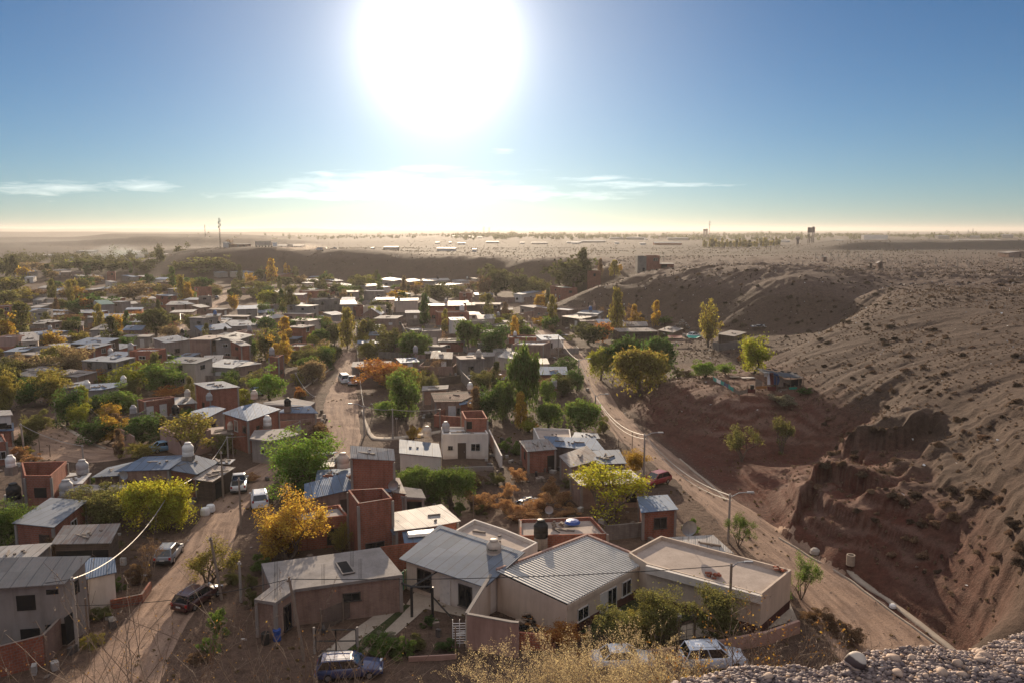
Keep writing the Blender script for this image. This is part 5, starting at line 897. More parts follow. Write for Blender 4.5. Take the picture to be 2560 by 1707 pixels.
TREES = """A poplar 25 1090 870 90 olive|A poplar 200 1100 800 190 olive|A poplar 430 1040 890 75 olive|A poplar 1030 1240 940 150 dkolive|A poplar 1670 800 555 90 yolive|A poplar 1730 805 620 95 gold|A poplar 440 570 450 75 dkolive|A poplar 130 560 365 75 dkolive|A poplar 75 560 395 60 dkolive|A round 25 540 390 100 dkolive|A round 1160 1250 1110 150 dgreen|A round 850 870 720 280 dgreen|A round 680 880 780 130 dgreen|A round 800 880 760 125 orange|A round 1440 1100 810 260 dkolive|A round 510 680 585 110 dgreen|A round 140 700 560 130 olive|A round 60 830 660 250 olive|A round 200 790 650 160 yolive|A round 640 780 650 180 tan
A round 745 745 660 95 yolive|A round 780 650 560 140 brown|A round 920 790 695 110 olive|A round 330 770 660 160 brown|A round 1230 780 600 280 tan|A round 1110 720 620 170 olive|A round 1510 720 610 130 tan|A round 1600 720 660 90 olive|A round 1110 1010 940 140 brown|A round 660 1000 890 260 brown|A round 560 1030 960 150 brown|A round 1240 960 880 150 orange|A bush 640 1140 1040 120 green|A round 740 1190 1050 140 yolive|A round 500 1240 1060 160 gold|A round 410 1180 1090 120 yolive|A round 170 1190 1095 80 green|A round 690 1480 1200 280 tan|A round 460 1460 1240 190 olive|A round 210 1490 1250 220 tan|A round 300 1640 1480 190 dgreen
A round 470 1620 1390 230 yolive|A round 1210 1600 1350 300 ygreen|A round 1500 1610 1330 340 lgreen|A round 1610 1400 1260 180 dgreen|A round 1840 1530 1380 220 green|A round 900 1560 1400 200 orange|A bush 1010 1370 1320 50 gold|A bush 1745 1310 1265 50 gold|A bush 1850 1250 1180 150 brown|A round 1560 1130 990 170 tan|A poplar 2160 690 585 60 olive|A round 2230 690 590 80 olive|A round 2300 690 580 100 tan|A round 2330 770 650 90 olive|A round 2150 860 730 90 gold|A round 1990 740 650 90 olive|A round 2330 1300 1110 90 green|A round 1870 540 380 200 olive|A round 2020 520 365 140 olive|A round 1630 510 415 95 olive
A poplar 1470 440 310 80 dkolive|A round 1390 470 390 110 olive|A round 600 500 430 120 dkolive|A round 740 505 390 150 dkolive|A round 840 515 400 130 dkolive|A round 930 525 400 130 dkolive|A round 800 545 460 70 dgreen|A round 1040 515 430 110 dkolive|A round 1130 505 410 130 olive|A round 1250 490 390 130 olive|A round 1200 410 330 70 dkolive|A round 300 490 415 130 tan|A round 220 505 430 120 tan|A round 400 510 440 100 tan|A bare 2110 300 215 85 brown|A round 2260 940 850 90 dgreen|A round 620 670 620 60 dkolive|A round 1300 690 610 120 tan|A round 1520 620 540 90 dkolive|A round 1330 510 440 110 olive|A round 500 490 425 100 olive|A round 150 640 590 80 dkolive
A round 1740 480 420 110 olive|A round 1900 640 590 70 olive|A round 40 640 560 110 dkolive|A round 230 600 545 100 dkolive|A round 560 740 690 80 brown|A round 720 900 850 100 dkolive|A round 1340 830 735 90 gold|A round 1020 1420 1360 130 dkolive|A bush 1560 1350 1260 150 dgreen|A round 860 1080 1010 90 brown|A round 690 1060 1000 100 dkolive|A round 380 960 900 80 dkolive|A round 520 900 850 120 dkolive|A round 1190 1010 960 90 olive
B poplar 320 940 650 130 olive|B poplar 840 1215 860 150 yolive|B poplar 990 1185 970 95 yolive|B poplar 1110 655 505 55 dkolive|B poplar 145 615 405 95 gold|B poplar 272 545 440 32 gold|B poplar 302 535 460 28 gold|B poplar 360 560 470 55 olive|B round 400 1110 920 170 dgreen|B round 560 1090 925 150 dgreen|B round 720 1190 960 120 dkolive|B poplar 270 1210 940 130 gold|B round 100 1330 1040 200 olive|B round 240 1380 1120 190 gold|B round 500 1400 1180 180 olive|B round 640 1410 1200 150 dgreen|B round 390 1400 1200 130 olive|B round 1220 1280 1000 200 olive|B willow 1440 1310 1050 260 green
B round 1040 1330 1130 150 olive|B round 1160 1560 1300 340 orange|B round 960 700 540 130 olive|B round 660 650 540 95 olive|B round 740 710 600 75 olive|B round 840 730 640 150 green|B round 280 645 550 150 dkolive|B round 410 645 540 100 tan|B round 60 740 600 180 olive|B round 40 595 470 95 dkolive|B round 160 780 700 65 olive|B round 1310 800 690 170 gold|B round 1470 730 620 110 brown|B round 1660 780 610 210 dkolive|B round 1850 750 640 130 olive|B round 1300 685 625 140 green|B willow 1960 1240 940 200 green|B round 2170 1310 1000 240 dgreen|B round 2310 1010 880 90 olive
B round 2200 730 440 250 dkolive|B round 2090 750 560 130 brown|B bare 1740 1240 1050 90 brown|B bare 1650 1500 1310 200 brown|B round 490 930 790 90 brown|B round 530 650 570 70 olive|B round 480 720 640 80 olive|B round 1200 640 580 60 dkolive|B bush 1500 900 830 120 brown|B round 620 1290 1130 100 tan|B round 2000 690 600 100 brown|B poplar 640 1380 1220 60 green
C willow 810 1510 1190 185 ygreen|C willow 1050 1510 1090 320 dgreen|C willow 1330 1500 1100 300 dgreen|C willow 1180 1650 1175 420 yolive|C poplar 960 1110 685 135 yolive|C poplar 1120 1015 820 75 gold|C poplar 1320 1020 790 85 gold|C plume 1800 1205 780 260 yolive|C round 1160 1030 910 120 gold|C round 1400 1000 920 105 green|C round 340 1040 925 155 green|C round 130 1140 995 145 green|C round 700 1180 970 250 dkolive|C round 830 1160 980 125 orange|C bare 810 930 830 90 brown|C bare 1075 1110 830 90 brown|C poplar 940 565 415 95 yolive|C poplar 995 510 450 38 yellow|C round 570 700 340 330 dkolive|C poplar 650 640 310 110 dkolive
C round 90 740 510 190 dkolive|C round 230 745 560 175 olive|C poplar 810 570 400 45 brown|C round 1770 1475 1320 205 lgreen|C round 1960 1455 1340 125 lgreen|C round 2220 1450 1110 245 ygreen|C bush 1520 1485 1380 95 olive|C bush 2110 1330 1240 75 orange|C bush 440 1110 1040 65 green|C bare 440 1270 1190 165 brown|C round 500 1445 1290 180 dgreen|C round 590 1610 1400 150 dgreen|C bush 1400 1140 1060 100 dkolive|C round 40 1100 900 130 olive|C bush 1610 1480 1410 120 brown
E willow 1450 1470 990 480 yg|E willow 1600 1480 1170 300 yg|E round 940 1450 1050 430 olive|E round 60 1640 1240 330 green|E bush 830 1080 980 150 green|E round 870 695 465 275 dgreen|E round 1310 690 420 300 dgreen|E bush 370 565 390 225 olive|E poplar 770 480 165 115 ygreen|E round 1130 440 170 245 green|E round 460 340 10 235 yolive|E round 620 530 200 230 dgreen|E round 930 440 220 230 dgreen|E round 300 350 100 250 dgreen|E round 60 410 30 180 yolive|E sparse 1740 825 450 540 yolive|E round 1280 830 680 210 yolive|E round 1700 480 370 125 lgreen|E poplar 2240 360 195 140 ygreen|E round 1560 265 160 200 orange
E bush 170 840 700 120 tawny|E bush 310 870 780 140 tawny|E bush 2300 1040 960 180 tawny|E bush 1880 1170 1030 160 brown
F round 130 300 15 240 bgreen|F bush 405 290 165 125 orange|F round 1370 485 10 275 green|F willow 1210 440 300 225 lgreen|F round 1570 275 20 135 olive|F round 2130 495 180 225 dgreen|F round 2270 500 60 170 green|F willow 1500 1190 890 330 green|F willow 1800 1250 890 370 green|F bush 1640 1225 1110 140 green|F bush 1870 1340 1220 120 green|F round 390 1150 590 530 bgreen|F bush 560 615 480 210 brown|F bush 2080 1295 1120 270 tawny|F bush 2300 1305 1190 190 tawny|F bush 2030 1085 960 160 brown|F bush 2210 1070 960 170 olive|F bush 2320 1180 1040 150 tawny|F bush 2040 1340 1250 140 olive|F bush 2290 780 640 140 green
G willow 110 490 -250 250 green|G round 320 340 80 125 lgreen|G willow 340 570 290 210 green|G willow 620 600 275 320 green|G bush 840 600 430 120 olive|G umbrella 2110 860 540 330 olive|G sparse 880 1425 900 800 yg|G round 1120 965 750 175 gold|G bush 350 1180 1010 190 tawny|G bush 290 1310 1130 250 tawny|G bush 470 1250 1120 190 tawny|G bush 510 1355 1270 190 tawny|G bush 120 1400 1280 340 tawny|G bush 60 1040 900 150 tawny|G bush 40 1360 1240 200 tawny|G bush 520 1100 1010 130 olive|G bush 30 800 650 120 green|H sparse 120 800 450 230 olive|H bush 140 350 225 200 grey|H bush 330 250 170 130 dgreen
I bush 560 430 200 300 brown|I bush 850 430 190 360 dkolive|I sparse 1920 665 280 500 yolive|I bush 2130 660 550 160 olive|I bush 2000 1115 880 190 lgreen|I bush 1910 1295 1140 160 lgreen|I bush 2310 710 560 130 olive|I bush 1815 1395 1285 165 brown|I bush 930 985 880 220 olive|I bush 820 1240 1120 170 yolive|I bush 1070 745 600 130 green|I bush 1250 650 450 170 brown|I bare 1390 610 270 220 brown|I bush 2330 860 700 150 olive
J sparse 300 450 -170 600 yellow|J round 240 430 -40 400 yellow|J bush 50 570 400 210 green|J plume 790 395 100 240 yolive|J bush 1130 1325 1130 320 green|J bush 1300 1320 1140 220 green|J bush 1470 1300 1140 210 olive|J bush 1210 1180 1090 140 grey|J bush 1600 1055 950 140 dgreen|J bush 1760 1290 1150 160 dgreen
K round 960 1240 850 330 olive|K round 1360 1210 720 360 olive|K round 1150 1250 900 250 yolive|K round 1880 1230 720 380 olive|K round 470 1270 1010 260 orange|K bare 1370 200 80 190 brown|K bush 1640 215 70 160 green|K sparse 2080 320 40 260 green|L sparse 300 820 400 260 green|L bush 560 1090 900 200 brown|L bush 760 1200 1050 260 brown|L bush 420 1010 870 170 brown"""
for row in TREES.replace('\n', '|').split('|'):
    f = row.split(); tree_px(f[0], f[1], *map(float, f[2:6]), f[6])
# poplars along the far field, one by one
for k in range(26):
    x = 1616 + k * 6.9 + random.Random(k).uniform(-2, 2); p = at_y(*Dp(x, 567), 860 + (k % 3) * 6); p.z = lz(p.x, p.y)
    plant('round' if k % 3 == 1 else 'poplar', p, random.Random(k + 50).uniform(6, 10), random.Random(k + 90).uniform(4, 8), ['yolive', 'olive', 'yolive', 'dkolive'][k % 4], group='poplars along the far field')
# ------------------------------------------------------------------ the rest of the packed blocks between the streets
ROADPX = [[T(t, x, y) for (t, x, y) in r] for r in ([('B', 800, 950), ('B', 850, 1250), ('F', 830, 20), ('F', 780, 300), ('F', 800, 560), ('F', 700, 750), ('E', 2250, 900), ('E', 2150, 1200)], [('A', 1240, 1225), ('A', 1480, 1130), ('A', 1690, 1000), ('A', 1910, 860), ('A', 2060, 750), ('A', 2060, 600)],
    [('C', 40, 960), ('C', 200, 1040), ('C', 420, 1150), ('C', 600, 1300), ('G', 720, 100), ('G', 900, 450)], [('E', 0, 700), ('E', 400, 680), ('E', 800, 760), ('E', 1250, 760)], [('E', 2150, 1200), ('I', 1850, 250), ('I', 1500, 700), ('I', 1100, 1400)], [('J', -100, 1500), ('J', 1000, 1480), ('K', 0, 1450)], [('J', 650, 1330), ('J', 1330, 850)], [('G', 900, 450), ('G', 1450, 1000), ('G', 1700, 1350), ('L', 300, 600)])]
def seg_d(p, a, b):
    ax, ay = p[0] - a[0], (p[1] - a[1]) * 2.2; bx, by = b[0] - a[0], (b[1] - a[1]) * 2.2; t = max(0, min(1, (ax * bx + ay * by) / (bx * bx + by * by + 1e-6))); return math.hypot(ax - bx * t, ay - by * t)
def road_d(px): return min(seg_d(px, a, b) for r in ROADPX for a, b in zip(r, r[1:]))
OCC = [(H.location.x, H.location.y, wd) for (H, _, _, _, _, wd) in ALL_HOUSES]; fr = random.Random(77); FILL = []
def free(x, y, r): return all(math.hypot(x - a, y - b) > r + w_ * .55 for (a, b, w_) in OCC)
def fill_houses(n, xr, yr):
    k = 0; tries = 0
    while k < n and tries < n * 60:
        tries += 1; px = (fr.uniform(*xr) / .91875, fr.uniform(*yr) / .91875)
        p = at_z(*px, 0.0)
        if road_d(px) < 34 or lz(p.x, p.y) > 3.2: continue
        w_ = fr.uniform(4, 8.5); d = fr.uniform(3.5, 6.5)
        if not free(p.x, p.y, w_ * .62): continue
        h = fr.choice([2.5, 2.6, 2.8, 3.0, 4.8]) if fr.random() < .8 else 2.5; a = fr.choice([-.12, -.05, .04, .1]) + (-.25 if px[0] < 800 else .1); u = Vector((math.cos(a), math.sin(a), 0)); v = Vector((-u.y, u.x, 0)); z = lz(p.x, p.y)
        rise = fr.uniform(-.2, .6); kind = fr.choice(['zinc', 'zinc', 'zinc', 'slab', 'flat']); q = [p - u * w_ / 2, p + u * w_ / 2, p + u * w_ / 2 + v * d, p - u * w_ / 2 + v * d]
        q = [Vector((s.x, s.y, z + h + (rise if i > 1 and kind == 'zinc' else 0))) for i, s in enumerate(q)]
        house(q, wall=fr.choice(['brick', 'brick', 'pale', 'pale', 'block', 'grey', 'grey', 'cream', 'pink', 'white', 'wood']), roof=fr.choice(['zinc', 'blue', 'rust', 'rust', 'grey', 'zinc', 'dark', 'bright']) if kind == 'zinc' else 'conc', kind=kind, seed=k + 900)
        OCC.append((p.x, p.y + d / 2, max(w_, d))); k += 1
fill_houses(34, (0, 1150), (655, 720)); fill_houses(38, (0, 1250), (715, 830)); fill_houses(10, (60, 420), (830, 900)); fill_houses(6, (840, 1290), (800, 880))
def fill_trees(n, xr, yr, hr, bag):
    k = 0; tries = 0
    while k < n and tries < n * 40:
        tries += 1; px = (fr.uniform(*xr) / .91875, fr.uniform(*yr) / .91875); p = at_z(*px, 0.0)
        if road_d(px) < 20 or not free(p.x, p.y, 1.2): continue
        p.z = lz(p.x, p.y)
        if p.z > 4: continue
        sp = fr.choice(['round', 'round', 'willow', 'bush', 'bush', 'poplar']); h = fr.uniform(*hr) * (.5 if sp == 'bush' else 1.5 if sp == 'poplar' else 1); plant(sp, p, h, h * (.45 if sp == 'poplar' else fr.uniform(.95, 1.3)), fr.choice(bag)); k += 1
BAG = ['dgreen', 'dkolive', 'dkolive', 'olive', 'olive', 'green', 'yolive', 'brown', 'tan', 'gold', 'ygreen']
fill_trees(60, (0, 1250), (618, 680), (4, 8), BAG); fill_trees(85, (0, 1280), (680, 790), (3.5, 7), BAG); fill_trees(40, (0, 1300), (790, 920), (3, 5.5), BAG); fill_trees(16, (0, 520), (900, 1060), (2, 4), BAG); fill_trees(14, (860, 1240), (880, 1010), (2, 4.2), BAG)
# yard walls of the middle distance
YW = []
for k, (H, wall, roof, kind, h, wd) in enumerate(list(ALL_HOUSES)):
    L = H.location
    if not (120 < L.y < 380) or L.z > 3.5 or fr.random() > .36: continue
    a = fr.choice([-.1, .05, -.25]); u = Vector((math.cos(a), math.sin(a), 0)); v = Vector((-u.y, u.x, 0)); o = Vector((L.x, L.y, 0)) - v * fr.uniform(6, 8); w_ = wd * .5 + fr.uniform(1, 4)
    q = project(o)
    if road_d(q) < 30: continue
    YW.append((o, u, v, w_, fr.choice(['brick', 'pale', 'block', 'grey', 'block', 'wood']), fr.uniform(1.3, 2.1)))
# stones, tyres and planks that weigh down the sheet roofs; odds and ends in the yards
wb = MB()
for (H, wall, roof, kind, h, wd) in ALL_HOUSES:
    if H.location.y > 420 or kind == 'open' or (H.location.y < 85 and roof not in ('rust', 'bright', 'pinkconc')) or str(H.get('label')).startswith(('long cream', 'two-storey bare')): continue
    ro = [c for c in KIDS.get(H.name, []) if c.name.startswith('roof')] if H.location.y < 250 else []
    for o in ro[:1]:
        vs = [v.co for v in o.data.vertices]; n = len(vs) // 2; tp = vs[n:] if len(vs) < 20 else None
        if not tp or len(tp) < 3: continue
        for q in range(fr.randint(2, 7)):
            w = [fr.random() + .08 for _ in tp]; s = sum(w); c = sum((t * (x / s) for t, x in zip(tp, w)), Vector()) + H.location; l = fr.choice([.18, .25, .3, 1.2, 1.8])
            wb.box((c.x, c.y, c.z + .06), (l, fr.uniform(.1, .28), .14), fr.uniform(0, 3.1))
props(wb.obj('roof_weights', mat('roof_weight', b_plain((.20, .165, .14), .9, var=.7, sc=.7))), 'stones and planks weighing down the sheet roofs', kind='stuff')
yb = [MB(), MB(), MB()]
for (H, wall, roof, kind, h, wd) in ALL_HOUSES:
    if H.location.y > 300 or H.location.z > 4: continue
    for q in range(fr.randint(4, 14)):
        a = fr.uniform(0, 6.28); r_ = wd * .5 + fr.uniform(.8, 4.5); x, y = H.location.x + r_ * math.cos(a), H.location.y + r_ * math.sin(a); l = fr.uniform(.2, .9); hh = fr.uniform(.1, .7)
        if road_d(project((x, y, 0))) < (20 if y > 110 else 62): continue
        yb[q % 3].box((x, y, lz(x, y) + hh / 2 - .03), (l, fr.uniform(.15, .6), hh), fr.uniform(0, 3.1))
for mb, c in zip(yb, ((.20, .155, .125), (.09, .075, .068), (.36, .33, .30))): props(mb.obj('yard_clutter', mat('clutter', b_plain(c, .85, var=.7, sc=.8))), 'odds and ends lying in the yards', kind='stuff')
# ------------------------------------------------------------------ walls, fences and gates
YWALLS = []
def wall_run(pts, h, th, m, label, name='boundary_wall', cap=None, group='garden and yard walls', top=None):
    """pts on the ground; top: heights along the run"""
    c = pts[0]; W_ = empty(name, (c.x, c.y, lz(c.x, c.y)), 0, label, 'wall', group); W_['kind'] = 'thing'; mb = MB(); cb = MB()
    hs = top or [h] * len(pts)
    for i in range(len(pts) - 1):
        a, b = pts[i], pts[i + 1]; d = (b - a); d.z = 0; d.normalize(); n = Vector((-d.y, d.x, 0)) * th / 2; e = d * th / 2 * (1 if i else 0)
        za, zb = lz(a.x, a.y), lz(b.x, b.y); o = Vector(W_.location)
        q = [Vector((a.x, a.y, 0)) - n - e, Vector((b.x, b.y, 0)) - n, Vector((b.x, b.y, 0)) + n, Vector((a.x, a.y, 0)) + n - e]; zz = [za, zb, zb, za]; hh = [hs[i], hs[i + 1], hs[i + 1], hs[i]]
        mb.prism([(p.x - o.x, p.y - o.y, z - .4 - o.z) for p, z in zip(q, zz)], [(p.x - o.x, p.y - o.y, z + k - o.z) for p, z, k in zip(q, zz, hh)])
        if cap:
            g = [q[0] - n * .3, q[1] - n * .3, q[2] + n * .3, q[3] + n * .3]
            cb.prism([(p.x - o.x, p.y - o.y, z + k - o.z + .004) for p, z, k in zip(g, zz, hh)], [(p.x - o.x, p.y - o.y, z + k + .09 - o.z) for p, z, k in zip(g, zz, hh)])
    mb.obj('wall', m, W_)
    if cap: cb.obj('coping', cap, W_)
    return W_
for (o_, u_, v_, w_, m_, h_) in YW:
    q_ = [o_ - u_ * w_ + v_ * 5, o_ - u_ * w_, o_ + u_ * w_, o_ + u_ * w_ + v_ * 4]; W_ = wall_run(q_, h_, .15, WALL[m_], None); YWALLS.append((W_, m_))
def tops(t, pts, h): return [Vector((p.x, p.y, 0)) for p in (hz_pt(*T(tt, x, y), h) for (tt, x, y) in [(q if len(q) == 3 else (t,) + q) for q in pts])]
wall_run(tops('I', [(-160, 1270), (0, 1225), (390, 1125)], 2.2), 2.2, .2, WALL['brick'], 'red-brown yard wall below the bare grey house')
wall_run(tops('I', [(392, 1124), (600, 910), (790, 722)], 2.2), 2.2, .2, WALL['pale'], 'pale brick yard wall running up beside the bare grey house')
wall_run(tops('J', [(2205, 560), (1935, 932)], 2.6), 2.6, .2, WALL['cream'], 'cream side wall of the cluttered courtyard', cap=WALL['grey'], top=[3.2, 2.6])
wall_run(tops('J', [(1942, 936), (2350, 1010), ('K', 62, 1015)], 2.6), 2.6, .2, WALL['pink'], 'pinkish street wall in front of the cluttered courtyard', cap=WALL['grey'])
wall_run(tops('K', [(68, 1098), (400, 1128)], 1.3), 1.3, .2, WALL['brick'], 'low red brick planter wall beside the pinkish street wall')
wall_run(tops('K', [(700, 1290), (1050, 1290), (1500, 1235)], .5), .5, .25, WALL['pink'], 'low earth-stained kerb wall under the garden bushes')
wall_run(tops('K', [(1700, 1205), (1960, 1165), (2350, 1090), ('L', 285, 990)], 1.0), 1.0, .25, WALL['pink'], 'long low retaining wall under the flat-roofed wing')
wall_run(tops('J', [(1140, 318), (1385, 285), (1660, 250)], 2.3), 2.3, .18, WALL['brick'], 'red brick back wall between the slab roof and the ribbed roof')
wall_run(tops('F', [(215, 482), (400, 472), (592, 455)], 2.0), 2.0, .18, WALL['pale'], 'pale brick wall at the crossroads corner')
wall_run(tops('F', [(2140, 560), (2255, 800)], 1.9), 1.9, .18, WALL['white'], 'bare white side wall behind the roofless brick room')
wall_run(tops('F', [(1760, 912), (2180, 895)], .6), .6, .18, WALL['grey'], 'low kerb wall in front of the white terrace house')
wall_run(tops('G', [(850, 1442), (1000, 1430), (1200, 1412)], 1.5), 1.5, .15, WALL['block'], 'grey wire-topped wall below the sparse yellow tree')
wall_run(tops('F', [(1880, 20), (1962, 105)], 2.0), 2.0, .18, WALL['block'], 'grey block wall above the brown tiled house')
wall_run(tops('E', [(1090, 545), (1232, 625)], 2.2), 2.2, .18, WALL['pale'], 'ruined pale wall beside the dark round tree')
wall_run(tops('I', [(1010, 805), (1300, 748), (1378, 636)], .8), .8, .18, WALL['brick'], 'knee-high brick wall round a heap of sand')
wall_run(tops('B', [(1395, 945), (1590, 935)], 2.2), 2.2, .15, WALL['block'], 'block wall in front of the gabled grey house')
wall_run(tops('B', [(1320, 960), (1380, 1060), (1500, 1130)], 2.0), 2.0, .15, WALL['block'], 'stepped block wall beside the walled courtyard')
wall_run(tops('B', [(1885, 1420), (1965, 1500)], 2.0), 2.0, .15, WALL['block'], 'leaning block wall below the block house with a pale tank')
wall_run(tops('F', [(1480, 80), (1640, 90), (1880, 60)], 1.6), 1.6, .06, WALL['wood'], 'tall reed fence of grey sticks above the tiled house', name='reed_fence')
wall_run(tops('C', [(680, 505 + 75), (800, 560)], 1.8), 1.8, .15, WALL['pale'], 'pale wall below the dark tree on the mesa slope')
wall_run(tops('A', [(1930, 1245), (2230, 1270)], 1.8), 1.8, .15, WALL['block'], 'long block wall below the dark roofed house')
wall_run(tops('J', [(1400, 1325), (1840, 1300)], .35), .35, .12, WALL['pink'], 'narrow kerb under the front garden hedge')
def post(mb, p, h, r=.05): mb.tube([(p.x, p.y, p.z - .3), (p.x, p.y, p.z + h)], r, 6)
def gp(t, x, y): return ground_px(*T(t, x, y))
def lattice(mb, a, b, h, step=.35, r=.008, z0=.05):
    L = (b - a).length; n = max(2, int(L / step))
    for i in range(n + 1):
        p = a.lerp(b, i / n); mb.tube([(p.x, p.y, p.z + z0), (p.x, p.y, p.z + h)], r, 3, cap=False)
    for k in range(int(h / step) + 1):
        mb.tube([a + Vector((0, 0, z0 + k * step)), b + Vector((0, 0, z0 + k * step))], r, 3, cap=False)
# shade-cloth fence, drive gate and black steel frame in the white house's yard
M_CLOTH = mat('shade_cloth', lambda nt: (lambda m: (nt.set(m, 0, .55), nt.set(m, 1, nt.new('ShaderNodeBsdfTransparent')), nt.set(m, 2, princ(nt, (.12, .10, .085), .9)), m)[-1])(nt.new('ShaderNodeMixShader')))
a, b = gp('J', 600, 1130), gp('J', 1175, 840); F_ = empty('shade_cloth_fence', a, 0, 'sagging grey shade-cloth fence on wooden posts beside the slab-roofed house', 'fence')
MB().quad(Vector((0, 0, .1)), b - a + Vector((0, 0, .1)), b - a + Vector((0, 0, 1.75)), (b - a) * .5 + Vector((0, 0, 1.62)), Vector((0, 0, 1.75))).obj('cloth', M_CLOTH, F_)
for k in range(4):
    mb = MB(); q = (b - a) * (k / 3.0); post(mb, q, 1.9, .06); mb.obj('post', M_WOOD, F_)
a, b = gp('J', 540, 1300), gp('J', 935, 1300); F_ = empty('drive_gate', a, 0, 'black steel drive gate between two pale posts in front of the blue car', 'gate'); d = b - a
for q in (Vector(), d): mb = MB(); post(mb, q, 2.0, .09); mb.obj('post', M_POLEC, F_)
for s in (0, 1):
    mb = MB(); p0, p1 = d * (.03 + .47 * s), d * (.5 + .47 * s)
    for z in (.2, .95, 1.8): mb.tube([p0 + Vector((0, 0, z)), p1 + Vector((0, 0, z))], .05, 4)
    for q in (p0, p1): mb.tube([q + Vector((0, 0, .2)), q + Vector((0, 0, 1.8))], .05, 4)
    mb.obj('gate_leaf', M_STEEL, F_)
o = gp('J', 1175, 875); F_ = empty('steel_frame', o, 0, 'black steel pergola frame with beams over the concrete drive', 'pergola')
P_ = [gp('J', 1175, 875), gp('J', 1432, 965), gp('J', 1622, 985), gp('J', 1262, 790)]; U = Vector((0, 0, 2.5))
for p in P_: mb = MB(); mb.box((p.x - o.x, p.y - o.y, 1.25), (.2, .2, 2.5)); mb.obj('post', M_STEEL, F_)
for (p, q, w_) in ((P_[0], P_[1], .09), (P_[1], P_[2], .09), (P_[1], P_[1] + Vector((3.6, 5.5, .1)), .08), (P_[0], P_[3], .05)): MB().tube([p - o + U, q - o + U], w_, 4).obj('beam', M_STEEL, F_)
MB().tube([P_[2] - o + Vector((0, 0, 1.7)), P_[2] - o + Vector((1.6, -.3, 0))], .07, 4).obj('brace', M_STEEL, F_)
def b_stripe(nt):
    uv, P = wall_uv(nt); s = nt.new('ShaderNodeSeparateXYZ'); nt.set(s, 0, uv); fr = nt.m('FRACT', nt.m('MULTIPLY', s.outputs[0], 1.6))
    return princ(nt, nt.mix(nt.m('GREATER_THAN', fr, .5), (.05, .24, .13), (.36, .40, .22)), .7)
M_STRIPE = mat('striped_awning', b_stripe)
a, b = gp('J', 1265, 790), gp('J', 1462, 650); F_ = empty('striped_screen', a, 0, 'green striped screen fence between slab roof and white house', 'fence')
MB().box(((b - a).x / 2, (b - a).y / 2, .85), ((b - a).length, .04, 1.7), math.atan2((b - a).y, (b - a).x)).obj('screen', M_STRIPE, F_)
for k in range(3): mb = MB(); post(mb, (b - a) * (k / 2.0), 1.8, .05); mb.obj('post', M_WOOD, F_)
# garden gate, posts and pipe rail by the cream house
a, b = gp('K', 1525, 1228), gp('K', 1672, 1215); F_ = empty('garden_gate', a, 0, 'thin wire garden gate between two round timber posts', 'gate'); d = b - a
for q in (Vector(), d): mb = MB(); post(mb, q, 2.0, .08); mb.obj('post', M_WOOD, F_)
mb = MB(); lattice(mb, d * .1, d * .9, 1.8, .5, .02, .1); mb.obj('gate_leaf', M_STEEL, F_)
for k, (x, yb, h, lab) in enumerate([(708, 1285, 1.9, 'short round timber post by the low brick planter'), (1035, 1235, 1.6, 'timber post hidden in the garden bushes'), (1262, 1215, 1.9, 'reddish timber post between two garden bushes'), (2292, 1080, 1.7, 'dark timber post below the flat-roofed wing')]):
    p = gp('K', x, yb); mb = MB(); post(mb, p - p, h, .09); props(mb.obj('timber_post', M_WOOD, loc=p), lab, 'post', 'timber posts round the garden')
for k, (t, x, yb, h, lab) in enumerate([('J', 1378, 1300, 2.0, 'pale post standing in the front hedge'), ('J', 1832, 1310, 2.0, 'gate post beside the white ladder rack'), ('G', 952, 770, 1.7, 'first roadside post above the streaked zinc roof'), ('G', 978, 770, 1.9, 'second roadside post above the streaked zinc roof'), ('G', 1102, 755, 2.6, 'tall roadside post beside the streaked zinc roof'),
        ('I', 2275, 1240, 2.0, 'lone post in the bare shaded yard'), ('I', 810, 1150, 3.0, 'bent stick standing by the concrete pole'), ('E', 372, 840, 2.6, 'short pale post in the tawny brush of the open lot'), ('E', 462, 820, 1.7, 'thin white post on the open lot'), ('F', 1995, 1390, 2.4, 'post at the tawny brush behind the ribbed roof')]):
    p = gp(t, x, yb); mb = MB(); post(mb, p - p, h, .06); props(mb.obj('timber_post', M_WOOD, loc=p), lab, 'post', 'posts along streets and yards')
# ladder rack, yard surfaces
p = gp('J', 1870, 1240); F_ = empty('ladder_rack', p, 0, 'white barred rack leaning against the pinkish street wall', 'rack'); mb = MB()
for k in range(9): mb.tube([(-.5, 0, .3 + k * .19), (.45, .05, .3 + k * .19)], .03, 4)
mb.obj('bars', M_WHITEP, F_)
for s in (-.5, 0, .45): MB().tube([(s, .02, 0), (s, .05, 2.1)], .03, 4).obj('upright', M_WHITEP, F_)
def b_lawn(nt):
    P = geo_pos(nt); n = nt.noise(P, 6, 5, .7); return princ(nt, nt.ramp(n, [(.3, (.025, .035, .015)), (.7, (.07, .075, .03))]), .95, 0, .1, n, .8, .1)
M_LAWN = mat('short_lawn', b_lawn)
def yard(name, t, pts, m, dz=.02, kind='structure', lab=None):
    q = [at_z(*T(t, x, y), 0) for (x, y) in pts]; n = 8; e0 = [q[0].lerp(q[3], i / n) for i in range(n + 1)]; e1 = [q[1].lerp(q[2], i / n) for i in range(n + 1)]
    X = np.array([[a.lerp(b, j / n).x for j in range(n + 1)] for a, b in zip(e0, e1)]); Y = np.array([[a.lerp(b, j / n).y for j in range(n + 1)] for a, b in zip(e0, e1)])
    return props(grid_mesh(name, X, Y, land(X, Y) + dz, m), lab, kind=kind)
yard('lawn', 'K', [(560, 1110), (1480, 1040), (1780, 945), (1020, 790)], M_LAWN, .05)
yard('path', 'K', [(1500, 1190), (2250, 1060), (2000, 930), (1560, 1050)], M_PAVE, .045)
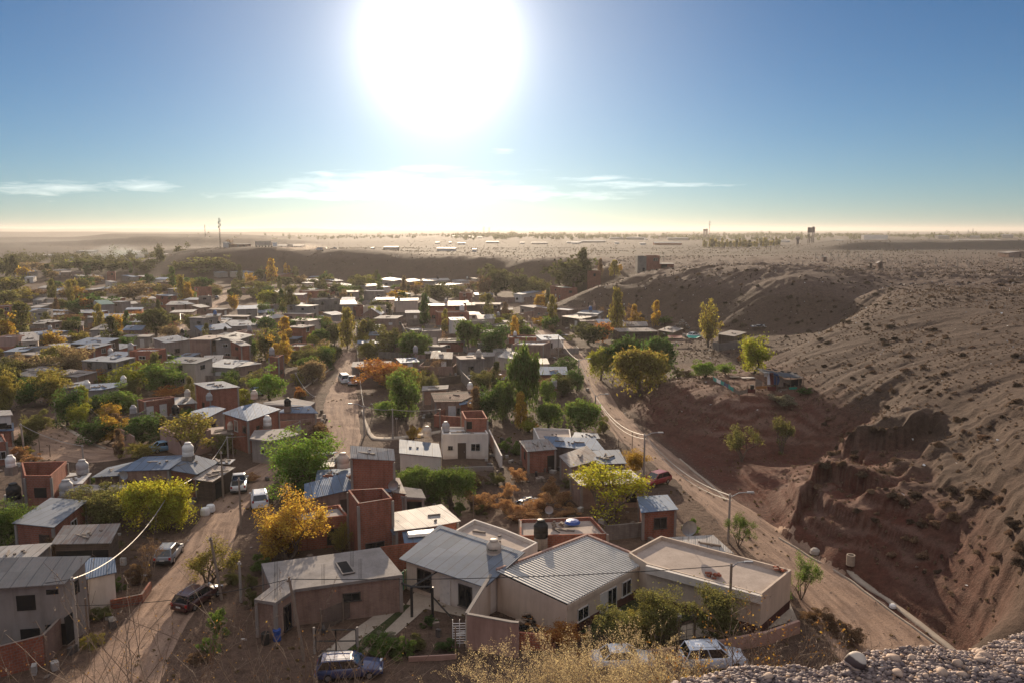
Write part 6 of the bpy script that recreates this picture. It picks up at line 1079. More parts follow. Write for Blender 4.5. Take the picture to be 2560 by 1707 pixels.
yard('path', 'J', [(560, 1330), (760, 1330), (1370, 850), (1290, 790)], M_PAVE, .04)
yard('path', 'J', [(930, 1330), (1130, 1260), (1620, 830), (1440, 840)], M_PAVE, .04)
yard('lawn', 'J', [(770, 1330), (920, 1330), (1420, 860), (1370, 850)], M_LAWN, .06)
yard('yard_floor', 'J', [(1380, 850), (1900, 960), (2080, 770), (1500, 670)], M_PAVE, .042)
yard('path', 'L', [(-100, 1100), (270, 990), (200, 830), (-20, 940)], M_PAVE, .045)
# plinth and porch of the cream house: dark tiles along the foot of the walls
for Hh, src, segs in ((HOUSE_T, 'T', (0,)), (HOUSE_W, 'W', (0, 1))):
    wl = [c for c in KIDS[Hh.name] if c.name.startswith('wall')][0]; V = [v.co.copy() for v in wl.data.vertices]
    for s in segs:
        f = [tuple(pl.vertices) for pl in wl.data.polygons if abs(pl.normal.z) < .1][s * (1 if src == 'T' else 2)]
        a, b = V[f[0]], V[f[1]]; d = b - a; d.z = 0; u = d.normalized(); n = Vector((u.y, -u.x, 0)) * .012
        MB().quad(Vector((a.x, a.y, -.1)) + n, Vector((b.x, b.y, -.1)) + n, Vector((b.x, b.y, .8)) + n, Vector((a.x, a.y, .8)) + n).obj('plinth', M_BASE, Hh)
# ------------------------------------------------------------------ street lamps, poles and wires
ALL_POLES = []
def pole(t, x, yb, yt, kind='lamp', arm=1, m=None, lean=0.0, label=None, aw=1.6):
    p = gp(t, x, yb); tp = at_y(*T(t, x, yt), p.y); h = max(2.0, tp.z - p.z); r = .13 if kind != 'thin' else .07
    nm = 'street_lamp' if kind == 'lamp' else 'utility_pole'
    O_ = empty(nm, p, 0, label, 'street lamp' if kind == 'lamp' else 'utility pole', 'street lamps and poles of the town'); M_ = m or (M_POLEC if kind != 'thin' else M_POLEW)
    MB().tube([(0, 0, -.4), (lean * .5, 0, h * .5), (lean, 0, h)], r, 8, r2=r * .7).obj('pole', M_, O_)
    if kind == 'lamp':
        MB().tube([(lean, 0, h - .35), (lean + arm * aw * .5, -.1, h + .12), (lean + arm * aw, -.2, h + .22)], .045, 5).obj('arm', M_GALV, O_)
        MB().box((lean + arm * (aw + .3), -.22, h + .22), (.75, .26, .12), 0, 0, .8).obj('lamp_head', M_GALV, O_)
    else:
        mb = MB(); mb.box((lean, 0, h - .3), (.9 if kind == 'cross' else .28, .1, .1)); mb.obj('crossarm', M_WOOD, O_)
    for s in (-.1, .1): MB().lathe([(.035, 0), (.05, .05), (.03, .12)], 6, (lean + s, 0, h - .24)).obj('insulator', M_WHITEP, O_)
    ALL_POLES.append((O_, label)); return Vector((p.x + lean, p.y, p.z + h - .15))
M_WIRE = mat('aluminium_cable', b_plain((.36, .33, .29), .5, .2)); M_WIRED = mat('black_cable', b_plain((.03, .03, .03), .7))
def wire(a, b, sag=.035, r=.028, m=None, label=None):
    L = (b - a).length; pts = [Vector() + (b - a) * (i / 18) - Vector((0, 0, 4 * sag * L * (i / 18) * (1 - i / 18))) for i in range(19)]
    o = MB().tube(pts, r, 4).obj('overhead_cable', m or M_WIRE, loc=a); ALL_WIRES.append(o); return props(o, label, 'cable', 'overhead cables')
ALL_WIRES = []
L1 = pole('G', 1985, 1600, 1150, label='concrete street lamp between the long flat wing and the gravel road')
L2 = pole('G', 1210, 1000, 600, label='street lamp beside the orange bush and red hatchback')
L3 = pole('G', 765, 350, 288, label='street lamp above the round dark willow on the gravel road')
L4 = pole('G', 610, 205, -80, 'lamp', label='street lamp where the cables bend over the gravel road')
L5 = pole('C', 425, 1300, 1098, label='street lamp at the gravel road bend with a round tree behind')
L6 = pole('C', 180, 1060, 970, label='smaller street lamp before the white flat-roofed row')
L7 = pole('C', 40, 1000, 905, label='street lamp furthest up the gravel road')
L8 = pole('B', 1942, 800, 655, 'plain', label='wooden pole under the mesa where three cables meet')
L9 = pole('B', 2305, 895, 778, 'plain', label='pole near the dark parked car on the upper road')
L10 = pole('B', 1975, 880, 758, 'plain', label='thin pole beside the sunlit lot on the upper road')
S1 = pole('F', 995, 632, 335, 'lamp', -1, label='street lamp at the crossroads with its arm over the dirt street')
S2 = pole('F', 1258, 660, 368, 'plain', label='bare concrete pole beside the crossroads lamp')
S3 = pole('F', 1690, 565, 365, 'plain', m=M_POLEW, label='slender pole beside the white terrace house')
S4 = pole('F', 1065, 462, 318, 'thin', label='thin wooden pole above the crossroads lamp')
S5 = pole('F', 545, 432, 250, 'thin', label='thin dark pole on the corner of the pale wall')
S6 = pole('B', 368, 1560, 1430, 'thin', label='leaning pole in the shaded yard by the middle street')
S7 = pole('F', 405, 605, 480, 'plain', label='grey pole behind the bright green tree')
S8 = pole('F', 1292, 620, 450, 'thin', label='rough timber pole beside the bare concrete pole')
S9 = pole('B', 520, 1190, 1085, label='street lamp in front of the dark green willow')
S10 = pole('B', 930, 1270, 1195, 'cross', label='pole at the head of the middle street')
E1 = pole('E', 228, 800, 505, 'plain', lean=-.2, label='leaning concrete pole on the open lot')
E2 = pole('E', 520, 540, 298, 'plain', label='pole by the dark hedge at the end of the path')
E3 = pole('E', 768, 882, 700, 'plain', label='pole in front of the broad blue sheet roof')
E4 = pole('E', 2145, 895, 588, 'thin', label='timber pole below the hipped blue roof')
E5 = pole('E', 2095, 835, 620, 'plain', label='grey pole beside the timber pole')
E6 = pole('E', 2050, 1195, 760, 'plain', m=M_POLEW, label='thin pole right beside the white pickup')
E7 = pole('E', 2215, 1480, 1005, 'plain', m=M_POLEW, label='thin green-grey pole in the dirt street before the pickup')
E8 = pole('E', 1595, 1440, 1090, 'plain', label='pole beside the yellow willow carrying the long cable')
E9 = pole('E', 1268, 685, 490, 'thin', label='pole among the dark round trees')
E10 = pole('E', 840, 480, 370, 'thin', label='short pole over the dark round tree')
I1 = pole('I', 715, 1275, 592, 'plain', label='thick concrete pole at the corner of the bare grey house')
I2 = pole('I', 2040, 805, 225, 'plain', m=M_POLEW, lean=-.7, label='leaning timber pole behind the dark red wagon')
I3 = pole('I', 2215, 830, 450, 'plain', label='squat meter post beside the leaning timber pole')
J1 = pole('J', 450, 1370, 592, 'plain', lean=-.9, m=M_POLEW, label='tilted pale timber pole in front of the slab-roofed house')
K1 = pole('K', 1990, 1110, 468, 'lamp', 1, m=M_POLEW, label='timber lamp pole in front of the long flat wing', aw=.9)
Q1 = pole('A', 1660, 1010, 890, 'thin', label='pole beside the dark tree in the left town'); Q2 = pole('A', 1630, 640, 555, 'lamp', -1, label='lamp before the golden poplars'); Q3 = pole('A', 70, 1080, 975, 'thin', label='pole by the tallest olive poplar')
Q4 = pole('A', 1920, 800, 720, 'thin', label='pole by the pale walls near the sunlit lane'); Q5 = pole('A', 2130, 720, 655, 'thin', label='pole at the top of the sunlit lane'); Q6 = pole('A', 1545, 1200, 1090, 'thin', label='pole beside the pale brick pair'); Q7 = pole('A', 1680, 1290, 1100, 'thin', label='pole in front of the two-storey pale brick house')
Q8 = pole('C', 1392, 415, 335, 'cross', label='pole behind the lone plateau house'); Q9 = pole('B', 285, 308, 245, 'thin', label='pole on the mesa top beside the long trailer'); Q10 = pole('C', 1230, 1000, 920, 'thin', label='white pole between golden poplars')
for (a, b, s, lab) in [(L1, L2, .05, 'cable from the flat wing lamp to the red hatchback lamp'), (L2, L3, .035, 'cable along the gravel road above the blue sheet roofs'), (L3, L4, .03, 'cable over the gravel road beside the dark trees'), (L4, L5, .02, 'cable crossing the gravel road at the bend'), (L5, L6, .04, 'cable between the two lamps at the road bend'), (L6, L7, .04, 'cable up to the farthest road lamp'),
                    (L9, L8, .06, 'sagging cable below the mesa trees'), (L7, L10, .05, 'long pale cable sweeping to the thin upper pole'), (S1, S2, .06, 'cable joining the crossroads lamp and bare pole'), (S1, S10, .02, 'thick cable down the middle street'), (S2, S3, .03, 'cable with bird-like knots toward the white terrace house'), (E8, E5, .05, 'pale cable above the broad blue roof'),
                    (I1, E8, .06, 'long pale cable in front of the yellow willow'), (E1, E3, .04, 'cable across the open lot'), (E2, E10, .05, 'cable by the dark hedge'), (E10, E9, .05, 'cable over the dark round trees'), (S6, S5, .03, 'cable beside the middle street yard'), (E5, S7, .04, 'cable behind the bright green tree'), (Q7, Q1, .04, 'cable over the pale brick houses'), (Q1, Q4, .04, 'cable over the left town lane')]:
    wire(a, b, s, .04, None, lab)
wire(L1 + Vector((.2, 0, -.5)), L2 + Vector((.2, 0, -.5)), .06, .03, None, 'second lower cable along the gravel road'); wire(L2 + Vector((.2, 0, -.5)), L3 + Vector((.2, 0, -.5)), .04, .03, None, 'second lower cable above the blue sheet roofs')
wire(J1, K1, .012, .03, M_WIRED, 'dark cable across the white houses from tilted pole to lamp pole'); wire(J1, I1 + Vector((0, 0, -2.0)), .03, .025, M_WIRED, 'dark cable across the dirt street to the concrete pole'); wire(I1, I1 + Vector((-14, 2, -1.0)), .04, .025, M_WIRED, 'dark cable crossing the bare grey house')
# ------------------------------------------------------------------ water tanks
M_TANK = {'cream': mat('cream_tank', b_plain((.50, .42, .34), .6)), 'grey': mat('grey_tank', b_plain((.36, .34, .33), .6)), 'black': mat('black_tank', b_plain((.015, .014, .014), .55)), 'blue': mat('blue_tank', b_plain((.04, .12, .30), .5)), 'white': mat('white_tank', b_plain((.70, .66, .61), .55))}
_tb = MB().lathe([(.53, 0), (.55, .05), (.55, .42), (.535, .44), (.535, .48), (.55, .5), (.55, .92), (.5, 1.0), (.33, 1.2), (.30, 1.24)], 20); _tl = MB().lathe([(.30, 1.24), (.32, 1.25), (.32, 1.33), (.26, 1.37), (.1, 1.39)], 20)
TANKME = {}
ALL_TANKS = []
def tank(p, col, s=1.0, label=None, stand=0.0):
    O_ = empty('water_tank', p, 0, label, 'water tank', 'rooftop water tanks')
    if col not in TANKME: TANKME[col] = (_tb.mesh('tank_body', M_TANK[col], True), _tl.mesh('lid', M_TANK[col], True))
    for me, n in zip(TANKME[col], ('tank_body', 'lid')): o = link(bpy.data.objects.new(n, me), O_); o.scale = (s, s, s)
    if stand: MB().box((0, 0, -stand / 2 - .001), (1.0 * s, 1.0 * s, stand)).obj('plinth', WALL['block'], O_)
    ALL_TANKS.append((O_, col, label)); return O_
def tank_px(t, x, yb, h, col, s=1.0, label=None, stand=0.0): return tank(hz_pt(*T(t, x, yb), h), col, s, label, stand)
tank_px('E', 1728, 800, 4.1, 'white', 1.15, 'big white tank on the ridge of the broad blue roof', .5); tank_px('E', 100, 900, 2.6, 'white', 1.0, 'pale tank on a low roof behind the roofless brick house', 1.0); tank_px('E', 760, 965, 2.4, 'grey', 1.2, 'squat grey tank gleaming behind the roofless brick house')
tank_px('E', 130, 1200, 1.5, 'black', 1.3, 'large black tank in front of the roofless brick house', 1.4); tank_px('E', 612, 1160, 1.6, 'grey', 1.25, 'grey tank at the corner of the roofless brick house', 1.5); tank_px('E', 1722, 262, 3.0, 'cream', .9, 'cream tank behind the small orange brick house'); tank_px('E', 1922, 295, 3.2, 'grey', .9, 'grey tank in front of the tall red brick house')
tank_px('E', 1225, 410, 2.6, 'grey', .9, 'grey tank at the corner of the brick row with white doors', .6); tank_px('E', 1612, 415, 2.6, 'black', 1.0, 'black tank tipped beside the brick row with white doors'); tank_px('E', 2335, 280, 5.2, 'cream', .95, 'cream tank behind the hipped blue roof'); tank_px('E', 1135, 130, 3.2, 'white', .9, 'white tank raised among dark trees', .6); tank_px('E', 2118, 560, 2.6, 'cream', .8, 'small cream tank on the wall of the terrace', .3)
tank_px('F', 290, 345, 3.9, 'black', .9, 'black tank on a brick stack above the crossroads', .9); tank_px('F', 105, 522, 3.3, 'white', 1.0, 'white tank on the unfinished grey house', .4); tank_px('F', 800, 910, 3.6, 'cream', 1.25, 'cream tank in front of the tall brick room'); tank_px('F', 1742, 575, 3.2, 'grey', .95, 'grey tank on the white terrace house', .3); tank_px('F', 1572, 625, 3.4, 'cream', 1.0, 'cream tank on the whitewashed house'); tank_px('F', 1965, 190, 3.2, 'white', .85, 'pale tank beyond the brown tiled house', .4)
tank_px('K', 265, 222, 3.1, 'black', 1.15, 'tall black tank on a brick column by the cluttered flat roof', 1.0)
TANKS2 = """A 1975 905 6 blue .9|A 460 1045 3.3 grey .9|A 1200 1222 5.6 grey 1|A 1015 1268 3 white 1|A 755 1195 3 white .9|A 1675 1080 3.2 black .9|A 2290 1050 3.4 grey 1|A 2010 1000 3.2 black .8|A 2070 1055 3.2 black .8|A 870 810 3 grey .8|A 800 1580 3 white 1|B 225 690 4.8 black .8|B 670 755 6.2 black .9|B 752 735 5 black .9|B 850 730 5 black .9|B 80 940 3 cream 1|B 1090 815 3.4 white 1.5|B 1312 765 5.8 black .7|B 1580 775 5 white .9|B 1745 795 5.6 grey 1
B 1890 868 5.2 white 1.3|B 2045 1290 3.9 cream 1.1|B 145 1265 4.8 grey 1|B 1672 575 4 black .8|B 1940 575 4 white .8|B 337 515 4.4 white .8|B 1000 575 4 white .8|B 760 590 3 black .7|B 505 655 3 white .8|B 985 975 3 black .7|B 1465 1245 3 grey 1|B 730 1005 3 black .6|B 600 960 3 black .7|B 2225 915 3 grey .9|B 1205 885 3 black .8|C 720 868 3.6 blue 1|C 115 1225 4 black 1|C 340 830 3.4 white 1|C 395 850 3.4 cream 1.2|C 28 1098 3.5 white .8|C 385 1560 3 grey 1|C 460 1440 1.2 grey .6"""
for row in TANKS2.replace('\n', '|').split('|'):
    f = row.split(); tank_px(f[0], float(f[1]), float(f[2]), float(f[3]), f[4], float(f[5]), None, .4)
# the lettered tank on its pillar
p = hz_pt(*T('J', 2180, 590), 1.6); p = gp('J', 2185, 770); q = at_y(*T('J', 2180, 408), p.y)
S_ = empty('tank_pillar', p, 0, 'tall pillar and slab carrying the lettered cream tank', 'pillar'); hh = q.z - p.z
MB().box((0, 0, hh / 2 - .1), (.45, .45, hh - .2), R(20)).obj('pillar', WALL['cream'], S_); MB().box((0, 0, hh - .06), (1.5, 1.3, .12), R(20)).obj('slab', WALL['cream'], S_)
for k in range(3): MB().tube([(.45 + k * .08, -.1, hh - .2), (.47 + k * .08, -.1, 1.6)], .03, 5).obj('pipe', M_STEEL, S_)
TK = tank(Vector((p.x, p.y, q.z)), 'cream', 1.12, 'cream tank with dark lettering on the tall pillar')
def lettering(text, size, parent, rad, z, ang, m, ext=.004):
    cu = bpy.data.curves.new('lettering', 'FONT'); cu.body = text; cu.size = size; cu.extrude = ext; cu.resolution_u = 2; cu.offset = size * .02
    to = bpy.data.objects.new('lettering', cu); COL.objects.link(to); dg = bpy.context.evaluated_depsgraph_get(); me = bpy.data.meshes.new_from_object(to.evaluated_get(dg)); bpy.data.objects.remove(to)
    w_ = max(v.co.x for v in me.vertices)
    for v in me.vertices:
        a = ang + (v.co.x - w_ / 2) / rad; rr_ = rad + .012 + v.co.z; v.co = Vector((rr_ * math.cos(a), rr_ * math.sin(a), z + v.co.y))
    me.materials.clear(); me.materials.append(m); o = bpy.data.objects.new('lettering', me); return link(o, parent)
lettering('Rotoplas', .23, TK, .616, .76, R(-98), mat('dark_green_ink', b_plain((.02, .035, .02), .6)))
mb = MB()
for k in range(6):
    a0 = R(-118 + k * 6); a1 = R(-112 + k * 6); mb.quad(*[(.625 * math.cos(a), .625 * math.sin(a), z) for (a, z) in ((a0, .1), (a1, .1), (a1, .3), (a0, .3))])
mb.obj('sticker', M_WHITEP, TK)
# satellite dishes
def dish(t, x, y, h, s=1.0, label=None, rz=0.0):
    p = hz_pt(*T(t, x, y), h); O_ = empty('satellite_dish', p, rz, label, 'satellite dish', 'rooftop satellite dishes')
    n = 18; mb = MB(); rings = [(0, .0), (.2, .02), (.38, .075), (.46, .12)]
    v = []
    for (r_, z) in rings: v.append([(r_ * s * math.cos(2 * math.pi * j / n), (z - .1) * s * -1.0 + .05, r_ * s * math.sin(2 * math.pi * j / n) + .75 * s) for j in range(n)])
    for a, b in zip(v, v[1:]):
        for j in range(n): mb.quad(a[j], a[(j + 1) % n], b[(j + 1) % n], b[j])
    mb.obj('dish', M_GALV, O_, True); MB().tube([(0, .1, -.05), (0, .1, .75 * s)], .025, 5).obj('mast', M_GALV, O_); MB().tube([(0, 0, .4 * s), (0, -.5 * s, .62 * s)], .015, 4).obj('feed_arm', M_GALV, O_)
dish('K', 1625, 262, 3.4, 1.5, 'big round dish casting a shadow on the long flat roof', R(10)); dish('F', 1262, 1150, 3.0, 1.2, 'dark dish on a post behind the brick tower', R(20)); dish('E', 1140, 1048, 2.7, 1.1, 'pale dish under the eave of the broad blue roof', R(-10)); dish('F', 390, 595, 3.2, .9, 'dish on the cluttered unfinished grey house', R(15)); dish('K', 340, 40, 3.0, .9, 'small dish behind the cluttered flat roof', 0)
# ------------------------------------------------------------------ vehicles
def b_paint(nt):
    oi = nt.new('ShaderNodeObjectInfo'); P = geo_pos(nt); n = nt.noise(P, 3, 4, .6)
    p = nt.new('ShaderNodeBsdfPrincipled'); nt.set(p, 'Base Color', nt.mix(nt.m('MULTIPLY', nt.ramp(n, [(.4, 0), (.7, 1)]), .12), oi.outputs['Color'], (.2, .16, .12)))
    nt.set(p, 'Roughness', nt.m('ADD', .22, nt.m('MULTIPLY', n, .3))); nt.set(p, 'Coat Weight', .5); nt.set(p, 'Coat Roughness', .12); return p.outputs[0]
M_PAINT = mat('car_paint', b_paint); M_GLASS = mat('car_glass', lambda nt: princ(nt, (.012, .015, .018), .06, 0, .8)); M_TYRE = mat('tyre_rubber', b_plain((.02, .02, .02), .9)); M_RIM = mat('wheel_rim', b_plain((.4, .4, .41), .35, .8))
M_LIGHTW = mat('headlight_lens', b_plain((.55, .56, .56), .15, .3)); M_LIGHTR = mat('taillight_lens', b_plain((.35, .02, .02), .25)); M_PLATE = mat('number_plate', b_plain((.5, .5, .48), .5)); M_TRIM = mat('black_trim', b_plain((.025, .025, .025), .7))
CARS = dict(  # length, width, height, belt, stations of the side outline (x from the tail 0 to the nose 1): (rear glass foot, roof rear, roof front, windscreen foot), hood height, tail height
    hatch=(3.9, 1.66, 1.46, .88, (.03, .14, .56, .74), .80, .86), suv=(4.45, 1.82, 1.66, 1.02, (.03, .10, .58, .73), .98, 1.0), wagon=(4.4, 1.7, 1.42, .86, (.02, .10, .56, .71), .80, .86), pickup=(5.1, 1.8, 1.75, 1.08, (.42, .46, .62, .73), 1.02, 1.08), sedan=(4.3, 1.68, 1.42, .88, (.14, .27, .56, .73), .80, .90), van=(4.4, 1.75, 1.85, 1.05, (.02, .05, .72, .86), .98, 1.05))
CARME = {}
def car_parts(k):
    if k in CARME: return CARME[k]
    L, W, H, belt, (a, b, c, d), hood, tail = CARS[k]; X = lambda t: (t - .5) * L; hw = W / 2; parts = []
    st = [(0, .42, tail * .92, .90), (.012, .30, tail, .95), (.08, .22, tail + .01, .99), (a + .03, .20, belt, 1.0), (.35, .20, belt, 1.0), (.6, .20, belt, 1.0), (d, .20, belt - .02, .99), (d + .08, .20, hood, .97), (.93, .22, hood - .10, .93), (.985, .28, hood - .22, .86), (1.0, .36, hood - .34, .80)]
    if k == 'pickup': st = [(0, .45, tail - .02, .94), (.012, .42, tail, .97), (.2, .35, tail, .99), (.40, .3, tail, 1.0)] + st[5:]
    mb = MB(); N = 10
    for (t, zb, zt, s) in st:
        y = hw * s; zm = zb + (zt - zb) * .45
        for (yy, zz) in ((-y * .86, zb), (-y * .98, zb + .08), (-y, zm), (-y * .985, zt - .1), (-y * .9, zt), (y * .9, zt), (y * .985, zt - .1), (y, zm), (y * .98, zb + .08), (y * .86, zb)): mb.v.append((X(t), yy, zz))
    n = len(st)
    for i in range(n - 1):
        for j in range(N): mb.f.append((i * N + j, (i + 1) * N + j, (i + 1) * N + (j + 1) % N, i * N + (j + 1) % N)); mb.mi.append(0)
    mb.f.append(tuple(range(N))); mb.mi.append(0); mb.f.append(tuple((n - 1) * N + j for j in reversed(range(N)))); mb.mi.append(0)
    parts.append(('body', mb.mesh('body', M_PAINT, True), []))
    # glasshouse: pillars and roof in paint, glass set just inside
    rw, bw = hw * .74, hw * .90; q = {}
    for s in (-1, 1): q[s] = [(X(a), s * bw, belt), (X(b), s * rw, H - .07), (X(c), s * rw, H - .05), (X(d), s * bw, belt - .01)]
    rb = MB(); m_ = (b + c) / 2
    ring = lambda t, z, f: [(X(t), -rw * f, z - .05), (X(t), -rw * f * .86, z), (X(t), rw * f * .86, z), (X(t), rw * f, z - .05)]
    rs = [ring(b - .012, H - .06, 1.0), ring(b + .05, H - .01, 1.03), ring(m_, H, 1.04), ring(c - .04, H - .015, 1.03), ring(c + .01, H - .06, 1.0)]; k0 = len(rb.v)
    for r_ in rs: rb.v += r_
    for i in range(4):
        for j in range(3): rb.f.append((k0 + i * 4 + j, k0 + (i + 1) * 4 + j, k0 + (i + 1) * 4 + j + 1, k0 + i * 4 + j + 1)); rb.mi.append(0)
        rb.f.append((k0 + i * 4 + 3, k0 + (i + 1) * 4 + 3, k0 + (i + 1) * 4, k0 + i * 4)); rb.mi.append(0)
    for s in (-1, 1):
        A_, B_, C_, D_ = [Vector(p) for p in q[s]]
        for (p0, p1) in ((A_, B_), (D_, C_)): rb.tube([p0, p1], .05, 4)
        for t in (.45, .72 if k in ('wagon', 'suv', 'van') else .45): rb.tube([D_.lerp(A_, t) , C_.lerp(B_, t)], .035, 4)
    parts.append(('roof', rb.mesh('roof', M_PAINT, False), []))
    e = .985; sc_ = lambda p: (p[0], p[1] * e, p[2])
    l, r = [sc_(p) for p in q[-1]], [sc_(p) for p in q[1]]
    parts.append(('side_window', MB().quad(l[0], l[3], l[2], l[1]).mesh('side_window', M_GLASS), [])); parts.append(('side_window', MB().quad(r[0], r[1], r[2], r[3]).mesh('side_window', M_GLASS), []))
    parts.append(('windscreen', MB().quad(l[3], r[3], r[2], l[2]).mesh('windscreen', M_GLASS), [])); parts.append(('rear_window', MB().quad(r[0], l[0], l[1], r[1]).mesh('rear_window', M_GLASS), []))
    R_ = .33 if k in ('suv', 'pickup') else .29; ty = MB(); ri = MB(); V = [(R_ * .62, -.1), (R_ * .95, -.1), (R_, -.06), (R_, .06), (R_ * .95, .1), (R_ * .62, .1)]
    def lathe_y(mbx, prof, n_): 
        mbx.lathe(prof, n_); mbx.v = [(x, z, y) for (x, y, z) in mbx.v]; return mbx
    tyre = lathe_y(ty, V, 18).mesh('tyre', M_TYRE, False); rim = lathe_y(ri, [(R_ * .1, -.108), (R_ * .62, -.104), (R_ * .62, .104), (R_ * .1, .108)], 14).mesh('rim', M_RIM)
    for t in (.19, .81):
        for s in (-1, 1): parts.append(('wheel', tyre, [('rim', rim)], (X(t), s * (hw - .09), R_)))
    for s in (-1, 1):
        parts.append(('headlight', MB().box((X(.975), s * hw * .66, hood - .24), (.16, .36, .15), s * -.25).mesh('headlight', M_LIGHTW), [])); parts.append(('taillight', MB().box((X(.006), s * hw * .80, tail - .16 if k not in ('suv', 'van') else tail - .02), (.09, .2, .24)).mesh('taillight', M_LIGHTR), []))
        parts.append(('mirror', MB().box((X(d - .05), s * (hw + .07), belt + .06), (.1, .18, .12)).mesh('mirror', M_PAINT), []))
    parts.append(('bumper', MB().box((X(-.004), 0, .42), (.12, W * .9, .22)).mesh('bumper', M_TRIM if k in ('hatch', 'pickup') else M_PAINT), [])); parts.append(('bumper', MB().box((X(.998), 0, .36), (.12, W * .78, .2)).mesh('bumper', M_TRIM if k in ('hatch', 'pickup') else M_PAINT), []))
    parts.append(('number_plate', MB().box((X(-.018), 0, .58), (.02, .42, .13)).mesh('number_plate', M_PLATE), []))
    if k == 'pickup': parts.append(('load_bed', MB().box((X(.205), 0, tail + .002), (L * .37, W * .80, .02)).mesh('load_bed', M_TRIM), [])); parts.append(('roll_bar', MB().tube([(X(.38), -.7, tail), (X(.38), -.62, H - .1), (X(.38), .62, H - .1), (X(.38), .7, tail)], .04, 5).mesh('roll_bar', M_TRIM), []))
    if k in ('suv', 'wagon'):
        for s in (-1, 1): parts.append(('roof_rail', MB().tube([(X(b + .04), s * rw * .82, H), (X(b + .06), s * rw * .82, H + .05), (X(c - .05), s * rw * .82, H + .05), (X(c - .03), s * rw * .82, H)], .02, 4).mesh('roof_rail', M_GALV), []))
    CARME[k] = parts; return parts
ALL_CARS = []
def car(kind, p, head, col, label=None, name=None):
    O_ = empty(name or {'suv': 'parked_suv', 'pickup': 'pickup_truck', 'van': 'parked_van'}.get(kind, 'parked_car'), (p.x, p.y, p.z + .03), head, label, {'pickup': 'pickup', 'van': 'van'}.get(kind, 'car'), 'parked vehicles of the town')
    for it in car_parts(kind):
        o = link(bpy.data.objects.new(it[0], it[1]), O_); o.color = (*col, 1)
        if len(it) > 3: o.location = it[3]
        for (n_, me) in it[2]: link(bpy.data.objects.new(n_, me), o)
    ALL_CARS.append((O_, kind, label)); return O_
def car_px(kind, t, x, y, t2, x2, y2, col, label=None):
    """tail and nose on the ground at two pixels"""
    a = at_z(*T(t, x, y), .05); b = at_z(*T(t2, x2, y2), .05); m = (a + b) / 2; m.z = lz(m.x, m.y)
    return car(kind, m, math.atan2((b - a).y, (b - a).x), col, label)
car_px('wagon', 'I', 1740, 870, 'I', 1900, 770, (.05, .008, .01), 'dark red wagon parked on the dirt street with its tail to us')
car_px('hatch', 'I', 1510, 470, 'I', 1600, 360, (.24, .26, .29), 'silver hatchback parked under the yellow willow')
car_px('pickup', 'E', 2190, 1150, 'E', 2205, 1050, (.72, .72, .71), 'white pickup truck parked in the dirt street by the plank shed')
car_px('suv', 'E', 2390, 1290, 'F', 30, 1190, (.70, .71, .73), 'white car parked beside the thin green-grey pole and yard fence')
car_px('hatch', 'G', 1400, 1040, 'G', 1240, 1085, (.28, .012, .02), 'bright red hatchback parked at the edge of the gravel road')
car_px('wagon', 'J', 640, 1500, 'J', 1080, 1470, (.035, .045, .12), 'dark blue car shining in front of the steel drive gate')
car_px('suv', 'K', 1560, 1420, 'K', 2120, 1400, (.55, .60, .68), 'pale blue-silver car with a dark sunroof below the garden gate')
car_px('sedan', 'K', 760, 1420, 'K', 1280, 1400, (.70, .72, .74), 'white car half hidden behind the straw-coloured bushes')
car_px('pickup', 'F', 890, 175, 'F', 875, 120, (.62, .64, .66), 'silver pickup facing away on the middle street'); car_px('van', 'F', 825, 145, 'F', 790, 110, (.68, .67, .65), 'pale van stopped beside the silver pickup on the middle street')
car_px('sedan', 'C', 1610, 1180, 'C', 1720, 1165, (.60, .62, .62), 'white sedan parked among the shanty awnings')
car_px('suv', 'B', 2120, 885, 'B', 2190, 880, (.05, .06, .08), 'dark car parked in the sunlit upper lot'); car_px('sedan', 'B', 590, 960, 'B', 620, 945, (.66, .66, .66), 'white car at the far end of the middle street')
car_px('hatch', 'A', 1980, 775, 'A', 2005, 755, (.15, .15, .16), 'grey car at the top of the sunlit left lane'); car_px('sedan', 'F', 2190, 130, 'F', 2285, 100, (.48, .50, .55), 'dusty silver car in the yard above the tiled house')
car_px('sedan', 'E', 1460, 760, 'E', 1600, 740, (.14, .30, .45), 'light blue car behind the sparse yellow tree'); car_px('sedan', 'F', 30, 250, 'F', -20, 215, (.30, .42, .52), 'blue car beside the bright green tree')
car_px('van', 'G', 440, 1150 - 1090 + 92, 'G', 490, 140, (.55, .56, .57), 'pale van stopped on the road bend') if False else None
# a lorry and huts on the mesa top
def far_at(t, x, yb, Y): p = at_y(*T(t, x, yb), Y); p.z = lz(p.x, p.y); return p
def sz(px, Y): return px / 3.672 / FPX * Y
p = far_at('B', 70, 315, 548); O_ = empty('parked_lorry', p, 0, 'white lorry with a long pale trailer on the mesa top', 'lorry')
MB().box((0, 0, 2.4), (sz(142, 548), 2.5, 2.9)).obj('trailer', WALL['cream'], O_); MB().box((sz(105, 548), 0, 1.7), (2.2, 2.4, 2.6)).obj('cab', M_WHITEP, O_)
for k in range(6): o = MB().lathe([(.48, -.15), (.5, 0), (.48, .15)], 12).obj('wheel', M_TYRE, O_); o.rotation_euler = (math.pi / 2, 0, 0); o.location = (-4.5 + k * 2.1, -1.15, .5)
car('van', far_at('B', 580, 322, 530), 2.9, (.6, .6, .6), 'pale van raising dust along the mesa rim'); car('suv', far_at('B', 620, 310, 560), 0, (.08, .08, .08), 'dark vehicle behind the dust on the mesa'); car('pickup', far_at('B', 720, 310, 560), 0, (.1, .09, .08), 'dark pickup parked farther along the mesa rim'); car('van', far_at('B', 320, 312, 560), 0, (.2, .2, .2), 'grey van between the lorry and the dust')
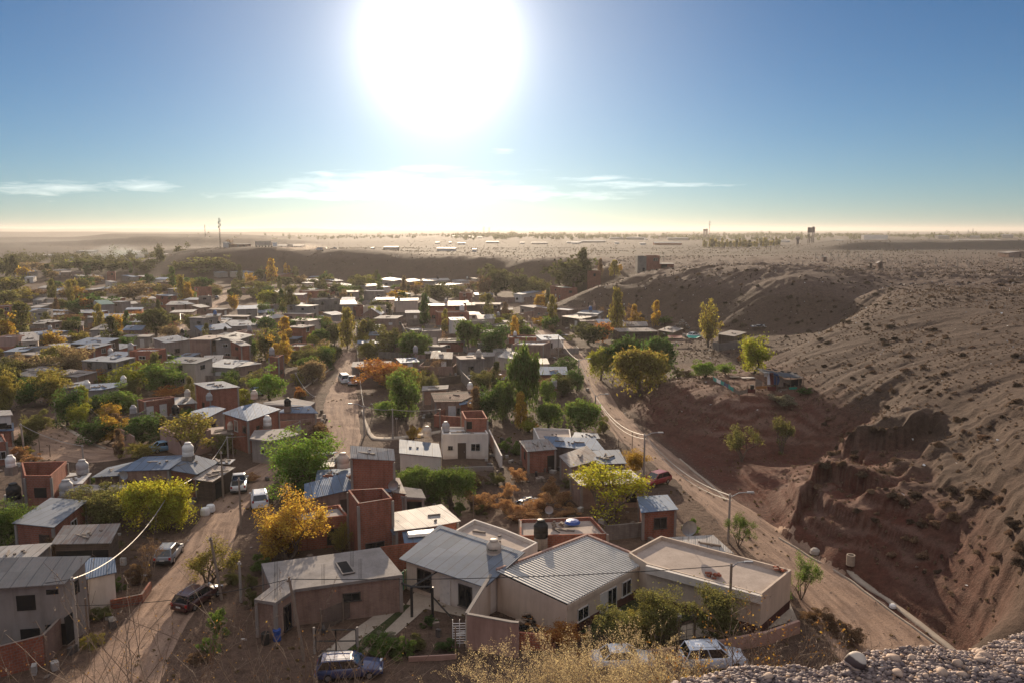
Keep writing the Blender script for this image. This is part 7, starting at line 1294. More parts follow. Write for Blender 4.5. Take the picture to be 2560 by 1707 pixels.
for (t, xl, xr, yt, yb, Y, w_, r_, lab) in [('A', 2050, 2095, 242, 298, 570, 'white', 'white', 'small white tower-like hut beside the radio mast'), ('A', 2105, 2275, 268, 305, 572, 'pale', 'conc', 'long low hut near the leafless tree on the mesa'), ('A', 1640, 1760, 290, 322, 590, 'white', 'zinc', 'long white shed at the edge of the mesa'), ('A', 1600, 1650, 278, 292, 900, 'white', 'bright', 'distant gleaming shed beyond the mesa edge'), ('A', 1865, 1975, 272, 290, 600, 'white', 'bright', 'gleaming sheds just below the mast')]:
    a, b = far_at(t, xl, yb, Y), far_at(t, xr, yb, Y); hh = sz(yb - yt, Y); g = min(a.z, b.z)
    house([(a.x, Y, g + hh), (b.x, Y, g + hh), (b.x, Y + 7, g + hh + .2), (a.x, Y + 7, g + hh + .2)], wall=w_, roof=r_, label=lab, name='hut', group='huts and sheds on the plateau', cat='hut')
# ------------------------------------------------------------------ masts, towers, far buildings
def mast(t, x, yb, yt, Y, w_, label, red=False):
    p = far_at(t, x, yb, Y); h = at_y(*T(t, x, yt), Y).z - p.z; O_ = empty('radio_mast', p, 0, label, 'radio mast', 'radio masts')
    mb = MB(); n = 12; mr = MB()
    for s in range(3):
        a = s * 2.094; f = lambda k: Vector((math.cos(a) * w_, math.sin(a) * w_, h * k / n))
        for k in range(n): (mr if red and k % 2 else mb).tube([f(k), f(k + 1)], .07 if Y < 700 else .16, 4, cap=False)
    for k in range(n):
        for s in range(3):
            a, b = s * 2.094, (s + 1) * 2.094; (mr if red and k % 2 else mb).tube([(math.cos(a) * w_, math.sin(a) * w_, h * k / n), (math.cos(b) * w_, math.sin(b) * w_, h * (k + 1) / n)], .05 if Y < 700 else .1, 3, cap=False)
    mb.obj('lattice', M_GALV if red else M_STEEL, O_)
    if red: mr.obj('red_band', M_RED, O_)
    for k in range(4): MB().box((w_ * 1.5 * (1 if k % 2 else -1), 0, h * (.70 + .07 * k)), (.5 if Y < 700 else 1, .5, 1.4)).obj('antenna', M_GALV, O_)
    return O_
mast('A', 2023, 292, 20, 562, .45, 'tall lattice radio mast standing on the mesa edge'); mast('C', 1810, 205, 48, 1750, 1.0, 'red and white lattice mast beside the far water tower', True); mast('B', 2090, 165, 100, 1900, 1.4, 'stout dark mast on the hazy skyline'); mast('B', 2140, 165, 104, 1900, .8, 'thinner dark mast on the hazy skyline'); mast('A', 1882, 150, 82, 1700, .5, 'faint needle mast on the horizon above the mesa')
mast('D', 1880, 150, 118, 2300, .9, 'small mast above the far trees to the east'); mast('D', 1838, 152, 130, 2300, .7, 'shorter of two small masts above the far trees')
M_TOWERC = mat('tower_concrete', b_plain((.20, .15, .135), .9, var=.4, sc=.4))
def tower(t, xl, xr, yt, ym, yb, Y, label):
    a, b = far_at(t, xl, yb, Y), far_at(t, xr, yb, Y); z = lambda y: at_y(*T(t, (xl + xr) / 2, y), Y).z; w_ = b.x - a.x; c = (a + b) / 2; O_ = empty('water_tower', c, 0, label, 'water tower'); g = c.z
    MB().lathe([(w_ / 2 * .98, z(ym) - g), (w_ / 2, z(ym) - g + .6), (w_ / 2, z(yt) - g - .4), (w_ / 2 * .96, z(yt) - g)], 24).obj('tank', M_TOWERC, O_)
    for k in range(8): q = k * math.pi / 4; MB().box((math.cos(q) * w_ * .42, math.sin(q) * w_ * .42, (z(ym) - g) / 2), (w_ * .085, w_ * .085, z(ym) - g + 1), q).obj('column', M_TOWERC, O_)
    for f in (.3, .62): MB().lathe([(w_ * .40, f * (z(ym) - g) - .2), (w_ * .45, f * (z(ym) - g) - .2), (w_ * .45, f * (z(ym) - g) + .2), (w_ * .40, f * (z(ym) - g) + .2)], 20).obj('ring_beam', M_TOWERC, O_)
    MB().box((w_ * .3, 0, z(yt) - g + .4), (w_ * .22, w_ * .22, .9)).obj('access_hatch', M_TOWERC, O_)
tower('D', 357, 421, 107, 155, 288, 850, 'tall round water tower on eight legs on the plain'); tower('C', 1754, 1795, 122, 140, 200, 1750, 'distant water tower beside the red and white mast')
p = far_at('D', 272, 245, 900); O_ = empty('dark_turret', p, 0, 'small dark turret with a pointed cap beside the water tower', 'turret'); MB().lathe([(1.6, 0), (1.5, 5.5), (2.6, 6), (2.6, 8), (.4, 9.6)], 12).obj('turret_body', M_TOWERC, O_)
def frame_block(t, xl, xr, yt, yb, Y, label, fl=3, nb=6):
    a, b = far_at(t, xl, yb, Y), far_at(t, xr, yb, Y); h = sz(yb - yt, Y); W_ = b.x - a.x; O_ = empty('unfinished_building', (a.x, Y, min(a.z, b.z)), 0, label, 'building', 'far buildings on the plain')
    for k in range(fl): MB().box((W_ / 2, 5, h * (k + 1) / fl), (W_, 10, .5)).obj('floor_slab', M_TOWERC, O_)
    for k in range(nb + 1):
        for q in (0, 10): MB().box((W_ * k / nb, q, h / 2), (.6, .6, h)).obj('column', M_TOWERC, O_)
frame_block('C', 1700, 1800, 165, 198, 1700, 'unfinished concrete frame under the distant water tower', 2, 5); frame_block('C', 1352, 1430, 162, 195, 1650, 'unfinished concrete frame standing on the far plain', 2, 4)
FAR = """C 1430 1540 165 182 1650 white|C 900 1230 168 186 1600 grey|C 1430 1620 190 212 1500 grey|C 1800 1960 198 214 1600 grey|D 880 1100 185 225 1500 white|D 1560 1665 182 212 1500 grey|D 1840 1960 188 205 1600 grey|D 2150 2250 195 225 1600 grey|D 1740 2145 206 252 1080 white|C 505 640 225 240 1250 white|C 550 620 243 256 1150 white|C 75 118 245 255 1200 white|C 180 330 246 258 1180 cream|C 1180 1230 238 250 1000 white|C 950 985 240 250 1100 white|C 1220 1250 206 214 1500 white|C 2235 2290 272 290 950 white|B 1660 1830 303 322 760 white|B 1645 1680 236 244 1200 white|B 1770 1790 238 248 1200 white|B 1850 1920 245 258 1150 white|B 1940 2000 160 170 1800 white
B 2035 2076 158 169 1800 white|B 1800 2012 138 150 2000 white|B 2110 2230 234 242 1250 cream|B 1170 1300 292 303 800 cream|B 1985 2020 322 330 720 white|B 1050 1070 304 312 740 white|B 180 420 276 306 700 white|A 1360 1600 282 300 760 white|A 170 330 385 398 780 cream|A 330 560 372 388 850 cream|A 560 640 402 412 800 white|A 150 240 236 246 1600 white|D 700 760 228 245 1200 white|D 110 200 222 238 1300 white|D 500 580 234 248 1100 brick|D 1480 1560 215 232 1250 white|D 820 930 222 236 1300 white|C 1310 1560 222 244 1000 brick|D 1000 1090 216 234 1350 cream|D 2290 2350 235 250 1200 white|D 640 700 220 232 1400 white|C 640 860 232 246 1300 grey|A 700 860 320 332 1000 cream|A 1000 1300 300 312 900 cream"""
for k, row in enumerate(FAR.replace('\n', '|').split('|')):
    f = row.split(); xl, xr, yt, yb, Y = map(float, f[1:6]); a, b = far_at(f[0], xl, yb, Y), far_at(f[0], xr, yb, Y); hh = max(2.4, min(9, sz(yb - yt, Y))); g = max(a.z, b.z); w_ = f[6]
    big = (xr - xl) > 300 and yt > 200 and f[0] == 'D'
    house([(a.x, Y, g + hh), (b.x, Y, g + hh), (b.x, Y + 12, g + hh + .6), (a.x, Y + 12, g + hh + .6)], wall=w_, roof='bright' if w_ in ('white', 'cream') else 'zinc', name='far_shed', cat='shed', group='sheds and halls on the far plain', auto=False, seed=k,
          label='long white hall with three dark doorways on the eastern plain' if big else None, opens=[(0, .23, .2, 3.4, 3.2, 'hole'), (0, .46, .2, 3.4, 3.2, 'hole'), (0, .55, .2, 3.4, 3.2, 'hole')] if big else [])
def hut(t, xl, xr, yt, yb, lab, gab=False):
    p = gp(t, (xl + xr) / 2, yb); Y = p.y; w_ = sz(xr - xl, Y); h = sz(yb - yt, Y); O_ = empty('hut', p, 0, lab, 'hut', 'huts and sheds on the plateau'); e = h * .78 if gab else h
    mb = MB().box((0, w_ * .4, e / 2), (w_, w_ * .8, e)); mb.obj('wall', WALL['pale'], O_); rb = MB()
    if gab:
        for s in (-1, 1): rb.prism([(0, -.25, h), (0, w_ * .8 + .25, h), (s * (w_ / 2 + .3), w_ * .8 + .25, e - .1), (s * (w_ / 2 + .3), -.25, e - .1)], [(0, -.25, h + .1), (0, w_ * .8 + .25, h + .1), (s * (w_ / 2 + .3), w_ * .8 + .25, e), (s * (w_ / 2 + .3), -.25, e)])
        mb = MB().quad((-w_ / 2, -.002, e - .02), (w_ / 2, -.002, e - .02), (0, -.002, h)); mb.obj('gable', WALL['pale'], O_)
    else: rb.box((0, w_ * .4, h + .06), (w_ + .4, w_ * .8 + .4, .12))
    o = rb.obj('roof', ROOF['bright' if not gab else 'rust'], O_); roof_uv(o, [(0, 0, 0), (1, 0, 0), (1, 1, .1), (0, 1, .1)]); window_part(O_, Vector((0, 0, 1.0)), Vector((1, 0, 0)), Vector((0, -1, 0)), .8, 1.9, 'door', True)
hut('D', 1007, 1055, 420, 487, 'small gabled brick hut alone on the bare plateau', True); hut('D', 502, 540, 380, 418, 'squat hut with a white roof on the plateau'); hut('D', 2210, 2420, 333, 385, 'long white gabled shed at the plateau boundary', True); hut('D', 935, 952, 466, 485, 'tiny block pillar hut near the gabled hut')
PST = [(1095, 385, 424), (1157, 385, 425), (1222, 395, 442), (1455, 393, 436), (1532, 400, 452), (1543, 395, 456), (1637, 410, 464), (1737, 403, 472), (1825, 405, 452), (1843, 430, 480), (1885, 407, 440), (1978, 410, 455), (2197, 438, 496), (2167, 382, 412), (2250, 370, 424), (2302, 393, 431), (2340, 430, 466), (1037, 348, 416), (1728, 365, 402), (1795, 365, 404), (1865, 370, 408), (1938, 375, 415), (1710, 365, 388), (1050, 378, 400), (1337, 300, 338), (1633, 305, 345), (1900, 308, 350), (905, 312, 340), (1043, 300, 345), (720, 452, 478)]
for k, (x, yt, yb) in enumerate(PST):
    p = gp('D', x, yb); h = min(6.5, at_y(*T('D', x, yt), p.y).z - p.z); mb = MB(); mb.box((0, 0, h / 2), (.3, .3, h)); o = props(mb.obj('concrete_post', M_KERB, loc=p), 'bare pale concrete post standing on the open plateau', 'post', 'bare posts on the plateau')
Wp = [at_y(*T('D', x, y), 420) for (x, y) in [(440, 335), (500, 347), (580, 340), (650, 348), (735, 335), (830, 346), (940, 358), (1030, 352)]]
for k in range(7): o = MB().tube([Wp[k].lerp(Wp[k + 1], q / 10) - Vector((0, 0, 4.5 * 4 * (q / 10) * (1 - q / 10) * .7)) for q in range(11)], .1, 4).obj('overhead_cable', M_WIRE); props(o, 'one of the pale drooping cables strung over the plateau', 'cable', 'drooping cables on the plateau')
for q in Wp:
    z = lz(q.x, q.y); mb = MB(); mb.tube([(0, 0, -.3), (0, 0, q.z - z)], .14, 6); props(mb.obj('wire_pole', M_POLEW, loc=(q.x, q.y, z)), 'thin pole carrying drooping cables on the plateau', 'pole', 'poles of the drooping cables')
# ------------------------------------------------------------------ the shack on the red knoll, its fence, and the shanty behind
M_TARP = mat('black_tarpaulin', b_plain((.022, .021, .022), .55)); M_BOARD = mat('old_board', b_plain((.26, .20, .15), .85, var=.5)); M_BLUET = mat('blue_blanket', b_plain((.05, .08, .17), .9)); M_REDT = mat('dark_red_blanket', b_plain((.12, .022, .02), .9)); M_TEAL = mat('teal_tarpaulin', b_plain((.06, .38, .30), .6)); M_ORNG = mat('orange_board', b_plain((.36, .16, .05), .8))
Z2 = lambda x, y: (1780 + x / 8.4, 900 + y / 8.4)
c = ground_px(*Z2(1450, 620)); Ys = c.y; O_ = empty('shack', c, 0, 'patchwork shack of tarpaulin, blankets and boards on the red knoll', 'shack')
def spt(x, y, dy=0.0): q = at_y(*Z2(x, y), Ys); return Vector((q.x - c.x, dy, q.z - c.z))
def panel(n, m, pts, th=.06, dy=0.0): q = [spt(x, y, dy) for (x, y) in pts]; MB().prism([p + Vector((0, th, 0)) for p in q], q).obj(n, m, O_)
zr = spt(1450, 330).z; rf = MB(); nx = 10; xs = np.linspace(1080, 1930, nx + 1)
g = [[spt(x, 250 + (x - 1080) * .13 + 14 * math.sin(x * .03), d) + Vector((0, 0, -.25 * math.sin(math.pi * (i / nx)) + .12 * (d > 2))) for i, x in enumerate(xs)] for d in (-.4, 1.5, 3.5)]
for r0, r1 in zip(g, g[1:]):
    for k in range(nx): rf.quad(r0[k], r0[k + 1], r1[k + 1], r1[k]); rf.quad(r1[k] - Vector((0, 0, .05)), r1[k + 1] - Vector((0, 0, .05)), r0[k + 1] - Vector((0, 0, .05)), r0[k] - Vector((0, 0, .05)))
rf.obj('roof', M_TARP, O_)
panel('blanket', M_REDT, [(1205, 265), (1285, 262), (1290, 510), (1225, 500)], dy=-.1); panel('blanket', M_BLUET, [(1290, 265), (1390, 290), (1420, 420), (1380, 515), (1295, 500)], dy=-.12); panel('curtain', M_WHITEP, [(1165, 250), (1203, 255), (1222, 510), (1160, 510)], dy=-.08); panel('board', M_BOARD, [(1395, 330), (1500, 380), (1500, 560), (1380, 560)], dy=.05); panel('board', M_BOARD, [(905, 370), (1045, 430), (1050, 560), (905, 560)], dy=-.3); panel('board', M_ORNG, [(905, 535), (1135, 525), (1130, 575), (905, 590)], dy=-.45)
panel('board', M_BOARD, [(1500, 400), (1660, 420), (1660, 480), (1500, 470)], dy=.4); panel('sheet', M_WHITEP, [(1095, 260), (1165, 255), (1160, 350), (1110, 345)], dy=.2); panel('sheet', M_TARP, [(1660, 420), (1930, 400), (1900, 560), (1680, 560)], dy=.6); panel('cloth', M_GREENP, [(1590, 555), (1765, 550), (1760, 605), (1600, 595)], dy=-.5); panel('board', M_BOARD, [(1370, 600), (1560, 575), (1555, 665), (1360, 680)], dy=-.55); panel('board', M_REDT, [(1145, 540), (1330, 545), (1330, 640), (1150, 620)], dy=-.5)
for k, x in enumerate((1110, 1345, 1640, 1810, 1900)): mb = MB(); q = spt(x, 560, -.35); mb.tube([q + Vector((0, 0, -1.2)), spt(x, 330, -.35)], .06, 5); mb.obj('post', M_WOOD, O_)
for k in range(5): q = spt(1250 + k * 140, 240 + k * 20, 1.2); MB().lathe([(.18, 0), (.3, .03), (.3, .14), (.18, .17)], 12, (q.x, q.y, q.z + .1)).obj('roof_tyre', M_TYRE, O_)
Bp = c + spt(810, 480, -.3); props(MB().lathe([(.28, 0), (.3, .1), (.29, .45), (.3, .8), (.28, .85)], 14).obj('oil_drum', M_STEEL, loc=Vector((Bp.x, Bp.y - .6, lz(Bp.x, Bp.y - .6)))), 'dark oil drum standing near the patchwork shack', 'drum')
M_PALE = mat('pale_board', b_plain((.55, .48, .42), .7))
for (x0, x1, y, lab) in [(370, 580, 375, 'weathered plank lying on the knoll near the shack'), (610, 890, 395, 'pale sheet lying on the knoll beside the drum')]:
    q = ground_px(*Z2((x0 + x1) / 2, y)); props(MB().box((0, 0, .22), ((x1 - x0) / 8.4 / FPX * q.y, .9, .08), .1).obj('loose_board', M_PALE if x0 > 500 else M_BOARD, loc=q), lab, 'board')
q0 = [ground_px(*Z2(x, y)) for (x, y) in [(20, 470), (90, 510), (180, 545), (250, 590), (340, 640), (450, 720), (575, 800), (740, 760), (900, 740)]]
F_ = empty('rag_fence', q0[0], 0, 'ragged stick fence hung with rags along the knoll edge', 'fence')
for k, p in enumerate(q0): mb = MB(); mb.tube([p - q0[0] + Vector((0, 0, -.2)), p - q0[0] + Vector((.05, 0, 1.5 + .3 * (k % 3)))], .035, 5); mb.obj('stick', M_WOOD, F_)
for k, m in enumerate([M_TEAL, M_WHITEP, M_TEAL, M_BLUET, M_TEAL, M_BOARD, M_BOARD, M_REDT]):
    a, b = q0[k] - q0[0], q0[k + 1] - q0[0]; MB().quad(a + Vector((0, 0, .35)), b + Vector((0, 0, .3)), b + Vector((0, 0, .95)), a.lerp(b, .5) + Vector((0, 0, .85)), a + Vector((0, 0, 1.05))).obj('rag', m, F_)
# shanty awnings and scrap
def awning(t, pts, h, m, label, name='awning'):
    q = [hz_pt(*T(t, x, y), h + dh) for (x, y, dh) in pts]; c0 = sum(q, Vector()) / len(q); c0.z = lz(c0.x, c0.y); O_ = empty(name, c0, 0, label, 'awning', 'shanty awnings'); q = [p - c0 for p in q]
    n = 6; mb = MB()
    P = lambda u, v: (q[0].lerp(q[1], u)).lerp(q[3].lerp(q[2], u), v) - Vector((0, 0, .35 * math.sin(math.pi * u) * math.sin(math.pi * v)))
    for i in range(n):
        for j in range(n): mb.quad(P(i / n, j / n), P((i + 1) / n, j / n), P((i + 1) / n, (j + 1) / n), P(i / n, (j + 1) / n))
    mb.obj('cover', m, O_)
    for p in q: mb = MB(); mb.tube([(p.x, p.y, -.3), (p.x, p.y, p.z)], .05, 5); mb.obj('post', M_WOOD, O_)
awning('C', [(1620, 1118, 0), (1690, 1122, 0), (1740, 1102, .2), (1600, 1095, .3)], 2.3, M_TEAL, 'teal tarpaulin awning over the shanty yard'); awning('C', [(1430, 1120, 0), (1560, 1120, 0), (1560, 1095, .2), (1430, 1095, .2)], 2.0, M_REDT, 'dark red cloth awning hung with washing'); awning('C', [(1900, 1095, 0), (2040, 1100, 0), (2030, 1070, .2), (1900, 1066, .3)], 2.2, M_TARP, 'black sheet awning beside the many-spired poplar')
rng = np.random.default_rng(5)
def heap(t, x, y, w_, h, n, mats, label, name='scrap_heap', size=(.3, 1.2)):
    p = gp(t, x, y); O_ = empty(name, p, 0, label, 'heap', None); s = sz(w_, p.y) / 2; mbs = [MB() for _ in mats]
    for k in range(n):
        a, r_ = rng.uniform(0, 6.28), s * rng.uniform(0, 1) ** .7; z = h * max(.05, 1 - r_ / s) * rng.uniform(.2, 1); l = rng.uniform(*size)
        mbs[k % len(mats)].box((r_ * math.cos(a), r_ * math.sin(a) * .7, z), (l, l * rng.uniform(.08, .5), rng.uniform(.03, .12)), rng.uniform(0, 3.1))
    for mb, m in zip(mbs, mats): mb.obj('debris', m, O_)
    return O_
heap('C', 1560, 1040, 240, 2.6, 150, [M_BOARD, M_WOOD, M_GALV, M_TARP], 'high heap of boards and scrap behind the shanty'); heap('C', 1480, 1180, 260, 1.2, 90, [M_REDT, M_WHITEP, M_BLUET, M_TARP, M_BOARD], 'washing and junk piled in the shanty yard'); heap('C', 1960, 1160, 160, 1.2, 60, [M_BOARD, M_TARP, M_WHITEP], 'junk under the black sheet awning'); heap('G', 150, 1240, 210, .8, 130, [M_WHITEP, M_GALV, M_BLUET, M_BOARD, M_TARP], 'rubbish tip among the tawny brush', size=(.2, .7))
heap('F', 2070, 250, 110, .8, 60, [M_WHITEP, M_BOARD, M_GALV], 'pale rubbish beside the brown tiled house', size=(.2, .6)); heap('C', 2290, 1020, 200, .6, 90, [M_WHITEP, M_BLUET, M_TARP], 'rubbish spilled in the shaded gully'); heap('B', 1950, 1480, 200, .6, 60, [M_BOARD, M_GALV, M_WHITEP], 'timber scraps below the block house'); heap('K', 150, 1050, 260, 1.2, 70, [M_TARP, M_BOARD, M_STEEL, M_ORNG], 'clutter of boxes and a barbecue in the walled courtyard', size=(.25, .9)); heap('B', 1700, 1420, 240, 1.0, 90, [M_WOOD, M_BOARD, M_TARP], 'grey timber pile before the wooden shack')
for (t, x, y, lab) in [('E', 1885, 1350, 'white bulk sack slumped by the dirt street'), ('E', 1935, 1330, 'second white bulk sack behind the first')]:
    p = gp(t, x, y); props(MB().lathe([(.42, 0), (.5, .15), (.48, .6), (.38, .8), (.2, .84)], 10).obj('bulk_sack', M_WHITEP, loc=p), lab, 'sack')
p = gp('L', 752, 555); O_ = empty('concrete_ring', p, 0, 'upright concrete pipe ring standing on the roadside pavement', 'pipe'); MB().lathe([(.36, .16), (.36, 1.1), (.28, 1.1), (.28, .2)], 18).obj('pipe', M_KERB, O_)
for (x, y, s, lab) in [(430, 400, .5, 'rounded boulder at the end of the pavement'), (1145, 880, .3, 'white bag lying on the pavement')]:
    p = gp('L', x, y); props(MB().lathe([(.5 * s, 0), (s, .3 * s), (.9 * s, .9 * s), (.4 * s, 1.3 * s)], 9).obj('boulder' if x < 500 else 'bag', M_POLEC if x < 500 else M_WHITEP, loc=p), lab, 'stone' if x < 500 else 'bag')
for (t, x, y, m, lab) in [('J', 195, 1190, M_BLUEP, 'blue drum in the shaded yard by the slab house'), ('J', 90, 1230, M_STEEL, 'dark drum in the shaded yard by the slab house')]:
    p = gp(t, x, y); props(MB().lathe([(.28, 0), (.3, .06), (.29, .45), (.3, .84), (.27, .88)], 14).obj('drum', m, loc=p), lab, 'drum')
p = gp('K', 690, 1000); O_ = empty('garden_chair', p, .6, 'garden chair with a yellow cloth by the cream house', 'chair'); MB().box((0, 0, .42), (.5, .5, .05)).obj('seat', M_WHITEP, O_); MB().box((0, .25, .72), (.5, .05, .6)).obj('backrest', M_RED, O_); MB().box((0, -.05, .47), (.56, .45, .05)).obj('cloth', mat('yellow_cloth', b_plain((.45, .42, .04), .9)), O_)
for sx in (-.22, .22):
    for sy in (-.22, .22): MB().tube([(sx, sy, 0), (sx, sy, .42)], .02, 4).obj('leg', M_WHITEP, O_)
p = gp('K', 1165, 715); O_ = empty('dog_house', p, 0, 'white round dog house draped with a pink cloth', 'dog house'); mb = MB().lathe([(.75, 0), (.78, .5), (.55, 1.0), (.15, 1.15)], 16); mb.obj('shell', M_WHITEP, O_, True); MB().box((-.35, -.66, .35), (.5, .12, .6), -.4).obj('opening', M_HOLE, O_); MB().box((-.35, -.3, 1.0), (.6, .5, .1), .2).obj('cloth', mat('pink_cloth', b_plain((.5, .15, .17), .9)), O_)
p = gp('K', 1095, 750); props(MB().lathe([(.12, 0), (.16, .36), (.14, .36)], 12).obj('bucket', M_WHITEP, loc=p), 'white bucket beside the round dog house', 'bucket')
# roof clutter near by
for (t, x, y, h, m, lab) in [('K', 555, 105, 2.9, M_BLUEP, 'blue bundle lying on the cluttered flat roof'), ('K', 420, 125, 2.9, M_BOARD, 'brick box on the cluttered flat roof'), ('J', 1465, 205, 2.6, M_WHITEP, 'first white tray on the blue lean-to'), ('J', 1575, 195, 2.6, M_WHITEP, 'second white tray on the blue lean-to'), ('L', 110, 540, 3.1, WALL['brick'], 'pile of loose bricks on the end of the long flat roof'), ('K', 1850, 592, 3.0, WALL['brick'], 'single brick row lying on the long flat roof'), ('F', 870, 1010, 3.6, WALL['brick'], 'loose bricks stacked along the blue roof joint'), ('F', 650, 1000, 3.4, WALL['brick'], 'small brick pile on the rear blue roof')]:
    q = hz_pt(*T(t, x, y), h); mb = MB()
    if 'tray' in lab: mb.box((0, 0, .12), (1.5, 1.0, .24), .3, 0, .9)
    elif 'bundle' in lab: mb.lathe([(.5, 0), (.75, .12), (.6, .32), (.2, .4)], 9)
    else:
        for k in range(9): mb.box((rng.uniform(-.45, .45), rng.uniform(-.35, .35), .07 + .12 * (k % 3)), (.33, .18, .15), rng.uniform(0, 3))
    props(mb.obj('tray' if 'tray' in lab else 'bundle' if 'bundle' in lab else 'brick_pile', m, loc=q), lab, 'tray' if 'tray' in lab else 'bundle' if 'bundle' in lab else 'brick pile')
q = hz_pt(*T('K', 180, 170), 2.75)
def real_bend(): pass
# rebar starter rods on the slab roof
for k, (x, y) in enumerate([(172, 590), (172, 810), (605, 660), (870, 500), (945, 605)]):
    q = hz_pt(*T('J', x, y), 3.15); O_ = empty('starter_rods', q, 0, 'bundle of thin steel rods rising from the bare concrete slab', 'rods', 'starter rods on the slab roof')
    for s in range(3): MB().tube([(s * .1, 0, 0), (s * .1 + .05, .05 * s, 1.6 + .5 * (k % 2))], .012, 4, cap=False).obj('rod', M_STEEL, O_)
# ------------------------------------------------------------------ scrub, litter, pebbles, far woods
rng = np.random.default_rng(11)
def b_scrub(nt):
    oi = nt.new('ShaderNodeObjectInfo'); r = nt.new('ShaderNodeNewGeometry').outputs['Random Per Island']; d = nt.new('ShaderNodeBsdfDiffuse'); nt.set(d, 0, nt.mix(1.0, oi.outputs['Color'], nt.ramp(r, [(0, (.6, .6, .6)), (1, (1.35, 1.3, 1.25))]), 'MULTIPLY')); t = nt.new('ShaderNodeBsdfTranslucent'); nt.set(t, 0, oi.outputs['Color']); m = nt.new('ShaderNodeMixShader'); nt.set(m, 0, .25); nt.set(m, 1, d); nt.set(m, 2, t); return m
M_SCRUB = mat('dry_scrub', b_scrub)
def scrub_proto(n, leaf, var):
    r = np.random.default_rng(var); u = r.normal(size=(n, 3)); u /= np.linalg.norm(u, axis=1)[:, None]; P = u * np.array([.5, .5, .75]) * r.uniform(.3, 1, n)[:, None] ** .5; P[:, 2] = np.abs(P[:, 2]) + .02
    P += .10 * np.sin(P[:, [1, 2, 0]] * 9 + var); return leaf_mesh('foliage', P, leaf, r, 3.2, -.3, M_SCRUB)
SP = [scrub_proto(900, .075, k) for k in range(4)]
zones = [('slope', lambda r: (r.uniform(1870, 2352), r.uniform(680, 1330)), 175, 'small dry shrub dotted on the sunlit slope above the gravel road', 'dry shrubs on the near slope'), ('far', lambda r: (r.uniform(1380, 2050), r.uniform(635, 800)), 75, 'small dark shrub on the shaded hillside behind the poplars', 'dark shrubs on the far hillside'), ('rim', lambda r: (r.uniform(1450, 2352), r.uniform(612, 660)), 40, 'low shrub along the rim of the plateau', 'shrubs along the plateau rim')]
for (zn, f, n, lab, grp) in zones:
    k = 0
    while k < n:
        p = ground_px(*Dp(*f(rng)))
        if p.z < 2.2 or p.y > 420: continue
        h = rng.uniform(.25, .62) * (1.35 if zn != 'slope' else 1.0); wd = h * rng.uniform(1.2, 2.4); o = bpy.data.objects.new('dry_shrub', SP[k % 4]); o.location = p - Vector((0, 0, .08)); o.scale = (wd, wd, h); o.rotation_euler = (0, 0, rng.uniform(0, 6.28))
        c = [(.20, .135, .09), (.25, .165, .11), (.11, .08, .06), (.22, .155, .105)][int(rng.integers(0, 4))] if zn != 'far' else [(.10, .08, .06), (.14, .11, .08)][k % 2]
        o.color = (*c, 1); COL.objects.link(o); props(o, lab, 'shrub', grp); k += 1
# the finer scrub nobody could count
def sample_land(n, xr, yr, cond):
    X = rng.uniform(*xr, n * 4); Y = rng.uniform(*yr, n * 4); Z = land(X, Y); m = cond(X, Y, Z); X, Y, Z = X[m][:n], Y[m][:n], Z[m][:n]; return np.stack([X, Y, Z], 1)
def tufts(name, S, h, per, leaf, col, label):
    n = len(S); hh = rng.uniform(h[0], h[1], n); u = rng.normal(size=(n, per, 3)); u /= np.linalg.norm(u, axis=2)[..., None]; P = u * rng.uniform(.3, 1, (n, per, 1)) * (hh[:, None, None] * np.array([.8, .8, .8])); P[..., 2] = np.abs(P[..., 2]); P = P + S[:, None, :]
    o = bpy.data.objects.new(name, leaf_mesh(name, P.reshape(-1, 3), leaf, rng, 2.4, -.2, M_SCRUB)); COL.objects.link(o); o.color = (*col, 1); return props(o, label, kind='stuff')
near_ok = lambda X, Y, Z: (Z > 1.2) & (X > 14) & (np.hypot(X, Y) > 46) & (fbm(X / 8, Y / 8, 3, 5) > -.18)
tufts('low_scrub', sample_land(8500, (14, 130), (45, 190), near_ok), (.07, .30), 26, .085, (.23, .165, .115), 'fine dry scrub over the near slopes')
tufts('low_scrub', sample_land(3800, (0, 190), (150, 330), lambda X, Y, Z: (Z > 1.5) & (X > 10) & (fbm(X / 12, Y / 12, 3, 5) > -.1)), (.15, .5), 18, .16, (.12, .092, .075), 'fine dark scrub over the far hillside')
tufts('low_scrub', sample_land(5000, (-260, 330), (300, 900), lambda X, Y, Z: (Z > 4) & (fbm(X / 30, Y / 30, 3, 5) > -.05)), (.25, .7), 10, .3, (.13, .10, .078), 'sparse steppe scrub on the plateau and mesa')
tufts('yard_weeds', sample_land(2600, (-120, 40), (48, 200), lambda X, Y, Z: (Z < .3) & (fbm(X / 6, Y / 6, 3, 15) > .12)), (.06, .28), 20, .08, (.16, .115, .055), 'dry weeds in yards and along fences')
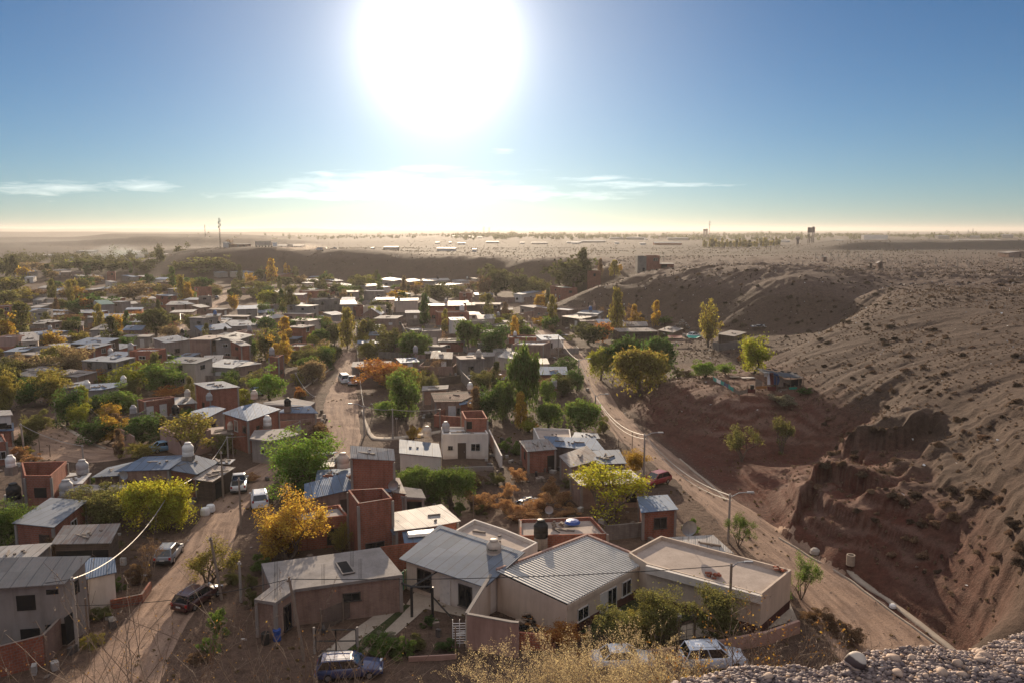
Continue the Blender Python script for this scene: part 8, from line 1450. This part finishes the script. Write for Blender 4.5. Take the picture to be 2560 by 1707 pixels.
# rubbish scattered over slopes and plateau
def bits(name, S, s, m, label):
    mb = MB()
    for p in S:
        a = rng.uniform(*s); k = len(mb.v); q = [Vector((rng.uniform(-a, a), rng.uniform(-a, a), rng.uniform(0, a * 1.2))) + Vector(p) for _ in range(4)]; mb.v += [tuple(x) for x in q]
        for f in ((0, 1, 2), (0, 2, 3), (0, 3, 1), (1, 3, 2)): mb.f.append(tuple(k + i for i in f)); mb.mi.append(0)
    return props(mb.obj(name, m), label, kind='stuff')
bits('litter', np.concatenate([sample_land(260, (18, 120), (50, 190), lambda X, Y, Z: Z > 1.5), sample_land(700, (20, 190), (170, 340), lambda X, Y, Z: Z > 2.5), sample_land(700, (-150, 260), (330, 620), lambda X, Y, Z: Z > 9)]), (.1, .28), M_WHITEP, 'white scraps of rubbish over slopes and plateau')
bits('litter', np.concatenate([sample_land(500, (-130, 30), (60, 220), lambda X, Y, Z: Z < .4)]), (.05, .2), M_PALE, 'pale scraps of rubbish in yards and lanes')
bits('rubble', sample_land(2600, (20, 240), (190, 420), lambda X, Y, Z: (Z > 12.5) & (fbm(X / 18, Y / 14, 3, 31) > .05)), (.2, .6), mat('grey_rubble', b_plain((.22, .18, .155), .95, var=.6)), 'broken rubble tipped along the plateau rim')
# road stones
bits('road_stones', sample_land(3000, (10, 36), (52, 110), lambda X, Y, Z: (Z < .6)), (.03, .09), mat('road_stone', b_plain((.20, .17, .15), .95)), 'loose stones along the gravel road')
# far woods along the horizon, and the wood at the town's far edge
def belt(name, n, ax, Yr, h, leaf, col, label, thick=8):
    a = np.radians(rng.uniform(*ax, n)); Y = rng.uniform(*Yr, n); X = Y * np.tan(a); k = fbm(np.degrees(a) * 1.3, Y / 300, 3, 7) > -.12; X, Y = X[k], Y[k]; S = np.stack([X, Y, land(X, Y)], 1); m = len(S); hh = rng.uniform(*h, m) * (1 + .8 * (rng.uniform(size=m) > .93))
    u = rng.normal(size=(m, thick, 3)); u /= np.linalg.norm(u, axis=2)[..., None]; P = u * (hh[:, None, None] * np.array([.42, .42, .5])) * rng.uniform(.2, 1, (m, thick, 1)); P[..., 2] += hh[:, None] * .46; P += S[:, None, :]
    o = bpy.data.objects.new(name, leaf_mesh(name, P.reshape(-1, 3), leaf, rng, 1.3)); COL.objects.link(o); o.color = (*col, 1); return props(o, label, kind='stuff')
belt('far_wood', 2600, (-4, 34), (1500, 3000), (5, 10), 2.0, (.085, .095, .045), 'hazy tree belt along the eastern horizon', 34)
belt('far_wood', 700, (-22, 0), (1900, 3200), (4, 8), 2.0, (.08, .085, .045), 'thin hazy tree line on the middle horizon', 30)
belt('far_wood', 330, (-34, -21.5), (640, 840), (5, 9), 1.1, (.07, .072, .03), 'dense wood at the far edge of the left town', 70)
belt('far_scrub', 1800, (-30, 34), (620, 1500), (.5, 1.2), .55, (.10, .08, .06), 'scattered brush over the far plain', 14)
# ------------------------------------------------------------------ smoke and dust
def plume(name, c, size, dens, col, label, aniso=.3):
    m = bpy.data.materials.new(name + '_air'); m.use_nodes = True; nt = NT(m.node_tree); nt.n.clear(); t = nt.new('ShaderNodeTexCoord').outputs['Object']
    n = nt.noise(nt.mapping(t, (1.6, 1.6, 1.6)), 1.6, 4, .6, .8); L_ = nt.new('ShaderNodeVectorMath', operation='LENGTH'); nt.set(L_, 0, t); f = nt.ramp(L_.outputs['Value'], [(.15, 1), (.98, 0)])
    v = nt.new('ShaderNodeVolumePrincipled'); v.inputs['Color'].default_value = (*col, 1); v.inputs['Anisotropy'].default_value = aniso; nt.set(v, 'Density', nt.m('MULTIPLY', nt.m('MULTIPLY', f, nt.ramp(n, [(.42, 0), (.65, 1)])), dens)); o_ = nt.new('ShaderNodeOutputMaterial'); nt.l.new(v.outputs[0], o_.inputs['Volume'])
    bm = bmesh.new(); bmesh.ops.create_icosphere(bm, subdivisions=3, radius=1.0); me = bpy.data.meshes.new(name); bm.to_mesh(me); bm.free(); me.materials.append(m); o = bpy.data.objects.new(name, me); o.location = c; o.scale = size; COL.objects.link(o); return props(o, label, kind='stuff')
p = at_y(*T('A', 1090, 375), 760); plume('smoke', p, (34, 26, 13), .035, (.86, .95, .97), 'pale smoke drifting up from the far left trees')
p = at_y(*T('B', 450, 305), 540); plume('dust', p, (20, 12, 4.5), .09, (.95, .82, .70), 'tan dust raised on the mesa road'); p = at_y(*Dp(60, 556), 1150); plume('dust', p, (120, 60, 11), .0014, (.95, .92, .88), 'white dust drifting in the far left valley')
# ------------------------------------------------------------------ the pebble ledge and thorn bushes in front
def stone_mesh(name, n, rr_, area, m, var=1):
    bm = bmesh.new(); bmesh.ops.create_icosphere(bm, subdivisions=1, radius=1.0); V = np.array([v.co[:] for v in bm.verts]); F = np.array([[v.index for v in f.verts] for f in bm.faces]); bm.free()
    X = rng.uniform(area[0], area[1], n); Y = ledge_y(X) + .06 - rng.uniform(area[2], area[3], n); Z = land(X, Y); r_ = rr_[0] + (rr_[1] - rr_[0]) * rng.uniform(0, 1, n) ** 2.6
    S = r_[:, None, None] * (1 + .22 * rng.normal(size=(n, len(V), 1)).clip(-1.2, 1.2)) * V[None] * (rng.uniform(.65, 1.45, (n, 1, 3)) * np.array([1.1, 1.0, .62])); a = rng.uniform(0, 6.28, n); c, s = np.cos(a)[:, None], np.sin(a)[:, None]
    Q = np.stack([S[..., 0] * c - S[..., 1] * s, S[..., 0] * s + S[..., 1] * c, S[..., 2]], -1) + np.stack([X, Y, Z + r_ * .25], 1)[:, None]
    me = bpy.data.meshes.new(name); me.vertices.add(n * len(V)); me.vertices.foreach_set('co', Q.ravel()); FF = (F[None] + (np.arange(n) * len(V))[:, None, None]).reshape(-1, 3)
    me.loops.add(FF.size); me.loops.foreach_set('vertex_index', FF.ravel().astype(np.int32)); me.polygons.add(len(FF)); me.polygons.foreach_set('loop_start', np.arange(0, FF.size, 3, dtype=np.int32)); me.polygons.foreach_set('loop_total', np.full(len(FF), 3, dtype=np.int32)); me.polygons.foreach_set('use_smooth', np.ones(len(FF), dtype=bool))
    me.update(calc_edges=True); me.materials.append(m); o = bpy.data.objects.new(name, me); COL.objects.link(o); return o
def b_pebble(nt):
    r = nt.new('ShaderNodeNewGeometry').outputs['Random Per Island']; P = geo_pos(nt); n = nt.noise(P, 60, 4, .6)
    c = nt.ramp(r, [(0, (.165, .125, .11)), (.25, (.27, .20, .175)), (.5, (.21, .16, .145)), (.7, (.33, .255, .22)), (.85, (.13, .10, .10)), (.93, (.40, .25, .15)), (1, (.48, .42, .38))])
    return princ(nt, nt.mix(.6, c, nt.ramp(n, [(.3, (.6, .6, .6)), (.65, (1.15, 1.15, 1.15))]), 'MULTIPLY'), .75, 0, .3, n, .3, .004)
M_PEB = mat('river_pebbles', b_pebble)
props(stone_mesh('gravel', 70000, (.0035, .0125), (-.3, 4.2, 0, 1.3), M_PEB), 'grey and pinkish river pebbles on the ledge', kind='stuff')
for k in range(90):
    x = rng.uniform(.7, 3.2); y = ledge_y(np.array([x]))[0] - rng.uniform(.02, .8); r_ = rng.uniform(.013, .027); z = lz(x, y); mb = MB(); bm = bmesh.new(); bmesh.ops.create_icosphere(bm, subdivisions=2, radius=1.0); sc_ = np.array([rng.uniform(.9, 1.5), rng.uniform(.8, 1.1), rng.uniform(.5, .75)])
    for v in bm.verts: d = 1 + .13 * math.sin(v.co.x * 3 + k) + .1 * math.sin(v.co.y * 4 + k * 2); v.co = Vector([v.co[i] * sc_[i] * r_ * d for i in range(3)])
    me = bpy.data.meshes.new('stone'); bm.to_mesh(me); bm.free(); me.polygons.foreach_set('use_smooth', [True] * len(me.polygons)); me.materials.append(M_PEB); o = bpy.data.objects.new('stone', me); o.location = (x, y, z + r_ * .25); o.rotation_euler = (rng.uniform(-.2, .2), rng.uniform(-.2, .2), rng.uniform(0, 6)); COL.objects.link(o); props(o, 'larger rounded stone lying among the pebbles of the ledge', 'stone', 'larger stones of the pebble ledge')
def b_twotone(nt):
    P = nt.new('ShaderNodeTexCoord').outputs['Object']; s = nt.new('ShaderNodeSeparateXYZ'); nt.set(s, 0, P); d = nt.m('ADD', nt.m('ADD', s.outputs[2], nt.m('MULTIPLY', s.outputs[0], .35)), nt.m('MULTIPLY', nt.noise(P, 30, 3, .6), .012))
    return princ(nt, nt.ramp(nt.m('MULTIPLY_ADD', d, 12.0, .42), [(.28, (.5, .45, .42)), (.34, (.08, .055, .05)), (.66, (.08, .055, .05)), (.72, (.52, .44, .36))]), .7)
p = at_z(*T('L', 800, 1380), 28.26); yb_ = float(ledge_y(np.array([p.x]))[0]) - .06; bm = bmesh.new(); bmesh.ops.create_icosphere(bm, subdivisions=3, radius=1.0)
for v in bm.verts: d = 1 + .10 * math.sin(v.co.x * 3.1 + 1) + .08 * math.sin(v.co.y * 4.3); v.co = Vector((v.co.x * .047 * d, v.co.y * .038 * d, v.co.z * .033 * d))
me = bpy.data.meshes.new('banded_stone'); bm.to_mesh(me); bm.free(); me.polygons.foreach_set('use_smooth', [True] * len(me.polygons)); me.materials.append(mat('banded_stone', b_twotone)); o = bpy.data.objects.new('banded_stone', me); o.location = (p.x, yb_, lz(p.x, yb_) + .026); COL.objects.link(o); props(o, 'largest stone on the ledge, pale with a dark band', 'stone')
M_THORN = mat('thorn_wood', b_plain((.19, .135, .095), .8, var=.6, sc=20)); M_DRYLEAF = mat('dry_leaf', b_leaf)
def thorn_bush(px, ptop, y, wpx, nst, seed, col, leafn, label, leafs=.014, lean=(0, 0), depth=3, sp=.42, thorn=True, r0=.010, m=None, spread_=.8, lsp=.022, name='thorn_bush'):
    q = at_y(*Dp(px, ptop), y); x = q.x; z = lz(x, y); h = max(.5, q.z - z); wd = wpx / .91875 / FPX * y * 1.1
    rnd = random.Random(seed); r_ = np.random.default_rng(seed); O_ = empty(name, (x, y, z), 0, label, 'bush', 'thorn and straw bushes in front'); mb = MB(); tips = []
    for k in range(nst):
        a = rnd.uniform(0, 6.28); s = rnd.uniform(.15, 1) * wd / h * spread_; limbs(mb, Vector((rnd.uniform(-.1, .1), rnd.uniform(-.1, .1), -.05)), Vector((s * math.cos(a) + lean[0], s * math.sin(a) * .6 + lean[1], 1)).normalized(), h * .42, r0, depth, rnd, tips, sp, .35, 4, 4, (2, 3))
    f = h / np.percentile([t[0].z for t in tips], 97); mb.v = [(a * 1, b * 1, c * f) for (a, b, c) in mb.v]; tips = [(Vector((p.x, p.y, p.z * f)), d) for (p, d) in tips]
    if thorn:
        for (p, d) in list(tips):
            for q in range(3): e = p - d * rnd.uniform(0, .18); n_ = Vector((rnd.gauss(0, 1), rnd.gauss(0, 1), rnd.gauss(0, 1))).normalized(); mb.tube([e, e + n_ * .045], .0022, 3, r2=.0004, cap=False)
    mb.obj('branches', m or M_THORN, O_)
    if leafn:
        TP = np.array([list(t[0]) for t in tips]); DD = np.array([list(t[1]) for t in tips]); i = r_.integers(0, len(TP), leafn); P = TP[i] - DD[i] * r_.uniform(0, .28, (leafn, 1)) * h * .25 + r_.normal(size=(leafn, 3)) * lsp
        o = bpy.data.objects.new('foliage', leaf_mesh('foliage', P, leafs, r_, 1.5, 0, M_DRYLEAF)); o.parent = O_; o.color = (*col, 1); COL.objects.link(o)
    return O_
M_STRAW = mat('straw_stems', b_plain((.36, .275, .18), .9, var=.5, sc=20))
OR = (.26, .15, .05); ST = (.40, .335, .24)
for (x, t, y, w_, n, s, lf, lab) in [(40, 1385, 5.0, 240, 7, 1, 420, 'bare thorn bush with a few orange leaves in the lower corner'), (330, 1400, 5.4, 300, 7, 2, 160, 'thorn bush of long whippy bare stems before the dirt street'), (480, 1440, 5.8, 220, 6, 3, 160, 'low tangled thorn bush below the slab-roofed house'), (650, 1510, 5.8, 220, 8, 4, 160, 'pale leafless thorn bush in front of the blue car'), (150, 1490, 5.6, 240, 7, 5, 500, 'leafy orange thorn bush at the lower edge'), (800, 1515, 6.0, 170, 7, 6, 80, 'second leafless thorn bush right below the blue car')]:
    thorn_bush(x, t, y, w_, n, s, OR, lf, lab, .009, r0=.013)
thorn_bush(560, 1440, 5.2, 300, 1, 9, OR, 0, 'single long thorny branch reaching up across the yard', lean=(.7, .2), depth=2, sp=.25, r0=.008)
for (x, t, y, w_, n, s, lab) in [(1215, 1545, 6.2, 105, 24, 21, 'feathery straw-coloured bush in the middle of the lower edge'), (1310, 1528, 6.0, 105, 24, 22, 'fuller straw-coloured bush beside the pebble ledge'), (1415, 1500, 6.3, 105, 24, 23, 'straw-coloured bush hiding the white car'), (1510, 1540, 5.6, 100, 18, 24, 'small straw-coloured tuft at the ledge corner')]:
    thorn_bush(x, t, y, w_, n, s, ST, 24000, lab, .0062, depth=4, sp=.34, thorn=False, r0=.006, m=M_STRAW, lsp=.010, name='straw_bush', spread_=.42)
for (x, t, y, w_, n, s, lab, lf) in [(1600, 1485, 4.9, 90, 4, 31, 'crooked thorn bush with rusty leaves in front of the silver car', 160), (1740, 1405, 5.2, 190, 6, 32, 'tall rusty-leaved thorn bush over the retaining wall', 420), (1800, 1440, 5.6, 130, 5, 33, 'branching thorn bush at the end of the retaining wall', 200), (1880, 1475, 5.9, 170, 8, 34, 'grey leafless thorn thicket above the pebble ledge', 30), (1985, 1455, 6.4, 70, 3, 35, 'lone leafless thorn shrub against the gravel road', 10)]:
    thorn_bush(x, t, y, w_, n, s, OR, lf, lab, .012, depth=3, sp=.5, r0=.008, spread_=.6)
# ------------------------------------------------------------------ the air
def b_haze():
    m = bpy.data.materials.new('haze_air'); m.use_nodes = True; nt = NT(m.node_tree); nt.n.clear()
    v = nt.new('ShaderNodeVolumePrincipled'); v.inputs['Color'].default_value = (.60, .57, .54, 1)
    v.inputs['Density'].default_value = HAZE_DENSITY; v.inputs['Anisotropy'].default_value = .45
    o = nt.new('ShaderNodeOutputMaterial'); nt.l.new(v.outputs[0], o.inputs['Volume']); return m
HAZE_DENSITY = 0.00013
hb = MB().box((0, 8300, 20), (40000, 17800, 90)); hz = hb.obj('haze', b_haze()); props(hz, 'pale dusty air over the whole valley', kind='stuff')
# ------------------------------------------------------------------ labels: what each thing looks like and what it stands by
LM = [(Dp(507, 560), 'the radio mast'), (Dp(690, 1230), 'the bright yellow tree'), (Dp(360, 1170), 'the yellow willow'), (Dp(690, 1040), 'the bright green tree'), (Dp(1010, 1100), 'the twin green willows'), (Dp(1400, 1140), 'the sparse yellow tree'), (Dp(1470, 860), 'the roadside willow grove'), (Dp(1800, 890), 'the patchwork shack'),
      (Dp(1625, 760), 'the many-spired poplar'), (Dp(1330, 620), 'the dark mesa trees'), (Dp(1860, 550), 'the tall water tower'), (Dp(800, 880), 'the silver pickup'), (Dp(795, 770), 'the middle street poplar'), (Dp(425, 670), 'the golden poplar pair'), (Dp(258, 770), 'the dark olive poplar'), (Dp(50, 740), 'the broad olive poplar'), (Dp(500, 905), 'the tall brick house'), (Dp(375, 1070), 'the broad blue sheet roof'),
      (Dp(1088, 975), 'the roofless brick room'), (Dp(1040, 910), 'the brown tiled house'), (Dp(1490, 600), 'the lone plateau house'), (Dp(275, 585), 'the drifting smoke'), (Dp(1050, 690), 'the white gabled house'), (Dp(580, 700), 'the big blue-roofed house'), (Dp(1300, 940), 'the round roadside willow'), (Dp(660, 690), 'the tall mid-town poplar'), (Dp(930, 780), 'the wide dark willow'), (Dp(200, 700), 'the orange tree'),
      (Dp(60, 600), 'the far left dark trees'), (Dp(1040, 530), 'the skyline masts'), (Dp(1620, 535), 'the distant water tower'), (Dp(2200, 553), 'the long white hall'), (Dp(1700, 1010), 'the flat-topped lone tree'), (Dp(620, 660), 'the gold poplars under the mesa'), (Dp(1240, 850), 'the tall dark willow'), (Dp(350, 730), 'the large dark olive tree'), (Dp(120, 880), 'the shaded hedge trees'), (Dp(860, 860), 'the orange-topped tree')]
ORD = ['', 'second out', 'third out', 'fourth out', 'fifth out', 'sixth out', 'seventh out', 'eighth out', 'ninth out', 'tenth out', 'eleventh out', 'twelfth out']
todo = []
for (H, wall, roof, kind, h, wd) in ALL_HOUSES:
    if H.get('label'): continue
    nm = 'shed' if H.get('category') == 'shed' else 'house'; st = 'two-storey ' if h > 4.2 and nm == 'house' else ''
    todo.append((H, f"{st}{WORD[wall]} {nm} with {'open top' if kind == 'open' else RWORD[roof] + ' roof'}"))
for (T_, sp, col, h, label) in ALL_TREES:
    if not label: todo.append((T_, f"{SWORD[sp][1]} {CWORD[col]} {SWORD[sp][0]}"))
for (O_, col, label) in ALL_TANKS:
    if not label: todo.append((O_, f"{col} rooftop water tank"))
for (O_, label) in ALL_POLES:
    if not label: todo.append((O_, 'pole along the street'))
for (W_, m_) in YWALLS: todo.append((W_, f"{WORD[m_]} {'fence' if m_ == 'wood' else 'yard wall'} round a yard"))
seen = {}
for (o, base) in todo:
    p = project(o.location + Vector((0, 0, 1.5))); best = min(LM, key=lambda L: math.hypot(L[0][0] - p[0], (L[0][1] - p[1]) * 1.6)); dx, dy = p[0] - best[0][0], p[1] - best[0][1]
    if math.hypot(dx, dy) < 22: rel = 'right beside'
    elif abs(dx) > abs(dy) * 1.3: rel = 'left of' if dx < 0 else 'right of'
    else: rel = 'behind' if dy < 0 else 'in front of'
    seen.setdefault((base, rel, best[1]), []).append((math.hypot(dx, dy), o))
for (base, rel, lm), v in seen.items():
    v.sort(key=lambda t: t[0])
    base = base.replace(' plastered', '') if len((base + rel + lm).split()) > 11 else base
    for k, (_, o) in enumerate(v): o['label'] = f"{base} {rel} {lm}" + (f", {ORD[k] if k < 12 else 'far out'}" if k else '')
